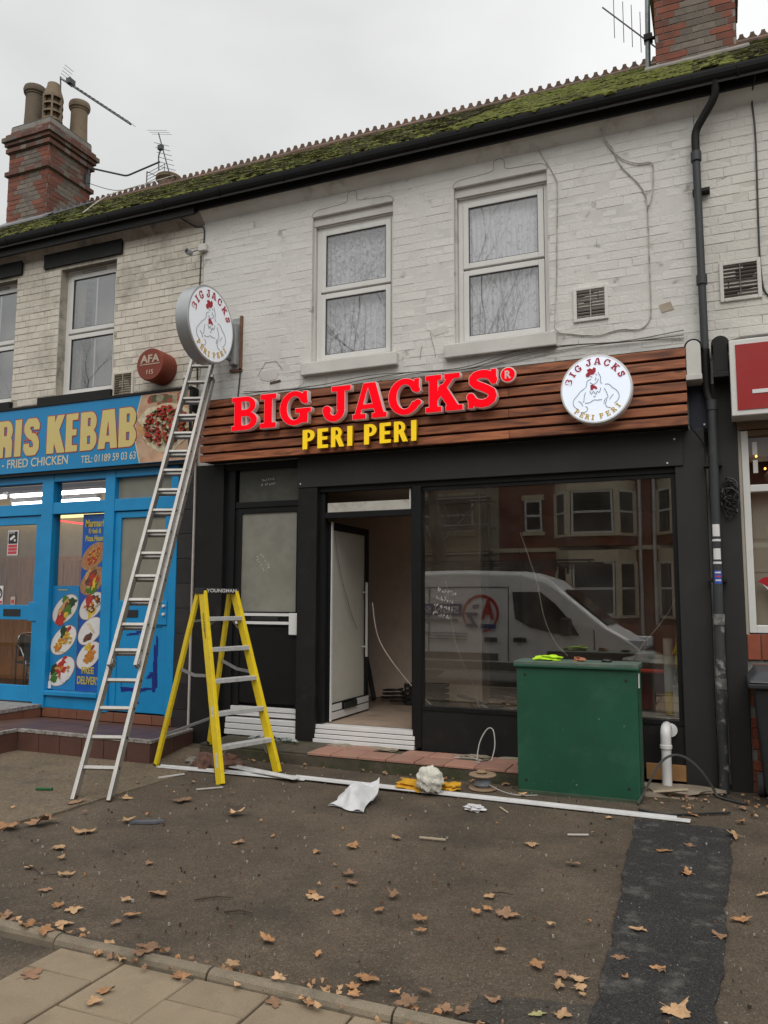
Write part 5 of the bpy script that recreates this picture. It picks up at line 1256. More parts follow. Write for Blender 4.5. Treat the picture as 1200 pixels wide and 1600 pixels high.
wire('wire_end', [(-2.5,-.30,.145),(-2.35,-.28,.15),(-2.22,-.32,.15),(-2.24,-.40,.145),(-2.20,-.43,.142)], .005, M('pale_wire', (.42,.42,.40), .4), 'white cable ends lying on the pink step tiles', 'wire')
wire('ground_cable', [(-.72,-.90,.02),(-.66,-.72,.12),(-.58,-.45,.26),(-.48,-.34,.33),(-.36,-.34,.32),(-.24,-.34,.22),(-.15,-.32,.08),(-.10,-.35,.015),(.1,-.5,.012)], .011, M('dark_grey_cable', (.06,.058,.055), .5), 'dark cable arching from the ground beside the green cabinet to the drainpipe foot')
wire('ground_cable', [(-.70,-1.05,.016),(-.5,-1.12,.014),(-.25,-1.0,.016),(-.02,-.85,.014)], .010, CABLEB, 'dark cable lying flat on the ground right of the green cabinet')
wire('ground_cable', [(-.30,-.2,.02),(-.12,-.28,.02),(.0,-.42,.016),(.12,-.5,.014)], .009, CABLEB, 'short dark cable at the foot of the drainpipe')
cl = thing('cable_bundle', 'tangled bundle of black cable hanging on the black wall right of the drainpipe', 'cable', (.10,-.05,2.65))
rg = random.Random(9)
for k in range(9):
    cx_, cz_, a, b_ = .095+rg.uniform(-.02,.02), 2.63+rg.uniform(-.05,.07)-(.0 if k < 7 else .08), rg.uniform(.045,.07), rg.uniform(.06,.12); p0 = rg.uniform(0,6)
    MB().tube([(cx_+a*math.cos(t+p0)+.012*math.sin(3*t), -.05-.035*rg.random(), cz_+b_*math.sin(t+p0)) for t in np.arange(0, 6.6, .3)], .0065, 5).build('cable_loop', CABLEB, cl, smooth=True)
wire('thin_wire', [(-.23,-.26,3.30),(-.12,-.05,3.15),(-.06,-.05,2.95)], .006, CABLEB, 'black wire trailing from the fascia end to the drainpipe')

# wall between the shops on the right, and the right-hand shop
sf3 = thing('shopfront', 'white framed shop window over red bricks at the right edge', 'shopfront', (1.2,0,0))
MB().box(.0,-.025,.0,.175,.16,3.72).build('pilaster', CHAR, sf3, bevel=.005)
MB().box(2.502,-.025,.0,3.98,.16,3.32).build('pilaster', CHAR, sf3)
MB().box(-.23,-.02,3.302,.13,.10,3.72).build('navy_board', M('navy_board', (.006,.009,.028), .5, .2, 4), sf3)
MB().box(.205,-.01,1.40,.265,.12,3.25).build('window_frame', UPVC, sf3, bevel=.006); MB().box(.178,.0,1.38,.203,.1,3.3).build('frame_edge', M('beige_edge', (.42,.38,.31), .7), sf3)
MB().box(.265,-.005,2.68,2.5,.12,2.745).build('window_transom', UPVC, sf3, bevel=.006); MB().box(.265,-.005,1.40,2.5,.12,1.47).build('window_bottom_rail', UPVC, sf3, bevel=.006)
MB().box(.265,-.005,3.20,2.5,.12,3.25).build('window_top_rail', M('brown_rail', (.16,.10,.06), .7), sf3); MB().box(2.44,-.01,1.40,2.5,.12,3.25).build('window_frame', UPVC, sf3)
for z in (2.86,3.03): MB().box(.30,.045,z,.34,.06,z+.12).build('glass_clip', UPVC, sf3)
MB().box(.265,.05,1.47,2.44,.056,2.68).build('window_pane', GLASS, sf3); MB().box(.265,.05,2.745,2.44,.056,3.20).build('window_pane', GLASS, sf3)
MB().box(.266,.15,1.40,2.5,.17,2.70).build('window_blind', M('cream_blind', (.50,.47,.36), .8, .05, 4), sf3); MB().box(.266,.15,2.98,2.5,.17,3.2).build('blind_roll', M('grey_blind', (.42,.41,.38), .8, .05, 4), sf3)
for z in (1.95,2.25): MB().box(.267,.146,z,2.4,.15,z+.006).build('blind_seam', M('seam', (.36,.34,.27), .8), sf3)
MB().box(.2,.9,1.3,2.5,.95,3.2).build('room_wall', M('warm_room', (.32,.26,.20), .9), sf3)
for x, z in ((.33,3.02),(.40,2.90)): MB().lathe([(0,-.012),(.009,-.006),(.009,.006),(0,.012)], (x,.075,z), 'z', 10).build('fairy_light', emis('fairy_light', (1,.45,.08), 6), sf3)
MB().lathe([(.0,0),(.03,.03),(.05,.09),(.02,.13)], (.44,.10,2.75), 'z', 12).build('hanging_ornament', M('dark_ornament', (.12,.10,.08), .7), sf3)
mt = M('red_logo', (.36,.012,.02), .4)
P = [(.29,1.86),(.34,1.90),(.42,1.91),(.52,1.90),(.60,1.86),(.60,1.60),(.47,1.70),(.40,1.80),(.33,1.845)]
MB().prism(P, .038, .044, 'xz').build('window_graphic', mt, sf3); MB().prism([(.33,1.84),(.40,1.79),(.47,1.69),(.60,1.59),(.60,1.57),(.46,1.67),(.39,1.77)], .037, .041, 'xz').build('graphic_edge', PALE, sf3)
MB().box(.176,.012,.0,2.5,.13,1.395).build('stall_riser', MORTAR, sf3)
lay = brick_layout(.18, 2.5, .0, 1.155, [], seed=3)
lay_bricks(sf3, lay, lambda u, z: (u, 0, z), lambda u, z, L, c, r_: REDBRICK, 0, lambda p: p[0], 120, seed=2)
soldier = brick_unit(.105, 3, REDBRICK, .225).mesh('brick', REDBRICK, fix=False)
for k in range(20): place(soldier, 'brick', (.235+.115*k, -.012, 1.275), sf3)
sg3 = thing('shop_sign', 'red sign box with white border and a white underline at the right edge', 'shop sign', (1.0,-.2,3.35))
MB().box(.135,-.30,3.335,3.0,-.03,4.035).build('sign_box', UPVC, sg3, bevel=.008); REDS = M('red_sign_panel', (.36,.022,.022), .3, .05, 2.5, dirt=((.36,.05,.045),.5,1.8,.45,.65))
MB().box(.185,-.307,3.385,2.95,-.301,3.985).build('sign_panel', REDS, sg3); MB().box(.31,-.312,3.525,1.6,-.308,3.56).build('underline', PALE, sg3)
MB().box(.178,-.02,3.26,2.6,.14,3.33).build('soffit_rail', M('brown_rail', (.16,.10,.06), .7), sg3)
# wheelie bin at the right edge
wbn = thing('wheelie_bin', 'black wheelie bin at the right edge of the forecourt', 'bin', (.52,-.35,0))
BINM = M('bin_plastic', (.022,.023,.026), .5, .2, 5, dirt=((.06,.06,.055),.4,6,.55,.75))
b = MB(); b.add([(.26,-.55,.1),(.74,-.55,.1),(.74,-.02,.1),(.26,-.02,.1),(.20,-.66,.98),(.80,-.66,.98),(.80,-.06,.98),(.20,-.06,.98)], [(3,2,1,0),(4,5,6,7),(0,1,5,4),(1,2,6,5),(2,3,7,6),(3,0,4,7)]); b.build('body', BINM, wbn, bevel=.025)
b = MB(); b.prism([(.155,.97),(.85,.97),(.85,1.02),(.155,1.02)], -.70, -.03, 'xz'); b.build('rim', BINM, wbn, bevel=.015)
b = MB(); b.add([(.15,-.72,1.022),(.86,-.72,1.022),(.86,-.02,1.022),(.15,-.02,1.022),(.23,-.60,1.10),(.78,-.60,1.10),(.78,-.08,1.13),(.23,-.08,1.13)], [(3,2,1,0),(4,5,6,7),(0,1,5,4),(1,2,6,5),(2,3,7,6),(3,0,4,7)]); b.build('lid', M('bin_lid', (.055,.058,.065), .5, .15, 5), wbn, bevel=.02)
for x in (.235,.765): MB().lathe([(0,-.028),(.085,-.028),(.10,-.018),(.10,.018),(.085,.028),(0,.028)], (x,-.10,.10), 'x', 24).build('wheel', M('worn_tyre', (.075,.075,.075), .8, .2, 9), wbn, smooth=True)
MB().tube([(.24,.0,1.0),(.76,.0,1.0)], .014, 8).build('handle', BINM, wbn, smooth=True)

# ------------------------------------------------------------------ green roadside cabinet and things on it
gc = thing('utility_cabinet', 'dark green metal telecom cabinet standing in front of the shop window', 'cabinet', (-1.21,-.7,0))
MB().box(-1.735,-.835,.0,-.700,-.52,1.115).build('body', GREENC, gc, bevel=.008)
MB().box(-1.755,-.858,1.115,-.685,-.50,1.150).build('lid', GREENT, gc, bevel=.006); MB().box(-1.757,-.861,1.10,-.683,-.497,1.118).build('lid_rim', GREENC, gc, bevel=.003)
MB().box(-1.74,-.838,.0,-.697,-.515,.035).build('plinth', M('muddy_green', (.05,.075,.045), .8, .25, 9), gc, bevel=.004)
MB().box(-.6995,-.80,.06,-.694,-.55,1.08).build('side_door', GREENC, gc, bevel=.002)
for z in (.95,.62): MB().box(-.694,-.80,z,-.685,-.77,z+.12).build('hinge', PALE if z > .9 else GREENC, gc)
for x, z in ((-1.66,1.03),(-.79,1.01),(-1.66,.12),(-.79,.12)): MB().lathe([(0,-.003),(.012,-.002),(.013,0)], (x,-.836,z), 'y', 10).build('bolt', BLKPL, gc)
rg = random.Random(4); b = MB()
for k in range(9):
    x, z = rg.uniform(-1.65,-.75), rg.uniform(.05,.75); n = 6; r = rg.uniform(.003,.007)
    P = [(x+r*rg.uniform(.6,1.4)*math.cos(2*PI*q/n), z+r*rg.uniform(.6,1.6)*math.sin(2*PI*q/n)) for q in range(n)]; b.prism(P, -.8365, -.835, 'xz')
b.build('paint_chip', M('pale_green_chip', (.12,.20,.15), .7), gc, kind='stuff')
gl = MB(); gl.add(*blob((-1.45,-.70,1.175), .085, 5, 3, .35, (1.25,.7,.30), 3.2))
for k in range(4): gl.tube([(-1.49-.02*k,-.72+.02*k,1.175),(-1.56-.012*k,-.76+.035*k,1.17),(-1.60,-.77+.04*k,1.162)], [.016,.014,.009], 7)
tag(gl.build('work_glove', M('hi_vis_yellow', (.50,.78,.02), .7, .12, 14), None, smooth=True), 'crumpled fluorescent yellow work glove lying on top of the green cabinet', 'glove')
tag(MB().add(*blob((-1.20,-.70,1.165), .045, 9, 2, .5, (1.2,.8,.45), 4)).build('dry_leaf_scrap', M('orange_scrap', (.38,.15,.075), .8, .2, 20), None, smooth=True), 'small orange brown scrap on top of the green cabinet', 'litter')
tr = tag(MB().lathe([(0,0),(.042,0),(.048,.012),(.044,.022),(.034,.018),(0,.014)], (-.965,-.68,1.151), 'z', 20).build('tape_roll', BLKPL, None, smooth=True), 'black roll of tape lying on top of the green cabinet', 'tape')

# ------------------------------------------------------------------ blue takeaway shopfront
bf = thing('shopfront', 'bright blue takeaway shopfront with food posters and a half-glazed blue side door', 'shopfront', (-8,0,.3))
KX = -12.9
for a, b in ((-8.36,-8.16),(-7.28,-7.12),(-6.235,-6.125),(KX,KX+.1)): MB().box(a,-.03,.28,b,.12,3.36).build('post', BLUE, bf, bevel=.006)
for a, b in ((KX+.1,-8.36),(-8.16,-7.28),(-7.12,-6.235)):
    MB().box(a,-.025,2.80,b,.11,2.955).build('transom', BLUE, bf, bevel=.006); MB().box(a,-.025,3.235,b,.11,3.36).build('head_rail', BLUE, bf, bevel=.005)
    if a < -7.2: MB().box(a,.045,2.955,b,.051,3.235).build('fanlight', GLASSK, bf)
MB().box(-7.12,.045,2.955,-6.235,.051,3.235).build('fanlight', M('beige_frost', (.22,.215,.17), .3, .12, 2), bf)
# left door, half glazed
d1 = MB(); d1.box(-9.45,.0,.34,-9.36,.06,2.79).box(-8.46,.0,.34,-8.37,.06,2.79).box(-9.36,.0,2.68,-8.46,.06,2.79).box(-9.36,.0,1.405,-8.46,.06,1.60).box(-9.36,.0,.34,-8.46,.06,.545)
d1 = d1.build('door', BLUE, bf, bevel=.005)
MB().box(-9.36,.025,1.60,-8.46,.031,2.68).build('door_pane', GLASSK, d1); MB().box(-9.36,.025,.545,-8.46,.031,1.405).build('door_pane', GLASSK, d1)
MB().box(-8.98,-.006,1.45,-8.67,.002,1.545).build('letter_plate', BLKPL, d1); MB().box(-8.52,-.015,1.39,-8.37,.0,1.64).build('lock_plate', BLUE, d1, bevel=.006)
MB().box(-9.55,-.028,.33,-9.452,.1,2.8).build('post', BLUE, bf)
MB().box(KX+.1,.04,.5,-9.55,.046,2.8).build('window_pane', GLASSK, bf); MB().box(KX+.1,-.02,.33,-9.55,.1,.5).build('bottom_panel', BLUE, bf)
# centre window
MB().box(-8.16,.045,.505,-7.28,.051,2.80).build('window_pane', GLASSK, bf)
MB().box(-8.16,-.045,.445,-7.28,.11,.504).build('window_sill', BLUE, bf, bevel=.008); MB().box(-8.16,-.005,.29,-7.28,.11,.444).build('bottom_panel', BLUE, bf)
# right door with frosted glass and smeared panel outline
d2 = MB(); d2.box(-7.12,.0,.30,-7.02,.06,2.79).box(-6.325,.0,.30,-6.236,.06,2.79).box(-7.02,.0,2.71,-6.325,.06,2.79).box(-7.02,.0,1.345,-6.325,.06,1.665).box(-7.02,.012,.30,-6.325,.055,1.345)
d2 = d2.build('door', BLUE, bf, bevel=.005)
MB().box(-7.02,.026,1.665,-6.325,.032,2.71).build('door_pane', M('beige_frost2', (.25,.235,.185), .28, .12, 1.6, dirt=((.18,.17,.14),.6,3,.5,.7)), d2)
MB().box(-6.93,-.008,1.46,-6.70,.002,1.55).build('letter_plate', BLKPL, d2)
MB().box(-6.43,-.020,1.37,-6.25,-.0005,1.66).build('lock_plate', BLUE, d2, bevel=.008); MB().lathe([(0,-.05),(.018,-.045),(.018,-.02)], (-6.29,.0,1.60), 'y', 12).build('lock_cylinder', PALE, d2); MB().lathe([(0,-.05),(.018,-.045),(.018,-.02)], (-6.29,.0,1.50), 'y', 12).build('lock_cylinder', PALE, d2)
rg = random.Random(17); sm2 = MB()
def smear(x0, z0, x1, z1, wd, n):
    for k in range(n):
        t0 = rg.uniform(0,.8); t1 = min(1, t0+rg.uniform(.1,.4)); w_ = wd*rg.uniform(.3,1); ox, oz = rg.uniform(-.02,.02), rg.uniform(-.02,.02)
        a, b = (x0+(x1-x0)*t0+ox, z0+(z1-z0)*t0+oz), (x0+(x1-x0)*t1+ox, z0+(z1-z0)*t1+oz); nx, nz = (0, w_) if abs(x1-x0) > abs(z1-z0) else (w_, 0)
        sm2.prism([(a[0]-nx,a[1]-nz),(b[0]-nx*.5,b[1]-nz*.5),(b[0]+nx,b[1]+nz*.8),(a[0]+nx*.7,a[1]+nz)], .0085+.0001*k, .0118, 'xz')
smear(-6.93,1.25,-6.42,1.29,.014,7); smear(-6.42,1.25,-6.42,.56,.030,16); smear(-6.95,.56,-6.45,.575,.022,14); smear(-6.93,.7,-6.93,.56,.012,3); smear(-6.52,.72,-6.44,.82,.05,6)
sm2.build('paint_smear', NAVY, d2)
for x, z in ((-6.66,.42),(-6.6,1.2)): MB().lathe([(0,.0085),(.014,.010),(.014,.0115)], (x,.0,z), 'y', 8).build('paint_spot', NAVY, d2)
struct_bits = [('takeaway_floor',(-12.9,.14,.15,-6.1,2.6,.30),M('brown_floor', (.10,.065,.045), .6)),('takeaway_back_wall',(-12.9,2.5,.3,-6.1,2.6,3.75),M('cream_interior', (.36,.27,.17), .9)),('takeaway_side_wall',(-6.12,.17,.3,-6.02,2.5,3.75),M('cream_interior', (.42,.34,.24), .9)),('takeaway_ceiling',(-12.9,.17,3.66,-6.02,2.5,3.74),M('grey_ceiling', (.34,.32,.31), .9))]
for nm, bx, mt in struct_bits: struct(MB().box(*bx).build(nm, mt))
pn = struct(MB().box(-12.89,2.41,.3,-6.13,2.499,2.40).build('panelling', M('pine_panel', (.40,.165,.055), .5, .25, 4, stretch=(6,6,.8))))
for k in range(18): MB().box(-12.85+.36*k,2.39,.35,-12.85+.36*k+.345,2.409,2.33).build('panel_board', M('pine_panel', (.40,.165,.055), .5, .25, 4), pn, bevel=.004)
struct(MB().box(-7.20,.25,.3,-7.14,2.5,3.65).build('takeaway_partition', M('cream_interior', (.42,.34,.24), .9)))
for k, (x, y_) in enumerate(((-9.05,.90),(-11.0,.90),(-9.9,1.7))):
    t_ = thing('strip_light', ['lit strip light','lit strip light farther left','deeper lit strip light'][k]+' on the takeaway ceiling', 'ceiling light', (x,y_,3.26), 'takeaway ceiling lights')
    MB().box(x-.92,y_-.06,3.262,x+.92,y_+.06,3.32).build('housing', PALE, t_); MB().box(x-.9,y_-.035,3.215,x+.9,y_+.035,3.26).build('tube', emis('cool_tube', (.95,.97,1.0), 7.0), t_)
yl = thing('light_panel', 'pale yellow lit panel behind the takeaway fanlights', 'light', (-10.7,2.35,3.06)); MB().box(-12.3,2.30,3.06,-9.1,2.40,3.30).build('diffuser', emis('yellow_panel', (1.0,.85,.35), 1.6), yl)
ne = thing('neon_strip', 'thin red neon strip behind the takeaway window', 'light', (-8,.4,2.7)); MB().tube([(-8.95,.60,2.83),(-8.0,.45,2.70)], .012, 6).build('tube', emis('red_neon', (1,.05,.06), 2.2), ne)
for x in (-9.55,-8.75): MB().tube([(x,.3,3.05),(x+.6,.35,3.07)], .006, 5)
tin = struct(MB().box(-10.3,.16,3.18,-7.3,.18,3.235).build('purple_strip', M('purple_trim', (.10,.02,.10), .5)))
# bistro chairs seen through the lower door glass
CHM = M('chrome_tube', (.42,.41,.40), .25, .05, 8, metal=.85); SEAT = M('woven_black', (.03,.028,.026), .7)
def bistro(x, y_, rz, lab):
    c = thing('bistro_chair', lab, 'chair', (x,y_,.30), 'metal chairs inside the takeaway'); c.rotation_euler = (0,0,rz)
    def T(pts, r): 
        o = bpy.data.objects.new('leg', MB().tube(pts, r, 8).mesh('leg', CHM, (0,0,0), True)); COL.objects.link(o); o.parent = c
    for sx in (-1,1):
        T(bend([(sx*.22,-.22,0),(sx*.22,-.20,.44),(sx*.24,.0,.66),(sx*.22,.22,.70),(sx*.20,.24,0)]), .013)
    T(bend([(-.2,.22,.70),(-.17,.25,.86),(.17,.25,.86),(.2,.22,.70)]), .013)
    for nm, bx in (('seat',(-.22,-.22,.43,.22,.2,.455)),('backrest',(-.17,.235,.52,.17,.25,.84))):
        o = bpy.data.objects.new(nm, MB().box(*bx).mesh(nm, SEAT)); COL.objects.link(o); o.parent = c
    T([(-.22,-.21,.44),(.22,-.21,.44)], .012); T([(-.21,-.21,.3),(.21,-.21,.3)], .009)
bistro(-8.95,.75,2.7,'chrome chair with a dark woven seat just inside the left takeaway door'); bistro(-9.5,1.1,1.2,'chrome chair with a dark woven seat deeper inside the takeaway'); 
tb = thing('cafe_table', 'dark square table beside the chrome chairs in the takeaway', 'table', (-9.3,1.6,.3)); MB().box(-9.7,1.3,1.02,-8.9,2.0,1.05).build('table_top', M('dark_table', (.06,.035,.02), .4), tb); MB().tube([(-9.3,1.65,.3),(-9.3,1.65,1.02)], .03, 10).build('pedestal', CHM, tb)
# door stickers
ck = thing('window_sticker', 'black and red camera warning sticker on the left door glass', 'sticker', (-8.9,.02,2.4))
MB().box(-8.99,.016,2.27,-8.80,.024,2.61).build('backing', PALE, ck); MB().box(-8.975,.012,2.43,-8.815,.0155,2.595).build('black_field', BLKPL, ck)
for z in (2.29,2.335,2.38): MB().box(-8.975,.012,z,-8.815,.0155,z+.036).build('red_field', M('sticker_red', (.55,.06,.07), .5), ck)
b = MB(); b.prism([(-8.95,2.50),(-8.87,2.55),(-8.85,2.52),(-8.93,2.47)], .009, .0115, 'xz').prism([(-8.87,2.49),(-8.84,2.49),(-8.84,2.46),(-8.87,2.46)], .009, .0115, 'xz'); b.build('camera_symbol', PALE, ck)
put(fit(text_mesh('sticker_text', 'CCTV', PALE, 1, .002, .02), -8.96, 2.565, -8.86, 2.59, .0105), 'sticker_text', ck)
nd = thing('window_sticker', 'round no dogs sticker on a white card at the left door glass edge', 'sticker', (-9.1,.02,1.75))
MB().box(-9.20,.016,1.61,-9.03,.024,1.86).build('backing', PALE, nd); MB().lathe([(.078,.0),(.078,.004),(.062,.004),(.062,.0)], (-9.115,.011,1.755), 'y', 28).build('ring', BLKPL, nd)
b = MB(); b.prism([(-9.16,1.73),(-9.09,1.73),(-9.07,1.77),(-9.09,1.775),(-9.10,1.755),(-9.155,1.755)], .012, .0155, 'xz').prism([(-9.15,1.73),(-9.14,1.73),(-9.145,1.70),(-9.15,1.70)], .012, .0155, 'xz').prism([(-9.10,1.73),(-9.09,1.73),(-9.09,1.70),(-9.10,1.70)], .012, .0155, 'xz'); b.build('dog_symbol', BLKPL, nd)
MB().bar((-9.17,.010,1.70), (-9.06,.010,1.81), .012, .002, (0,1,0)).build('slash', BLKPL, nd); MB().box(-9.19,.012,1.62,-9.04,.0155,1.655).build('red_field', M('sticker_red', (.55,.06,.07), .5), nd)
sk = thing('window_sticker', 'tiny pale sticker low on the left door glass', 'sticker', (-8.85,.02,1.65)); MB().box(-8.88,.016,1.605,-8.80,.024,1.71).build('backing', M('pinkish_sticker', (.5,.42,.36), .6), sk); MB().box(-8.865,.012,1.625,-8.815,.0155,1.67).build('print', M('sticker_red', (.55,.06,.07), .5), sk)
sk = thing('window_sticker', 'tiny white sticker at the bottom left corner of the lower food poster', 'sticker', (-8.1,.03,.56)); MB().box(-8.15,.025,.525,-8.10,.0305,.62).build('backing', PALE, sk)

# food posters: oval plates with heaped food on blue print
FOODC = dict(plate=(.62,.60,.57), plate2=(.70,.68,.66), bun=(.50,.28,.10), meat=(.12,.045,.025), green=(.06,.16,.02), red=(.42,.03,.02), yellow=(.62,.42,.04), cream=(.60,.52,.36), pizza=(.42,.18,.07), crust=(.36,.18,.08), gold=(.50,.21,.03), orange=(.55,.18,.02), darkg=(.02,.05,.015))
FM = {k: M('food_'+k, v, .5, (.06 if k in ('plate','plate2') else .25), 22) for k, v in FOODC.items()}
FK = list(FM); FL = [FM[k] for k in FK]
def dish(parent, cx, cz, rx, rz, tilt, items, seed, plate='plate', y=.036):
    rg = random.Random(seed); ct, s_ = math.cos(tilt), math.sin(tilt); b = MB(); lay = [0]
    def oval(u, v, a, bb, mi, n=26, wob=0.0, ang=0.0):
        lay[0] += 1; d = y-.0012-.00022*lay[0]; P = []
        for k in range(n):
            t = 2*PI*k/n; r = 1+wob*math.sin(3*t+seed+u*9)+wob*.7*math.sin(7*t+v*20); p, q = a*r*math.cos(t), bb*r*math.sin(t)
            p, q = p*math.cos(ang)-q*math.sin(ang), p*math.sin(ang)+q*math.cos(ang)
            U, V = (u+p)*rx, (v+q)*rz; P.append((cx+U*ct-V*s_, cz+U*s_+V*ct))
        b.prism(P, d, y, 'xz', mi)
    oval(0,0,1,1,FK.index('crust'),32); oval(0,0,.965,.965,FK.index(plate),32)
    for it in items:
        k, u, v, a, bb, n, sp = it
        for q in range(n):
            t_, r_ = rg.uniform(0, 2*PI), sp*math.sqrt(rg.random())*1.12
            oval(u+r_*math.cos(t_), v+r_*math.sin(t_), a*rg.uniform(.75,1.25), bb*rg.uniform(.75,1.25), FK.index(k), 12, .16, rg.uniform(0,3))
    return b.build('dish_picture', FL, parent)
def poster(x0, x1, z0, z1, lab, mt):
    p = thing('food_poster', lab, 'poster', ((x0+x1)/2,.04,z0), 'food posters in the takeaway window'); MB().box(x0,.0362,z0,x1,.0435,z1).build('print_sheet', mt, p); return p
PB1 = M('poster_royal_blue', (.006,.075,.36), .35, .15, 1.5, dirt=((.01,.16,.46),.6,2.0,.45,.65)); PB2 = M('poster_cyan_blue', (.012,.20,.45), .35, .1, 1.5)
p1 = poster(-7.685,-7.285,.515,2.785,'tall dark blue poster of five oval dishes with yellow lettering beside the blue post', PB1)
GOL = M('poster_gold_print', (.50,.40,.05), .5)
for txt, a, b_, z0, z1 in (('Marmaris',-7.64,-7.30,2.615,2.715),('Kebab &',-7.58,-7.37,2.53,2.595),('Pizza House',-7.63,-7.31,2.43,2.505),('FREE',-7.60,-7.40,.735,.82),('DELIVERY',-7.67,-7.30,.60,.70)):
    put(fit(text_mesh('poster_lettering', txt, GOL, 1, .0012, .03), a, z0, b_, z1, .0345), 'poster_lettering', p1)
tl = .68
dish(p1,-7.485,2.235,.232,.142,tl,[('crust',0,0,.80,.80,1,0),('pizza',0,0,.70,.70,1,0),('red',0,0,.09,.09,22,.5),('yellow',0,0,.05,.05,16,.5)],1,'crust')
dish(p1,-7.485,1.915,.232,.142,tl,[('green',-.3,-.4,.3,.25,9,.35),('bun',0,.25,.72,.5,1,0),('meat',.05,.2,.62,.42,1,0),('red',0,.05,.16,.12,10,.42),('yellow',.0,-.3,.5,.10,2,.05)],2,'crust')
dish(p1,-7.485,1.595,.232,.142,tl,[('yellow',-.3,-.5,.25,.2,6,.25),('meat',.1,.1,.16,.12,16,.5),('orange',.1,.2,.14,.1,10,.5),('red',.0,.6,.3,.2,3,.15),('cream',.1,-.25,.1,.06,6,.4)],3)
dish(p1,-7.49,1.275,.232,.142,tl,[('plate2',.1,.1,.8,.5,1,0),('meat',-.35,-.35,.22,.18,5,.16),('cream',.15,.2,.5,.1,1,0)],4,'plate2')
dish(p1,-7.495,.965,.232,.142,tl,[('gold',0,-.1,.2,.14,14,.38),('orange',.05,-.1,.15,.1,8,.36),('yellow',.2,.6,.3,.18,3,.1),('red',.5,.3,.1,.2,1,0)],5,'plate2')
p2 = poster(-8.15,-7.70,.515,1.855,'short light blue poster of three oval dishes beside the left door', PB2)
dish(p2,-7.925,1.55,.250,.152,tl,[('green',.35,.35,.3,.25,8,.3),('darkg',.6,.0,.2,.2,4,.2),('red',-.5,-.4,.25,.25,5,.2),('bun',0,.25,.5,.3,1,0),('meat',0,.02,.48,.12,2,.04),('red',.0,-.08,.4,.07,2,.04),('green',.1,-.35,.4,.14,3,.1),('yellow',-.2,-.5,.2,.12,3,.15)],6)
dish(p2,-7.93,1.15,.250,.152,tl,[('darkg',.25,.5,.25,.18,8,.28),('red',.65,.4,.15,.12,3,.1),('gold',-.2,-.05,.12,.1,16,.45),('orange',-.5,-.1,.16,.14,7,.2),('yellow',.1,-.1,.1,.07,14,.45)],7,'plate2')
dish(p2,-7.935,.75,.250,.152,tl,[('darkg',-.3,.55,.3,.2,5,.2),('red',.3,.6,.2,.15,5,.25),('green',-.55,.1,.2,.2,4,.2),('bun',-.05,.25,.5,.18,1,0),('red',.05,.0,.14,.12,14,.4),('orange',.1,-.05,.1,.08,8,.4),('plate2',.0,-.55,.45,.22,2,.08)],8,'plate2')
for zz in (1.79,1.385,.985):
    put(fit(text_mesh('poster_lettering', '~~~~', GOL, 1, .0012, .01), -8.06, zz, -7.90, zz+.02, .0345), 'poster_lettering', p2)

# blue fascia sign of the takeaway
ks = thing('shop_sign', 'long blue takeaway fascia sign with cream poster lettering and a pizza picture', 'shop sign', (-8.2,-.1,3.37))
MB().box(-11.6,-.115,3.372,-5.93,-.02,4.255).build('sign_board', BLUESIGN, ks, bevel=.003); MB().box(-11.6,-.13,4.255,-5.90,.0,4.285).build('top_flashing', BLACK, ks); MB().box(-11.6,-.10,3.33,-5.93,-.0,3.371).build('bottom_trim', BLACK, ks)
MB().box(-5.93,-.12,3.36,-5.885,.0,4.27).build('end_cap', BLACK, ks)
GOLD = M('cream_gold_vinyl', (.63,.51,.19), .4, .03, 3); REDO = M('red_outline_vinyl', (.36,.03,.03), .45)
for ch, (a, b_) in zip('MARMARISKEBAB', [(-11.20,-10.80),(-10.76,-10.44),(-10.40,-10.11),(-9.93,-9.53),(-9.49,-9.17),(-9.14,-8.855),(-8.81,-8.69),(-8.645,-8.365),(-8.23,-7.905),(-7.90,-7.695),(-7.65,-7.375),(-7.35,-7.03),(-7.015,-6.735)]):
    g = .011
    l = put(fit(flat_curve_mesh('letter', loops_of('sans', ch, .028), REDO, extrude=.0015), a-g, 3.600-g, b_+g, 4.110+g, -.1165), 'letter', ks)
    put(fit(flat_curve_mesh('letter_face', loops_of('sans', ch), GOLD, extrude=.0012), a, 3.600, b_, 4.110, -.1194), 'letter_face', l)
SUBT = M('pale_cream_vinyl', (.62,.56,.40), .4, .03)
put(fit(text_mesh('strapline', 'PIZZAS - FRIED CHICKEN', SUBT, 1, .001, .012), -9.55, 3.445, -7.845, 3.565, -.1175), 'strapline', ks)
put(fit(text_mesh('telephone_number', 'TEL: 01189 59 03 63', SUBT, 1, .001, .008), -7.62, 3.435, -6.73, 3.535, -.1175), 'telephone_number', ks)
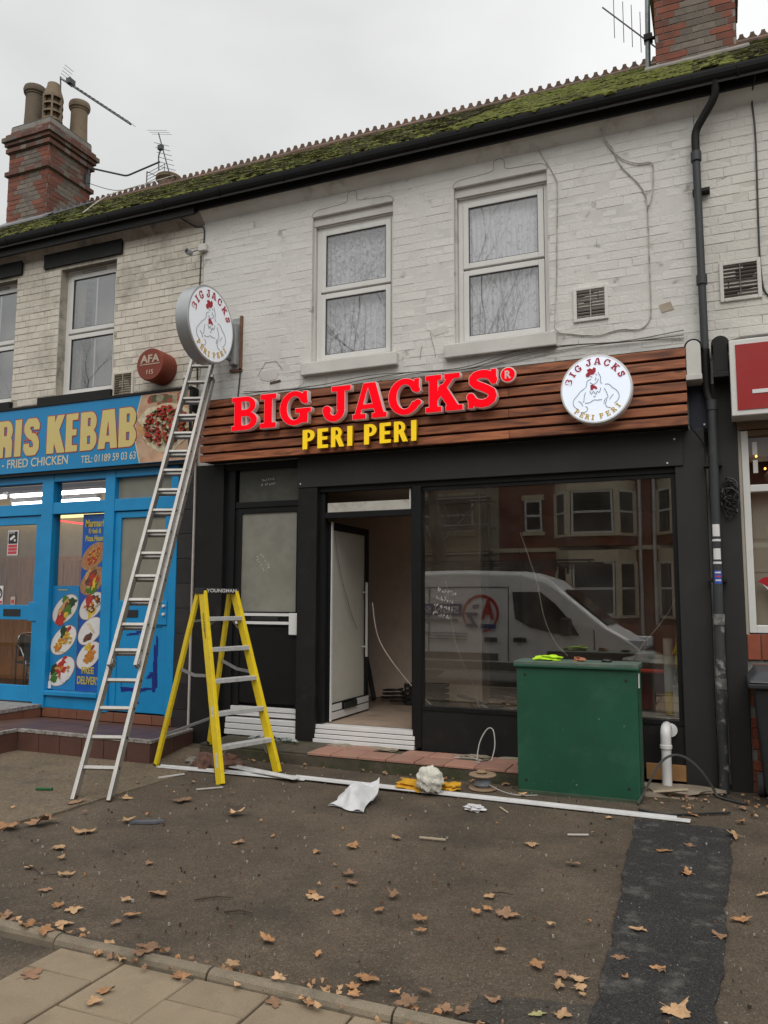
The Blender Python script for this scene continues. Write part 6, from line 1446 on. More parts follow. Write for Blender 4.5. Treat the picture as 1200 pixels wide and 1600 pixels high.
# pizza picture panel with curved left edge
pp = MB(); P = [(-6.66+.09*math.sin(PI*(k/14))*-1, 3.378+.872*k/14) for k in range(15)]+[(-5.935,4.25),(-5.935,3.378)]
pp.prism(P, -.1162, -.1152, 'xz'); pic = pp.build('pizza_picture', M('picture_backdrop', (.52,.32,.20), .4, .35, 6, dirt=((.55,.40,.28),.7,4,.45,.65)), ks)
pe = MB()
for k in range(14): a, b_ = P[k], P[k+1]; pe.add([(a[0]-.012,-.118,a[1]),(a[0]+.004,-.118,a[1]),(b_[0]+.004,-.118,b_[1]),(b_[0]-.012,-.118,b_[1])], [(0,1,2,3)])
pe.build('picture_border', SUBT, pic)
dish(pic,-6.27,3.82,.40,.30,.0,[('bun',0,0,.97,.97,1,0),('cream',0,0,.90,.90,1,0),('pizza',0,0,.06,.06,70,.74),('cream',0,0,.06,.05,40,.74),('red',0,0,.060,.055,95,.74),('meat',0,0,.03,.03,40,.74),('green',0,0,.025,.025,24,.72)],12,'cream',-.1168)
gp = MB(); rg = random.Random(2)
for k in range(26):
    x, z, r = rg.uniform(-6.55,-6.0), rg.uniform(4.10,4.23), rg.uniform(.03,.075)
    if z+r > 4.245: z = 4.245-r
    gp.prism([(x+r*math.cos(t), z+r*.8*math.sin(t)) for t in np.arange(0,6.28,.6)], -.1172-.0001*k, -.1168, 'xz', k % 3)
gp.build('vegetables', [M('olive_print', (.10,.10,.04), .4, .4, 20), M('tomato_print', (.35,.05,.03), .4, .3, 20), M('pale_veg_print', (.30,.27,.16), .4, .3, 20)], pic)

# black tiled pilaster and white edge strip
pl = thing('tiled_pilaster', 'black tiled pilaster between the blue door and the black shopfront', 'pilaster', (-6,0,.1))
MB().box(-6.12,-.012,.06,-5.885,.12,3.36).build('backing', GROUT, pl)
for k in range(11):
    z = .08+.30*k; 
    for a, b_ in (((-6.118,-6.004),(-5.999,-5.888)) if False else ((-6.118,-5.888),)): MB().box(a,-.022,z,b_,-.0125,min(z+.292,3.36)).build('wall_tile', BTILE, pl, bevel=.002)
tag(MB().box(-5.884,-.045,.16,-5.864,-.005,3.345).build('edge_trim', M('pale_trim', (.50,.46,.42), .5, .1, 4)), 'thin pale vertical trim beside the black tiled pilaster', 'trim')

# brown tiled entrance steps of the takeaway
SY, ST, SB = -1.20, .240, .165            # front edge, top at the front, top at the back (it falls towards the wall)
def stz(y): return SB+(ST-SB)*(y/SY)
def xr(y): return -5.82+.355*(y/SY)       # slanted right end
def slab_quad(b, x0a, x0b, x1a, x1b, y0, y1, lift0, lift1):
    """sloped slab between front y0 and back y1; x0a..x1a at the front, x0b..x1b at the back"""
    q = [(x0a,y0),(x1a,y0),(x1b,y1),(x0b,y1)]
    return b.add([(x, y, stz(y)+lift0) for x, y in q]+[(x, y, stz(y)+lift1) for x, y in q], [(3,2,1,0),(4,5,6,7),(0,1,5,4),(1,2,6,5),(2,3,7,6),(3,0,4,7)])
b = MB(); b.prism([(-12.9,-.002),(-12.9,SY+.012),(xr(SY)-.014,SY+.012),(xr(0)-.014,-.002)], -.05, .13, 'xy'); slab_quad(b, -12.9, -12.9, xr(SY)-.014, xr(0)-.014, SY+.012, -.002, -.09, -.014)
ts = struct(b.build('tiled_step', GROUTL))
MB().box(-12.9,-1.95,-.05,-7.31,SY+.002,.226).build('step_block', GROUTL, ts); MB().box(-12.9,-.86,.245,-8.22,-.012,.300).build('landing', GROUTL, ts); MB().box(-12.9,-.86,.10,-8.22,-.012,.2449).build('landing_core', GROUTL, ts)
MB().box(-12.9,-.85,.301,-8.215,-.0,.325).build('landing_slab', M('worn_pale_slab', (.27,.255,.235), .8, .2, 8, dirt=((.15,.14,.13),.6,14,.5,.7)), ts); MB().box(-12.9,-.872,.285,-8.20,-.85,.330).build('nosing', NOSE, ts); MB().box(-8.214,-.872,.285,-8.19,0,.330).build('nosing', NOSE, ts)
def tiles(u0, u1, w_, f):
    n = int(round((u1-u0)/w_)); d = (u1-u0)/n
    for k in range(n): f(u0+d*k+.004, u0+d*(k+1)-.004)
tiles(-7.29,xr(SY),.31, lambda a, b: MB().box(a,SY-.010,-.02,b,SY+.011,.214).build('riser_tile', STEPT, ts, bevel=.004))
def side_riser(a, b):
    q = [(xr(a)-.010,a),(xr(a)+.008,a),(xr(b)+.008,b),(xr(b)-.010,b)]; m_ = MB().add([(x, y, -.02) for x, y in q]+[(x, y, stz(y)-.024) for x, y in q], [(3,2,1,0),(4,5,6,7),(0,1,5,4),(1,2,6,5),(2,3,7,6),(3,0,4,7)]); m_.build('riser_tile', STEPT, ts, bevel=.003)
tiles(SY+.01,-.03,.30, side_riser)
tiles(-1.94,SY-.01,.29, lambda a, b: MB().box(-7.312,a,-.02,-7.296,b,.212).build('riser_tile', STEPT, ts, bevel=.004))
for j_ in range(4):
    y0, y1 = SY+.012+.295*j_, min(SY+.012+.295*(j_+1)-.006, -.024); n_ = 8
    for k in range(n_):
        x0, d0, d1 = -8.19, (xr(y0)-.02+8.19)/n_, (xr(y1)-.02+8.19)/n_
        slab_quad(MB(), x0+d0*k+.003, x0+d1*k+.003, x0+d0*(k+1)-.003, x0+d1*(k+1)-.003, y0, y1, -.016, rng.uniform(-.0015,.0015)).build('tread_tile', STEPT, ts, bevel=.003)
tiles(-12.8,-7.32,.31, lambda a, b: MB().box(a,-1.92,.226,b,SY,.238).build('tread_tile', STEPT, ts, bevel=.003))
MB().box(-7.29,SY-.018,.212,xr(SY)+.014,SY+.030,.248).build('nosing', NOSE, ts, bevel=.004); MB().box(-7.335,-1.96,.212,-7.287,SY-.019,.248).build('nosing', NOSE, ts, bevel=.004)
b = MB(); q = [(xr(SY)-.030,SY+.031),(xr(SY)+.014,SY+.031),(xr(0)+.014,-.02),(xr(0)-.030,-.02)]; b.add([(x, y, stz(y)-.022) for x, y in q]+[(x, y, stz(y)+.007) for x, y in q], [(3,2,1,0),(4,5,6,7),(0,1,5,4),(1,2,6,5),(2,3,7,6),(3,0,4,7)]); b.build('nosing', NOSE, ts, bevel=.004)
tiles(-8.19,-6.13,.295, lambda a, b: MB().box(a,-.020,.172,b,.0,.285).build('riser_tile', STEPR, ts, bevel=.003))
tiles(-.84,-.02,.27, lambda a, b: MB().box(-8.216,a,.172,-8.198,b,.285).build('riser_tile', STEPR, ts, bevel=.003))

# ------------------------------------------------------------------ extending ladder
ld = thing('extension_ladder', 'long aluminium two-section ladder leaning from the pavement to the wall behind the round sign', 'ladder', (-5,-2.6,0))
l_ = Vector((-.30,.954,0)).normalized(); wv = Vector((l_.y,-l_.x,0)); run, ris = 2.68, 4.75
ax = (l_*run+Vector((0,0,ris))); LL = ax.length; ax.normalize(); nrm = wv.cross(ax).normalized()
if nrm.dot(Vector((0,-1,0))) < 0: nrm = -nrm
Lf = Vector((-5.105,-2.615,.0)); WD = .315
def stile(p, a, b, off, wd_, name, mt=ALU):
    q0 = p+ax*a+nrm*off; q1 = p+ax*b+nrm*off
    bb = MB(); c = wv
    # channel section: web and two flanges
    bb.bar(q0, q1, .034, .078, nrm); o = bb.build(name, mt, ld, bevel=.003)
    return o
for s in (0, 1): stile(Lf+wv*(WD*s), .0, LL*.955-.25, 0, .03, 'stile')
for k in range(17):
    d = .28+.268*k
    if d < LL*.955-.3: MB().bar(Lf+wv*.0+ax*d, Lf+wv*WD+ax*d, .036, .032, ax).build('rung', ALU, ld, bevel=.004)
off = .068; f0, f1 = 1.19, LL+.12
for s in (0, 1): stile(Lf+wv*(.03+(WD-.06)*s), f0, f1, off, .03, 'fly_stile')
for k in range(18):
    d = .28+.268*(k+4)
    if f0+.03 < d < f1-.05: MB().bar(Lf+wv*.03+ax*d+nrm*off, Lf+wv*(WD-.03)+ax*d+nrm*off, .036, .032, ax).build('fly_rung', ALU, ld, bevel=.004)
for s in (0, 1):
    p = Lf+wv*(WD*s)
    MB().bar(p-ax*.0+Vector((0,0,-.002)), p+ax*.05, .034, .07, nrm).build('rubber_foot', M('ochre_rubber', (.20,.14,.05), .8), ld)
    for k in range(16):
        d = .28+.268*k; q = Lf+wv*(WD*s)+ax*d
        if s: MB().tube([q+wv*.0172, q+wv*.0195], .013, 8).build('rung_hole', BLKPL, ld)
        q = Lf+wv*(.03+(WD-.06)*s)+ax*(.28+.268*(k+4))+nrm*off
        if s and d < 4.3: MB().tube([q+wv*.0172, q+wv*.0195], .013, 8).build('rung_hole', BLKPL, ld)
    q = Lf+wv*(.03+(WD-.06)*s)+ax*(f0+.02)+nrm*(off-.02); MB().bar(q, q+ax*.05, .05, .075, nrm).build('guide_bracket', ALUD, ld)
    q = Lf+wv*(WD*s)+ax*(LL*.955-.30)+nrm*.03; MB().bar(q, q+ax*.04, .045, .10, nrm).build('top_guide', ALUD, ld)

# ------------------------------------------------------------------ yellow step ladder
sl_ = thing('step_ladder', 'yellow fibreglass step ladder standing open in front of the black side door', 'step ladder', (-4.75,-1.1,0))
FLf, FRf, RLf, RRf = Vector((-4.31,-1.63,.0)), Vector((-4.09,-.985,.0)), Vector((-5.36,-1.245,.0)), Vector((-5.17,-.60,.135))
TA, TB = Vector((-4.84,-1.27,1.765)), Vector((-4.72,-.89,1.765))
td = (TB-TA).normalized(); dep = Vector((td.y,-td.x,0))
if dep.x < 0: dep = -dep
FLt, FRt = TA+dep*.02, TB+dep*.02; RLt, RRt = TA-dep*.05, TB-dep*.05
def yst(p, q, wd_, ht_, name='stile'): 
    b = MB(); d = (q-p).normalized(); a = td-(d*td.dot(d)); a.normalize(); n_ = d.cross(a)
    b.bar(p, q, ht_, wd_, a); return b.build(name, YEL, sl_, bevel=.004)
yst(FLf, FLt, .040, .092); yst(FRf, FRt, .040, .092); yst(RLf, RLt, .034, .055); yst(RRf, RRt, .034, .055)
b = MB(); c0, c1 = TA-td*.035, TB+td*.035
def quad_box(b, p, q, dv, w0, w1, z0, z1): 
    vs = [p+dv*w0, q+dv*w0, q+dv*w1, p+dv*w1]; b.add([v+Vector((0,0,z0)) for v in vs]+[v+Vector((0,0,z1)) for v in vs], [(3,2,1,0),(4,5,6,7),(0,1,5,4),(1,2,6,5),(2,3,7,6),(3,0,4,7)])
quad_box(b, c0, c1, dep, -.075, .065, -.02, .035); cap = b.build('top_cap', BLKPL, sl_, bevel=.006)
tm = text_mesh('cap_lettering', 'YOUNGMAN', M('white_print', (.72,.72,.70), .5), 1, .001, .02); n = len(tm.vertices); co = np.empty(n*3); tm.vertices.foreach_get('co', co); co = co.reshape(-1, 3); lo, hi = co.min(0), co.max(0)
q0 = TA+td*.01+dep*.0675; Lq = (TB-TA).length-.02
tm.vertices.foreach_set('co', np.array([q0+td*((v[0]-lo[0])/(hi[0]-lo[0])*Lq)+Vector((0,0,-.008+(v[1]-lo[1])/(hi[1]-lo[1])*.036))+dep*v[2]*.2 for v in co]).ravel()); tm.update(); put(tm, 'cap_lettering', cap)
for k in range(5):
    t = (.30+.296*k)/1.765; p, q = FLf.lerp(FLt, t), FRf.lerp(FRt, t); b = MB(); dd = (q-p).normalized()
    quad_box(b, p+dd*.015, q-dd*.015, dep, -.04, .045, -.012, .030); b.build('tread', M('pale_tread', (.56,.56,.55), .5, .1, 9, metal=.2, dirt=((.35,.34,.32),.6,14,.52,.7)), sl_, bevel=.004)
    if k in (0, 4):
        for e, f_ in ((p, dd), (q, -dd)): MB().tube([e+f_*.02-Vector((0,0,.12 if k == 0 else .09))-dep*.02, e+f_*.11-Vector((0,0,.012))], .008, 6).build('tread_brace', ALUD, sl_)
for t in (.18, .52, .83):
    p, q = RLf.lerp(RLt, t), RRf.lerp(RRt, t)
    if t != .52: MB().bar(p, q, .03, .022, (0,0,1)).build('rear_brace', ALUD, sl_)
    if t == .18: pass
for a, b_ in ((FLf, RLf), (FRf, RRf)):
    at, bt = (FLt, RLt) if a is FLf else (FRt, RRt); p, q = a.lerp(at, .54), b_.lerp(bt, .56); mdp = (p+q)/2+Vector((0,0,-.03))
    MB().bar(p, mdp, .012, .03, (0,0,1)).build('spreader', ALUD, sl_); MB().bar(mdp, q, .012, .03, (0,0,1)).build('spreader', ALUD, sl_)
for t, h in ((.33,.10),(.08,.13)):
    p = FLf.lerp(FLt, t)+td*-.0205; b = MB(); d = (FLt-FLf).normalized(); b.bar(p, p+d*h, .03, .002, td); b.build('warning_label', M('label_pale', (.62,.60,.50), .6, .2, 30), sl_)
tmm = text_mesh('side_lettering', 'YOUNGMAN', BLKPL, 1, .001, .01); co = np.empty(len(tmm.vertices)*3); tmm.vertices.foreach_get('co', co); co = co.reshape(-1, 3); lo, hi = co.min(0), co.max(0)
d = (FLt-FLf).normalized(); n_ = (dep-d*dep.dot(d)).normalized(); base = FLf.lerp(FLt, .88)-td*.0210-n_*.010
tmm.vertices.foreach_set('co', np.array([base-d*((v[0]-lo[0])/(hi[0]-lo[0])*.26)+n_*((v[1]-lo[1])/(hi[1]-lo[1])*.024)-td*.001 for v in co]).ravel()); tmm.update(); put(tmm, 'side_lettering', sl_)
for p, t_ in ((FLf, FLt), (FRf, FRt), (RLf, RLt), (RRf, RRt)): 
    d = (t_-p).normalized(); MB().bar(p+Vector((0,0,.001)), p+d*.03, .078 if p in (FLf, FRf) else .05, .036, td).build('rubber_foot', BLKPL, sl_)

# ------------------------------------------------------------------ things lying on the ground
WST = M('white_upvc_strip', (.66,.655,.65), .4, .05, 4, dirt=((.42,.39,.35),.5,5,.52,.75))
for p, q, lab in (((-5.28,-1.30),(-3.66,-1.20),'short white plastic trim strip on the ground under the step ladder'),((-4.55,-1.10),(-3.70,-1.30),'second short white strip lying across the end of the first one'),((-3.80,-1.17),(-.30,-1.25),'long white plastic trim strip lying along the tarmac in front of the green cabinet')):
    t_ = thing('trim_strip', lab, 'trim strip', (p[0],p[1],0)); zz = .012 if 'second' not in lab else .035
    MB().bar((p[0],p[1],zz+.009),(q[0],q[1],zz+.005),.085,.010).build('strip_face', WST, t_, bevel=.003); dv = Vector((q[0]-p[0],q[1]-p[1],0)).normalized(); nv = Vector((-dv.y,dv.x,0))*.036
    MB().bar((p[0]+nv.x,p[1]+nv.y,zz+.016),(q[0]+nv.x-.1,q[1]+nv.y,zz+.016),.012,.012).build('strip_lip', WST, t_)
def crumple(c, sz, seed, mt, amp=.3, n=3, fq=4, name='crumpled_bag'): return MB().add(*blob(c, 1, seed, n, amp, sz, fq)).build(name, mt, None, smooth=True)
BAGM = M('white_paper_bag', (.62,.62,.63), .7, .08, 9, .5, 25, dirt=((.45,.44,.43),.5,10,.5,.72))
def bag():
    rg = random.Random(3); b = MB(); nx, ny = 22, 12; vs = []
    A, B_, C_, D_ = Vector((-3.06,-1.93,.02)), Vector((-2.70,-2.03,.02)), Vector((-2.80,-1.45,.16)), Vector((-3.0,-1.62,.10))
    for side in (0, 1):
        for j in range(ny+1):
            for i in range(nx+1):
                u, v = i/nx, j/ny; p = A.lerp(B_, u).lerp(D_.lerp(C_, u), v); puff = math.sin(PI*u)*math.sin(PI*min(1, v*1.1)); 
                w_ = .020*math.sin(9*u+5*v)+.016*math.sin(17*u-11*v+1)+.011*math.sin(31*v+8*u)
                z = .11*puff+.5*w_ if side else -.03*puff*.2
                vs.append((p.x+.02*math.sin(7*v+3*u), p.y+.02*math.sin(8*u), max(.012, p.z*.8*v+z+.012)))
    N = (nx+1)*(ny+1)
    fs = [(s*N+j*(nx+1)+i, s*N+j*(nx+1)+i+1, s*N+(j+1)*(nx+1)+i+1, s*N+(j+1)*(nx+1)+i) for s in (0, 1) for j in range(ny) for i in range(nx)]
    b.add(vs, fs); return b.build('crumpled_bag', BAGM, None, smooth=True)
tag(bag(), 'crumpled white paper bag lying on the tarmac in front of the white strip', 'bag')
tag(crumple((-2.99,-1.42,.025), (.12,.07,.018), 33, BAGM, .4, 3, 4, 'paper_scrap'), 'thin white scrap lying on the white strip behind the bag', 'paper scrap')
YC = M('ochre_cloth', (.58,.30,.015), .85, .15, 14, .5, 60)
yc = MB(); yc.add(*blob((-2.62,-1.12,.04), 1, 6, 3, .35, (.15,.11,.055), 4)); yc.add(*blob((-2.33,-1.02,.035), 1, 16, 3, .35, (.10,.08,.04), 4)); yc.add(*blob((-2.48,-1.05,.03), 1, 26, 3, .25, (.18,.07,.03), 4))
tag(yc.build('cloth', YC, None, smooth=True), 'mustard yellow cloth bunched on the white strip behind the white rag ball', 'cloth')
wr = MB(); vs, f_ = blob((0,0,0), 1, 8, 4, .10, (1,1,1), 5); rg = random.Random(2)
vs = [Vector(v)*(1.02-.10*abs(math.sin(7*v[0]+4*v[2]+2*math.sin(3*v[1])))*abs(math.cos(6*v[1]+3*v[0]))-.06*abs(math.sin(15*v[2]+9*v[0]+2*math.sin(7*v[1])))-.03*abs(math.sin(29*v[1]+17*v[2]))) for v in vs]
wr.add([(-2.42+v.x*.128, -1.22+v.y*.125, .128+v.z*.122) for v in vs], f_)
tag(wr.build('rag_ball', M('white_rag', (.62,.60,.52), .9, .08, 14, .5, 70), None, smooth=True), 'round ball of crumpled white rag in front of the yellow cloth', 'rag')
rl = thing('cable_reel', 'small cardboard cable reel with grey wire on the ground before the step', 'cable reel', (-2.05,-.85,0)); CARD = M('brown_card', (.28,.19,.12), .85, .15, 9)
MB().lathe([(0,0),(.125,.0),(.13,.008),(.125,.018),(0,.018)], (-2.05,-.86,.008), 'z', 18).build('lower_flange', CARD, rl, smooth=True); MB().lathe([(.06,.018),(.078,.04),(.072,.09),(.066,.115)], (-2.05,-.86,.008), 'z', 18).build('wire_winding', M('grey_wire', (.20,.21,.23), .5, .3, 60), rl, smooth=True)
b = MB(); b.lathe([(.03,.115),(.12,.112),(.125,.122),(.118,.130),(.035,.130),(.03,.115)], (-2.05,-.86,.012), 'z', 14); b.build('upper_flange', CARD, rl, smooth=True)
b = MB(); b.lathe([(0,.13),(.03,.13),(.05,.15),(.03,.165),(0,.165)], (-2.06,-.86,.008), 'z', 10); b.build('torn_flap', CARD, rl)
wire('reel_wire', [(-1.98,-.90,.06),(-1.85,-.96,.03),(-1.7,-.98,.014),(-1.55,-.9,.012)], .004, M('pale_wire', (.42,.42,.40), .4), 'loose wire tail from the cable reel', 'wire')
tag(crumple((-1.91,-1.60,.03), (.075,.05,.022), 43, BAGM, .4, 3, 4, 'paper_scrap'), 'small white scrap on the tarmac left of the green cabinet corner', 'paper scrap')
STM = M('pale_stick', (.50,.42,.30), .8); WSTK = M('white_stick', (.6,.58,.55), .6)
for p, q, mt, lab, r in (((-2.05,-2.47),(-1.86,-2.46),STM,'straight pale wooden stick in the middle of the tarmac',.006),((-4.96,-1.70),(-4.83,-1.48),WSTK,'white plastic offcut by the kerb of the brown concrete, left of the step ladder',.007),((-4.36,-1.93),(-4.19,-1.77),WSTK,'thin white stick in front of the step ladder foot',.005),((-1.74,-1.44),(-1.64,-1.58),STM,'short pale twig right of the small white scrap',.005),((-1.10,-1.98),(-.96,-1.93),WSTK,'thin white sliver on the tarmac left of the dark patch',.005),((-.62,-.62),(-.35,-.42),STM,'splinter of wood leaning on the cement mound',.008)):
    z = .012 if 'cement' not in lab else .06
    tag(MB().bar((p[0],p[1],z+r),(q[0],q[1],z+r*1.4),r*2.2,r*1.6).build('stick', mt), lab, 'stick')
tag(MB().bar((-5.64,-2.51,.026),(-5.50,-2.46,.026),.030,.020).build('green_offcut', M('green_plastic', (.02,.11,.035), .5), bevel=.004), 'small green plastic offcut on the brown concrete left of the long ladder', 'litter')
tag(MB().prism([(-4.19,-3.0),(-4.02,-2.93),(-3.97,-2.86),(-4.03,-2.84),(-4.16,-2.93)], .006, .022, 'xy').build('slate_piece', M('grey_slate', (.10,.105,.12), .7, .2, 9)), 'thin broken grey slate on the tarmac in front of the long ladder', 'slate')
for k, (x, y_, r) in enumerate(((-4.80,-1.16,.11),(-4.66,-1.12,.12),(-4.70,-1.0,.10),(-4.58,-1.26,.06),(-4.93,-1.02,.05),(-4.54,-1.02,.07))):
    tag(MB().add(*blob((x,y_,r*.55+.005), r, 50+k, 2, .32, (1.1,.8,.8), 2.6)).build('rubble_lump', M('reddish_rubble', (.13,.062,.045), .95, .3, 12, .6, 60, dirt=((.22,.17,.14),.6,9,.5,.7))), ['large reddish brown lump of rubble farthest left under the step ladder','largest reddish brown lump of rubble under the step ladder','reddish brown lump of rubble behind the two largest ones','small reddish brown lump nearest the front foot of the step ladder','smallest brown lump at the left end of the rubble','small brown lump at the right end of the rubble by the step'][k], 'rubble', 'rubble lumps under the step ladder')
for k, (x, y_) in enumerate(((-5.12,-.98),(-4.98,-.94),(-5.02,-1.08))): tag(MB().add(*blob((x,y_,.035), .05, 70+k, 2, .3, (1.2,.9,.8), 3)).build('stone', M('grey_stone', (.22,.20,.17), .9, .2, 12)), 'small grey stone beside the foot of the brown tiled step', 'stone', 'stones by the tiled step')
gb = MB(); rg = random.Random(6)
for k in range(24): gb.add(*blob((-4.60+rg.uniform(-.28,.3), -.22+rg.uniform(-.12,.12), .15+rg.uniform(0,.03)), rg.uniform(.012,.03), k, 1, .4, (1.5,1,.6)))
o = gb.build('broken_glass', M('greenish_shards', (.30,.34,.32), .25, .2, 20)); o['kind'] = 'stuff'
tag(crumple((-4.62,-.24,.165), (.05,.04,.03), 3, BLKPL, .4, 2, 3, 'black_scrap'), 'black scrap among broken glass on the step before the side door', 'litter')
# grit: small pale chips nobody could count
gt = MB(); rg = random.Random(12)
for k in range(900):
    x, y_ = rg.uniform(-6.5,.6), rg.uniform(-4.66,-.65); r = rg.choice((.0018,.0022,.003,.003,.0045,.008)); a0 = rg.uniform(0,6); z = .016
    P = [(x+r*rg.uniform(.6,1.3)*math.cos(a0+q*1.3), y_+r*rg.uniform(.6,1.3)*math.sin(a0+q*1.3)) for q in range(5)]
    gt.prism(P, z-.010, z+r*.5, 'xy', 0 if rg.random() < .35 else (1 if rg.random() < .6 else 2))
o = gt.build('grit', [M('pale_grit', (.34,.31,.27), .9), M('dark_grit', (.05,.04,.03), .9), M('brown_crumb', (.16,.085,.04), .9)], fix=False); o['kind'] = 'stuff'
# twigs
for k, (p, q) in enumerate((((-4.13,-4.02),(-3.92,-4.10)),((-2.80,-4.07),(-2.62,-3.95)),((-2.55,-4.15),(-2.4,-4.1)),((-3.72,-4.06),(-3.90,-4.12)),((-1.32,-3.32),(-1.17,-3.28)))):
    tag(MB().tube([(p[0],p[1],.016),((p[0]+q[0])/2,(p[1]+q[1])/2+.012,.022),(q[0],q[1],.015)], [.005,.004,.002], 5).build('twig', M('dark_twig', (.055,.038,.025), .9)), 'thin dark twig on the tarmac near the kerb', 'twig', 'twigs on the tarmac')

# ------------------------------------------------------------------ fallen plane leaves
LEAFM = [M('leaf_%s' % n_, c_, .75, .18, 30, dirt=((.10,.05,.022),.55,28,.5,.7), rand=.22) for n_, c_ in (('tan',(.50,.31,.165)),('rust',(.40,.205,.092)),('brown',(.27,.155,.088)))]
LEAFG = M('leaf_pale_green', (.38,.36,.16), .75, .12, 30, dirt=((.28,.22,.09),.5,24,.5,.7))
def leaf_mesh(seed, mt, curl):
    rg = random.Random(seed); lobes = [(-2.25,.55),(-1.25,.86),(0,1.0),(1.25,.86),(2.25,.55)]; out = []
    for i, (a, L) in enumerate(lobes):
        a += rg.uniform(-.12,.12); L *= rg.uniform(.82,1.1)
        out += [(a-.42, L*.66), (a-.30, L*.84), (a-.19, L*.80), (a-.07, L*.93), (a, L), (a+.08, L*.92), (a+.20, L*.80), (a+.31, L*.82), (a+.43, L*.64)]
        if i < 4: out.append(((a+lobes[i+1][0])/2+rg.uniform(-.05,.05), .52*rg.uniform(.85,1.15)))
    out += [(2.75,.30),(PI,.10),(-2.75,.30)]
    ring = [(r*math.sin(a), r*math.cos(a)) for a, r in out]; n = len(ring); vs = []; 
    ph = [rg.uniform(0,6) for _ in range(4)]; ax_ = rg.uniform(0,PI)
    def zf(x, y): 
        r = math.hypot(x, y); u = x*math.cos(ax_)+y*math.sin(ax_)
        return curl*(.55*u*u*(1 if rg_sign > 0 else .8)+.16*math.sin(3*math.atan2(x, y)+ph[0])*r+.10*math.sin(5*math.atan2(x, y)+ph[1])*r)
    rg_sign = rg.choice((1,-1))
    for f in (.0, .55, 1.0):
        for (x, y) in (ring if f else [(0,0)]): vs.append((x*f, y*f, zf(x*f, y*f)))
    mn = min(v[2] for v in vs); vs = [(v[0], v[1], v[2]-mn) for v in vs]
    fs = [(0, 1+i, 1+(i+1) % n) for i in range(n)]+[(1+i, 1+n+i, 1+n+(i+1) % n, 1+(i+1) % n) for i in range(n)]
    b = MB().add(vs, fs); b.tube([(0,-.05,vs[0][2]),(.05,-.4,vs[0][2]*.6+.02),(.02,-.8,.03)], [.028,.02,.02], 4)
    return b.mesh('fallen_leaf', mt, (0,0,0), False, False)
LM = [leaf_mesh(k, LEAFM[k % 3], (.25,.55,.9,.4,.7)[k % 5]) for k in range(15)]; LG = leaf_mesh(40, LEAFG, .25)
LEAVES = [(-4.93,-3.44,3.0),(-4.82,-3.24,3.0),(-4.31,-3.32,2.0),(-4.22,-3.67,2.0),(-4.99,-2.72,2.0),(-4.73,-2.42,1.0),(-4.27,-2.29,2.0),(-4.24,-2.97,1.5),(-3.60,-2.45,1.5),(-3.17,-3.07,1.2),(-3.45,-3.68,1.0),(-3.76,-4.05,1.5),(-4.09,-4.04,1.3),(-3.69,-4.28,1.0),(-3.05,-4.07,2.4),(-3.15,-4.23,1.0),(-3.32,-4.44,1.7),(-2.98,-4.37,1.5),(-2.99,-4.49,1.0),(-3.58,-4.65,2.0),(-3.22,-4.63,2.2),(-3.31,-4.75,2.4),(-3.20,-4.77,2.6),(-2.60,-4.77,2.6),(-2.57,-4.72,3.0),(-2.96,-5.09,2.2),(-2.34,-4.83,2.0),(-2.54,-5.06,2.0),(-2.52,-5.16,2.0),(-2.13,-4.71,1.5),(-3.43,-4.44,1.0),(-4.03,-3.83,0.9),(-2.39,-2.84,1.8),(-2.21,-2.54,1.3),(-2.57,-3.04,1.0),(-2.20,-3.34,1.6),(-2.11,-3.48,1.4),(-2.20,-3.78,1.8),(-2.25,-3.71,1.0),(-1.97,-3.92,1.4),(-1.80,-3.55,1.4),(-1.80,-3.78,1.0),(-1.54,-3.82,1.9),(-1.49,-3.95,1.3),(-2.14,-4.36,2.1),(-1.85,-4.40,1.4),(-1.53,-4.52,2.6),(-1.55,-4.62,2.3),(-1.37,-4.60,1.6),(-1.25,-4.53,1.3),(-0.96,-4.49,2.3),(-1.26,-4.71,3.2),(-1.13,-4.65,1.5),(-1.05,-4.64,1.8),(-1.81,-4.85,1.8),(-1.86,-4.73,1.4),(-1.49,-4.74,2.0),(-1.30,-3.34,1.4),(-1.15,-3.59,2.0),(-1.07,-4.00,1.5),(-1.26,-3.52,0.9),(-1.30,-3.61,0.8),(-1.29,-2.29,1.2),(-0.95,-2.59,1.3),(-0.45,-2.08,1.8),(-0.29,-1.91,1.2),(-0.27,-2.52,1.8),(0.01,-1.55,2.0),(-0.29,-1.02,1.2),(0.05,-1.11,1.1),(0.09,-0.65,1.0),(-0.47,-3.50,1.8),(-0.52,-3.86,1.8),(-0.34,-3.91,1.9),(-0.87,-4.10,2.4),(-1.10,-3.57,1.0),(0.02,-3.14,2.2),(0.14,-2.71,1.6),(-0.09,-3.43,2.4),(-0.73,-4.14,1.4),(-0.67,-4.15,2.0),(-0.74,-4.26,1.8),(-0.65,-4.24,1.8),(-0.62,-4.30,0.9),(-0.26,-4.28,3.4),(-0.68,-4.50,1.8),(-0.77,-4.53,2.0),(-1.68,-0.95,1.0),(-0.89,-1.40,0.6)]
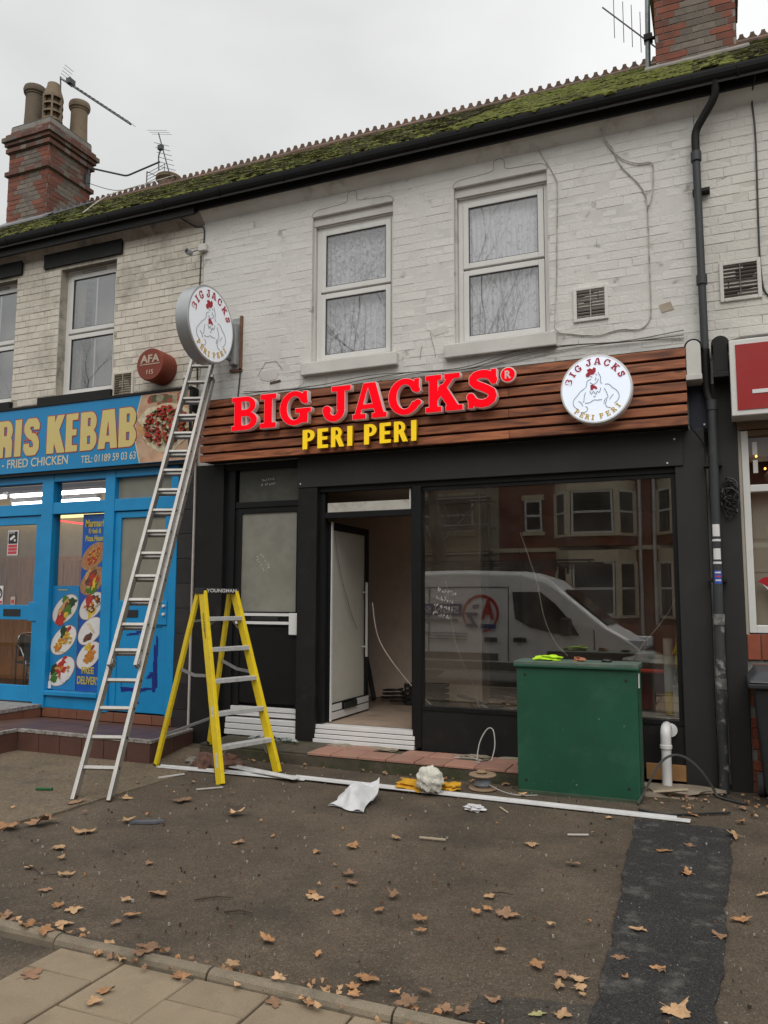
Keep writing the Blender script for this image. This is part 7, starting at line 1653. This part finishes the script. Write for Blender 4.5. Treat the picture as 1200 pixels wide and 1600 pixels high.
LANDMARKS = [(-4.1,-3.1,'near the slate piece'),(-5.0,-2.9,'by the feet of the long ladder'),(-4.25,-2.2,'in front of the step ladder'),(-3.0,-2.6,'in front of the white paper bag'),(-3.4,-4.3,'just above the kerb at the left'),(-3.9,-3.9,'on the open tarmac at the far left'),(-3.2,-3.5,'on the tarmac left of centre'),(-2.1,-3.6,'on the tarmac in the middle'),(-2.0,-4.4,'just above the kerb left of centre'),(-1.3,-3.4,'on the tarmac right of centre'),(-1.4,-4.5,'just above the kerb at the bottom centre'),(-.75,-4.25,'in the cluster at the lower left of the dark patch'),(-.35,-2.1,'on the upper part of the dark patch'),(-.4,-3.8,'on the lower part of the dark patch'),(-.25,-4.3,'at the bottom of the dark patch'),(.1,-3.0,'right of the dark patch'),(-.1,-.9,'near the foot of the drainpipe'),(-1.1,-2.4,'on the tarmac left of the dark patch top'),(-1.6,-1.0,'at the left corner of the green cabinet'),(-1.9,-2.5,'beside the pale wooden stick')]
SPECIAL = {14:'torn twin-lobed tan leaf beside a twig on the tarmac above the kerb',24:'largest tan leaf lying over the kerb edging at the left',51:'big tan leaf on the kerb edging at the bottom centre',84:'big dull leaf on the dark tarmac patch at the bottom edge',1:'large curled leaf at the edge of the brown concrete',50:'pointed leaf standing apart on the tarmac left of the dark patch'}
rg = random.Random(31)
for i, (x, y_, s_) in enumerate(LEAVES):
    dist = math.hypot(x, y_+7.95); size = (13.5*s_+6)/1240*dist*.62*rg.uniform(.85,1.2)
    z = .016
    if y_ < -4.81 and x > -3.05: z = .004
    elif -4.81 < y_ < -4.70: z = .045
    elif y_ < -4.81: z = -.008
    mark = min(LANDMARKS, key=lambda q: (q[0]-x)**2+(q[1]-y_)**2)[2]
    if z == .004: mark = 'on the buff paving slabs at the bottom left' if x < -2.2 else 'on the buff paving slabs near the bottom centre'
    elif z == .045: mark = 'on the kerb edging at the far left' if x < -2.9 else 'on the kerb edging left of centre' if x < -1.7 else 'on the kerb edging at the bottom centre'
    li = rg.randrange(15); lm = LG if i == 86 else LM[li]
    LABG = ('%s %s leaf %s' % ('small' if s_ < 1.35 else 'medium sized' if s_ < 2.0 else 'large', ('tan','rust coloured','dark brown')[li % 3], mark), 'fallen leaves '+mark)
    o = place(lm, 'fallen_leaf', (x, y_, z), None, (rg.uniform(-.14,.14), rg.uniform(-.14,.14), rg.uniform(0, 6.28)), (size, size*rg.uniform(.65,1), size*rg.uniform(.5,1.15)))
    if i in SPECIAL: tag(o, SPECIAL[i], 'leaf')
    elif i == 86: tag(o, 'pale greenish leaf at the bottom edge left of the dark patch', 'leaf')
    else: tag(o, LABG[0], 'leaf', LABG[1])
lt_ = MB(); 
for k in range(230):
    x, y_ = (rg.uniform(-.75,.3), rg.uniform(-.9,-.15)) if k < 60 else (rg.uniform(-3.6,-.5), -4.72+abs(rg.gauss(0,.035))) if k < 115 else (rg.uniform(-2.9,-.6), -4.815-abs(rg.gauss(0,.02))) if k < 150 else (rg.uniform(-5.0,-1.8), -.63-abs(rg.gauss(0,.06))) if k < 195 else (rg.uniform(-5.5,.3), rg.uniform(-4.6,-1.4)); r = rg.uniform(.008,.026); a = rg.uniform(0,6); z = .014
    P = [(x+r*rg.uniform(.4,1.3)*math.cos(a+q*.9), y_+r*rg.uniform(.4,1.3)*math.sin(a+q*.9)) for q in range(7)]; lt_.add([(p[0], p[1], z+rg.uniform(0,.022)) for p in P], [tuple(range(7))], k % 3)
o = lt_.build('leaf_litter', LEAFM, fix=False); o['kind'] = 'stuff'

# ------------------------------------------------------------------ the other side of the street (seen in the glass)
FARB = M('far_red_brick', (.20,.058,.036), .9, .2, 1.5, .4, 60, fine=.3, fscale=14, dirt=((.12,.05,.035),.5,3,.5,.7)); STONE = M('bay_stone', (.58,.50,.36), .8, .12, 2, dirt=((.28,.24,.17),.5,4,.5,.7)); FARR = M('far_render', (.36,.31,.23), .85, .12, 1.5); FARW = M('far_window_white', (.62,.61,.58), .5)
DGL = M('dark_window_glass', (.03,.032,.035), .08, .1, 2, spec=.8); FROOF = M('far_slate_roof', (.06,.06,.065), .8, .2, 2)
def far_window(par, x0, x1, z0, z1, y, ny=1):
    w_ = MB(); t = .07
    w_.box(x0,y,z0,x0+t,y+.06,z1).box(x1-t,y,z0,x1,y+.06,z1).box(x0+t,y,z1-t,x1-t,y+.06,z1).box(x0+t,y,z0,x1-t,y+.06,z0+t).box(x0+t,y,(z0+z1)/2-.04,x1-t,y+.06,(z0+z1)/2+.04)
    f_ = w_.build('window', FARW, par); MB().box(x0+t,y+.01,z0+t,x1-t,y+.02,z1-t).build('pane', DGL, f_); return f_
def far_house(x0, x1, lab, mt, bay=None, wins=(), door=None):
    h = thing('brick_house' if mt is FARB else 'rendered_house', lab, 'house', ((x0+x1)/2,-20.8,0)); Y = -20.8
    MB().box(x0,-29,-.2,x1-.01,Y,6.4).build('wall', mt, h)
    r = MB(); r.prism([(Y+.35,6.3),(-24.9,9.4),(-29.3,6.3)], x0, x1-.01, 'yz'); rf = r.build('roof', FROOF, h)
    MB().box(x1-.5,-25.4,8.6,x1-.02,-24.4,10.6).build('chimney', mt, rf)
    MB().box(x0,Y+.25,6.22,x1-.01,Y+.42,6.36).build('gutter', BLACK, h); MB().box(x0,Y,3.40,x1-.01,Y+.06,3.55).build('string_course', STONE, h)
    if bay:
        a, b_ = bay
        for z0, z1, wz0, wz1 in ((.3,3.40,1.15,2.98),(3.56,5.85,3.98,5.50)):
            P = [(a,Y),(a+.55,Y+.75),(b_-.55,Y+.75),(b_,Y)]
            bb = MB(); bb.prism(P, z0, wz0, 'xy'); by = bb.build('bay_base', mt, h); MB().prism(P, wz1, z1, 'xy').build('bay_head', STONE, h)
            MB().prism([(a-.06,Y),(a+.53,Y+.82),(b_-.53,Y+.82),(b_+.06,Y)], wz0-.10, wz0, 'xy').build('bay_sill', STONE, h)
            for px in (a+.06, a+.55, b_-.55, b_-.06): 
                yy = Y+.75 if a+.3 < px < b_-.3 else Y+.06; MB().box(px-.10,yy-.14,wz0,px+.10,yy-.005,wz1).build('bay_mullion', STONE, h)
            far_window(h, a+.68, b_-.68, wz0, wz1, Y+.66)
            for q0, q1 in (((a+.10,Y+.10),(a+.48,Y+.62)),((b_-.10,Y+.10),(b_-.48,Y+.62))):
                g = MB(); g.bar((q0[0],q0[1],(wz0+wz1)/2), (q1[0],q1[1],(wz0+wz1)/2), .04, wz1-wz0); s_ = g.build('side_light', DGL, h)
                f_ = MB(); f_.bar((q0[0],q0[1]+.03,wz1-.04),(q1[0],q1[1]+.03,wz1-.04),.05,.08).bar((q0[0],q0[1]+.03,(wz0+wz1)/2),(q1[0],q1[1]+.03,(wz0+wz1)/2),.05,.07); f_.build('side_light_frame', FARW, s_)
    for q in wins: far_window(h, *q, Y+.0); MB().box(q[0]-.1,Y,q[3],q[1]+.1,Y+.07,q[3]+.2).build('lintel', STONE, h); MB().box(q[0]-.1,Y,q[2]-.15,q[1]+.1,Y+.1,q[2]-.005).build('window_sill', STONE, h)
    if door: MB().box(door,Y,.15,door+.95,Y+.05,2.3).build('door', M('far_door_green', (.03,.07,.05), .4), h); MB().box(door,Y+.0,2.36,door+.95,Y+.05,2.9).build('fanlight', DGL, h)
    return h
far_house(-22.5,-16.5,'brick house with stone bays farthest left across the street',FARB,(-21.6,-18.9),[(-18.2,-17.2,3.9,5.4)],-18.1)
far_house(-16.5,-7.6,'pale rendered house behind scaffolding across the street',FARR,None,[(-15.6,-14.0,3.9,5.5),(-12.9,-11.6,3.9,5.5),(-10.8,-8.6,4.2,5.5),(-15.4,-12.6,1.0,2.8),(-10.9,-8.9,1.0,2.8)],-12.0)
far_house(-7.6,-2.2,'brick house with a two storey stone bay directly opposite the shop window',FARB,(-5.5,-2.72),[(-6.62,-5.98,4.15,5.3)],-7.0)
far_house(-2.2,3.4,'brick house with a stone bay opposite the right end of the shop',FARB,(-2.0,.8),[(1.5,2.3,4.1,5.3)],1.5)
far_house(3.4,9.5,'brick house with stone bays farthest right across the street',FARB,(4.2,7.0),[(7.8,8.6,4.1,5.3)],7.7)
for x, lab in ((-2.32,'left of two pale downpipes between the opposite brick houses'),(-1.98+.14,'right of two pale downpipes between the opposite brick houses')): tag(MB().tube([(x-.25,-20.72,6.2),(x-.25,-20.72,.2)], .06, 8).build('downpipe', FARW), lab, 'drainpipe')
sc_ = thing('scaffolding', 'metal pole scaffolding in front of the pale rendered house across the street', 'scaffolding', (-10.5,-19.6,0)); SCM = M('scaffold_tube', (.22,.21,.20), .5, .2, 4, metal=.4)
for x in (-13.2,-11.4,-9.6,-7.9):
    for y_ in (-20.4,-19.2): MB().tube([(x,y_,0),(x,y_,6.6)], .05, 6).build('pole', SCM, sc_)
for z in (2.0,3.3,4.3,5.3):
    for y_ in (-20.4,-19.2): MB().tube([(-13.4,y_,z),(-7.6,y_,z)], .045, 6).build('ledger', SCM, sc_)
for z in (3.35,5.35): MB().box(-13.3,-20.3,z+.03,-7.7,-19.3,z+.09).build('scaffold_boards', M('scaffold_board', (.26,.19,.12), .8, .2, 6), sc_)
MB().tube([(-13.2,-19.2,.2),(-11.4,-19.2,3.2)], .045, 6).build('brace', SCM, sc_); MB().tube([(-9.6,-19.2,3.4),(-7.9,-19.2,5.2)], .045, 6).build('brace', SCM, sc_)
for x0, x1 in ((-22,-16.7),(-7.5,-2.4),(-2.0,3.2)): tag(MB().box(x0,-18.25,0,x1,-18.02,.9).build('garden_wall', FARB), {-22:'low brick garden wall farthest left across the street',-7.5:'low brick garden wall opposite the shop window',-2.0:'low brick garden wall opposite the right shop'}[x0], 'wall')

# white van parked at the kerb, its side towards the shop
vn = thing('van', 'white high roof van with a round red and blue logo parked at the kerb', 'van', (-4.4,-8.9,-.12))
VW = M('van_white', (.80,.80,.79), .3, .03, 2, coat=.3); VD = M('van_black_trim', (.025,.025,.027), .6); VG = M('van_glass', (.012,.013,.015), .06, spec=.9)
VP = [(-1.52,.22),(-1.42,.40),(-1.42,.66),(-1.50,.80),(-1.80,.99),(-2.08,1.14),(-2.95,1.86),(-3.22,2.10),(-3.70,2.26),(-5.0,2.29),(-7.2,2.27),(-7.40,2.10),(-7.46,1.2),(-7.44,.22)]
VY0, VY1 = -9.85, -7.88
def arch(P): return P
b = MB(); n = len(VP); cs = []
for yy, ins, top in ((VY0,.07,.0),(VY0+.10,0,0),(VY1-.10,0,0),(VY1,.07,.0)):
    cs.append([(p[0]+(-ins if p[0] > -4 else ins)*(1 if p[1] > .3 else .5), yy+(0 if p[1] < 1.0 else (.10*(p[1]-1.0)/1.3)*(1 if yy < -9 else -1)), p[1]-(ins if p[1] > 1.9 else 0)) for p in VP])
for c in cs: b.v += c
for i in range(3):
    for k in range(n): b.f.append((i*n+k, i*n+(k+1) % n, (i+1)*n+(k+1) % n, (i+1)*n+k)); b.mi.append(0)
b.f.append(tuple(range(n))); b.f.append(tuple(range(3*n, 4*n))); b.mi += [0, 0]
b.build('body', VW, vn, bevel=.03)
ys = lambda z: VY1+.006-(0 if z < 1 else .10*(z-1.0)/1.3)
def side(poly, name, mt, d=.0, th=.008):
    bb = MB(); m_ = len(poly); bb.add([(p[0], ys(p[1])+d, p[1]) for p in poly]+[(p[0], ys(p[1])+d+th, p[1]) for p in poly], [tuple(range(m_)), tuple(range(2*m_-1, m_-1, -1))]+[(i, (i+1) % m_, m_+(i+1) % m_, m_+i) for i in range(m_)]); return bb.build(name, mt, vn)
side([(-3.96,1.84),(-3.38,1.84),(-3.10,1.62),(-2.80,1.28),(-2.62,.98),(-3.10,1.02),(-3.60,1.14),(-3.90,1.30)], 'cab_window', VG)
side([(-1.60,.26),(-7.42,.26),(-7.42,.42),(-1.50,.42)], 'sill_trim', VD); side([(-4.25,.46),(-7.38,.46),(-7.38,.60),(-4.25,.60)], 'side_rubbing_strip', VD)
for x in (-4.05,-5.75,-2.35): side([(x,.45),(x+.014,.45),(x+.014,1.95 if x < -3 else 1.1),(x,1.95 if x < -3 else 1.1)], 'panel_gap', VD)
side([(-4.05,1.93),(-7.30,1.93),(-7.30,1.945),(-4.05,1.945)], 'panel_gap', VD)
for x in (-3.80,-4.40): side([(x-.13,.83),(x+.13,.83),(x+.13,.92),(x-.13,.92)], 'door_handle', VD, 0, .03)
b = MB(); b.add([(-2.14,VY0+.22,1.19),(-2.14,VY1-.22,1.19),(-2.93,VY1-.26,1.875),(-2.93,VY0+.26,1.875),(-2.10,VY0+.22,1.20),(-2.10,VY1-.22,1.20),(-2.90,VY1-.26,1.895),(-2.90,VY0+.26,1.895)], [(0,1,2,3),(7,6,5,4),(0,4,5,1),(1,5,6,2),(2,6,7,3),(3,7,4,0)]); b.build('windscreen', VG, vn)
for yy in (VY1-.34, VY0+.04): MB().box(-1.78,yy,.74,-1.395,yy+.30,.93).build('headlight', M('headlight_glass', (.55,.57,.60), .15, spec=.8), vn, bevel=.03)
MB().box(-1.50,VY0+.1,.24,-1.385,VY1-.1,.52).build('bumper', VD, vn, bevel=.04); MB().box(-1.46,VY0+.45,.60,-1.385,VY1-.45,.76).build('grille', VD, vn)
MB().box(-2.95,VY1+.04,.98,-2.75,VY1+.26,1.34).build('mirror', VD, vn, bevel=.05); MB().bar((-2.85,VY1-.05,1.0),(-2.85,VY1+.1,1.04),.06,.05).build('mirror_arm', VD, vn)
for x in (-2.32,-6.35):
    for yy in (VY1-.20, VY0):
        t_ = MB().lathe([(0,0),(.30,0),(.36,.03),(.365,.10),(.36,.19),(.30,.215),(.0,.215)], (x,yy,.245), 'y', 28).build('wheel', M('tyre_rubber', (.025,.025,.025), .85), vn, smooth=True)
        MB().lathe([(0,-.004),(.20,-.002),(.215,.02),(.215,.2),(.20,.219),(0,.221)], (x,yy,.245), 'y', 20).build('hub_cap', ALUD, t_)
    side([(x+.44*math.cos(t), .245+.44*math.sin(t)) for t in np.linspace(.02, PI-.02, 14)], 'wheel_arch', VD, -.004)
rk = MB()
for yy in (VY0+.28, VY1-.28): rk.box(-7.2,yy-.02,2.46,-2.35,yy+.02,2.50); rk.box(-7.2,yy-.02,2.36,-2.35,yy+.02,2.385)
for k in range(8):
    x = -7.1+.66*k; rk.box(x,VY0+.28,2.385,x+.05,VY1-.28,2.41)
    for yy in (VY0+.28, VY1-.28): rk.box(x,yy-.018,2.24,x+.05,yy+.018,2.46)
rk.build('roof_rack', VD, vn)
def fit_back(me, xa, z0, xb, z1, d=.010):
    co = np.empty(len(me.vertices)*3); me.vertices.foreach_get('co', co); co = co.reshape(-1, 3); a, b_ = co.min(0), co.max(0)
    me.vertices.foreach_set('co', np.array([(xa+(v[0]-a[0])/(b_[0]-a[0])*(xb-xa), ys(z0+(v[1]-a[1])/(b_[1]-a[1])*(z1-z0))+d+v[2]*.3, z0+(v[1]-a[1])/(b_[1]-a[1])*(z1-z0)) for v in co]).ravel()); me.update(); return me
VR = M('van_logo_red', (.45,.02,.025), .4); VB = M('van_logo_blue', (.015,.03,.17), .4)
lg = MB(); C0 = (-4.62,1.40); m_ = 36
for k in range(m_):
    t0, t1 = -.6+5.2*k/m_, -.6+5.2*(k+1)/m_; w0, w1 = .030+.03*math.sin(PI*k/m_), .030+.03*math.sin(PI*(k+1)/m_)
    q = [(C0[0]-r*math.cos(t), C0[1]+r*math.sin(t)) for r, t in ((.385,t0),(.385,t1),(.385-w1,t1),(.385-w0,t0))]
    lg.add([(p[0], ys(p[1])+.010, p[1]) for p in q], [(0,1,2,3)])
lg.build('logo_ring', VR, vn)
put(fit_back(text_mesh('logo_letter', 'A', VR, 1, .003, .05), -4.33, 1.28, -4.62, 1.68, .012), 'logo_letter', vn)
put(fit_back(text_mesh('logo_letter', 'Z', VB, 1, .003, .05), -4.66, 1.12, -4.95, 1.42, .012), 'logo_letter', vn)
put(fit_back(text_mesh('logo_letter', 'to', VB, 1, .003, .03), -4.66, 1.50, -4.80, 1.60, .012), 'logo_letter', vn)
side([(-4.30,1.10),(-4.62,1.10),(-4.62,1.19),(-4.30,1.19)], 'logo_bar', VB, .004)
side([(-5.02,1.36),(-7.1,1.36),(-7.1,1.60),(-5.02,1.60)], 'name_panel', VB, .002)
put(fit_back(text_mesh('name_lettering', 'SIGN SOLUTIONS', M('van_print_white', (.7,.7,.7), .4), 1, .003, .02), -5.09, 1.41, -7.0, 1.55, .013), 'name_lettering', vn)
for k, (a, c_) in enumerate(((1.23,-6.2),(.98,-5.9),(.92,-5.6),(.86,-5.75))): side([(-5.1 if k == 0 else -4.9,a),(c_,a),(c_,a+(.06 if k == 0 else .022)),(-5.1 if k == 0 else -4.9,a+(.06 if k == 0 else .022))], 'small_print_line', M('van_print_grey', (.22,.23,.26), .5), .002)

# bare street trees on the far pavement
BARK = M('plane_bark', (.085,.075,.060), .9, .25, 5, .4, 40)
def bare_tree(x, y_, h, seed, lab):
    rg = random.Random(seed); t_ = thing('street_tree', lab, 'tree', (x,y_,0), 'bare street trees'); tw = MB(); tr_ = MB()
    def grow(p, d, L, r, depth, mb):
        pts = [p]; n = 4; q = p.copy(); dd = d.copy()
        for k in range(n):
            dd = (dd+Vector((rg.uniform(-.16,.16), rg.uniform(-.16,.16), rg.uniform(-.05,.11)))).normalized(); q = q+dd*(L/n); pts.append(q.copy())
        mb.tube(pts, [r*(1-.5*k/n) for k in range(n+1)], 8 if depth == 0 else 5 if depth < 3 else 3, cap=False)
        if depth >= 5: return
        nb = (4, 4, 4, 3, 3)[depth]
        for k in range(nb):
            i = n if k == 0 else rg.randrange(2, n+1); a = rg.uniform(0, 2*PI); up_ = dd.cross(Vector((.3,.5,.8))).normalized(); si = dd.cross(up_)
            sp = rg.uniform(.35,.85); nd = (dd+(up_*math.cos(a)+si*math.sin(a))*sp).normalized()
            grow(pts[i], nd, L*rg.uniform(.55,.80), r*.5*rg.uniform(.7,1), depth+1, tw)
    grow(Vector((x,y_,-.1)), Vector((rg.uniform(-.06,.06),rg.uniform(-.06,.06),1)), h*.33, h*.020, 0, tr_)
    tr_.build('trunk', BARK, t_, smooth=True, fix=False); tw.build('branches', BARK, t_, fix=False)
for k, (x, y_, h) in enumerate(((-7.6,-15.4,15.5),(-13.0,-15.6,16.5),(-19.5,-15.2,16),(2.2,-15.6,15))): bare_tree(x, y_, h, 60+k, 'bare winter street tree '+['behind the van, opposite the left lace window','opposite the alarm box','farthest left across the street','opposite the right shop'][k])
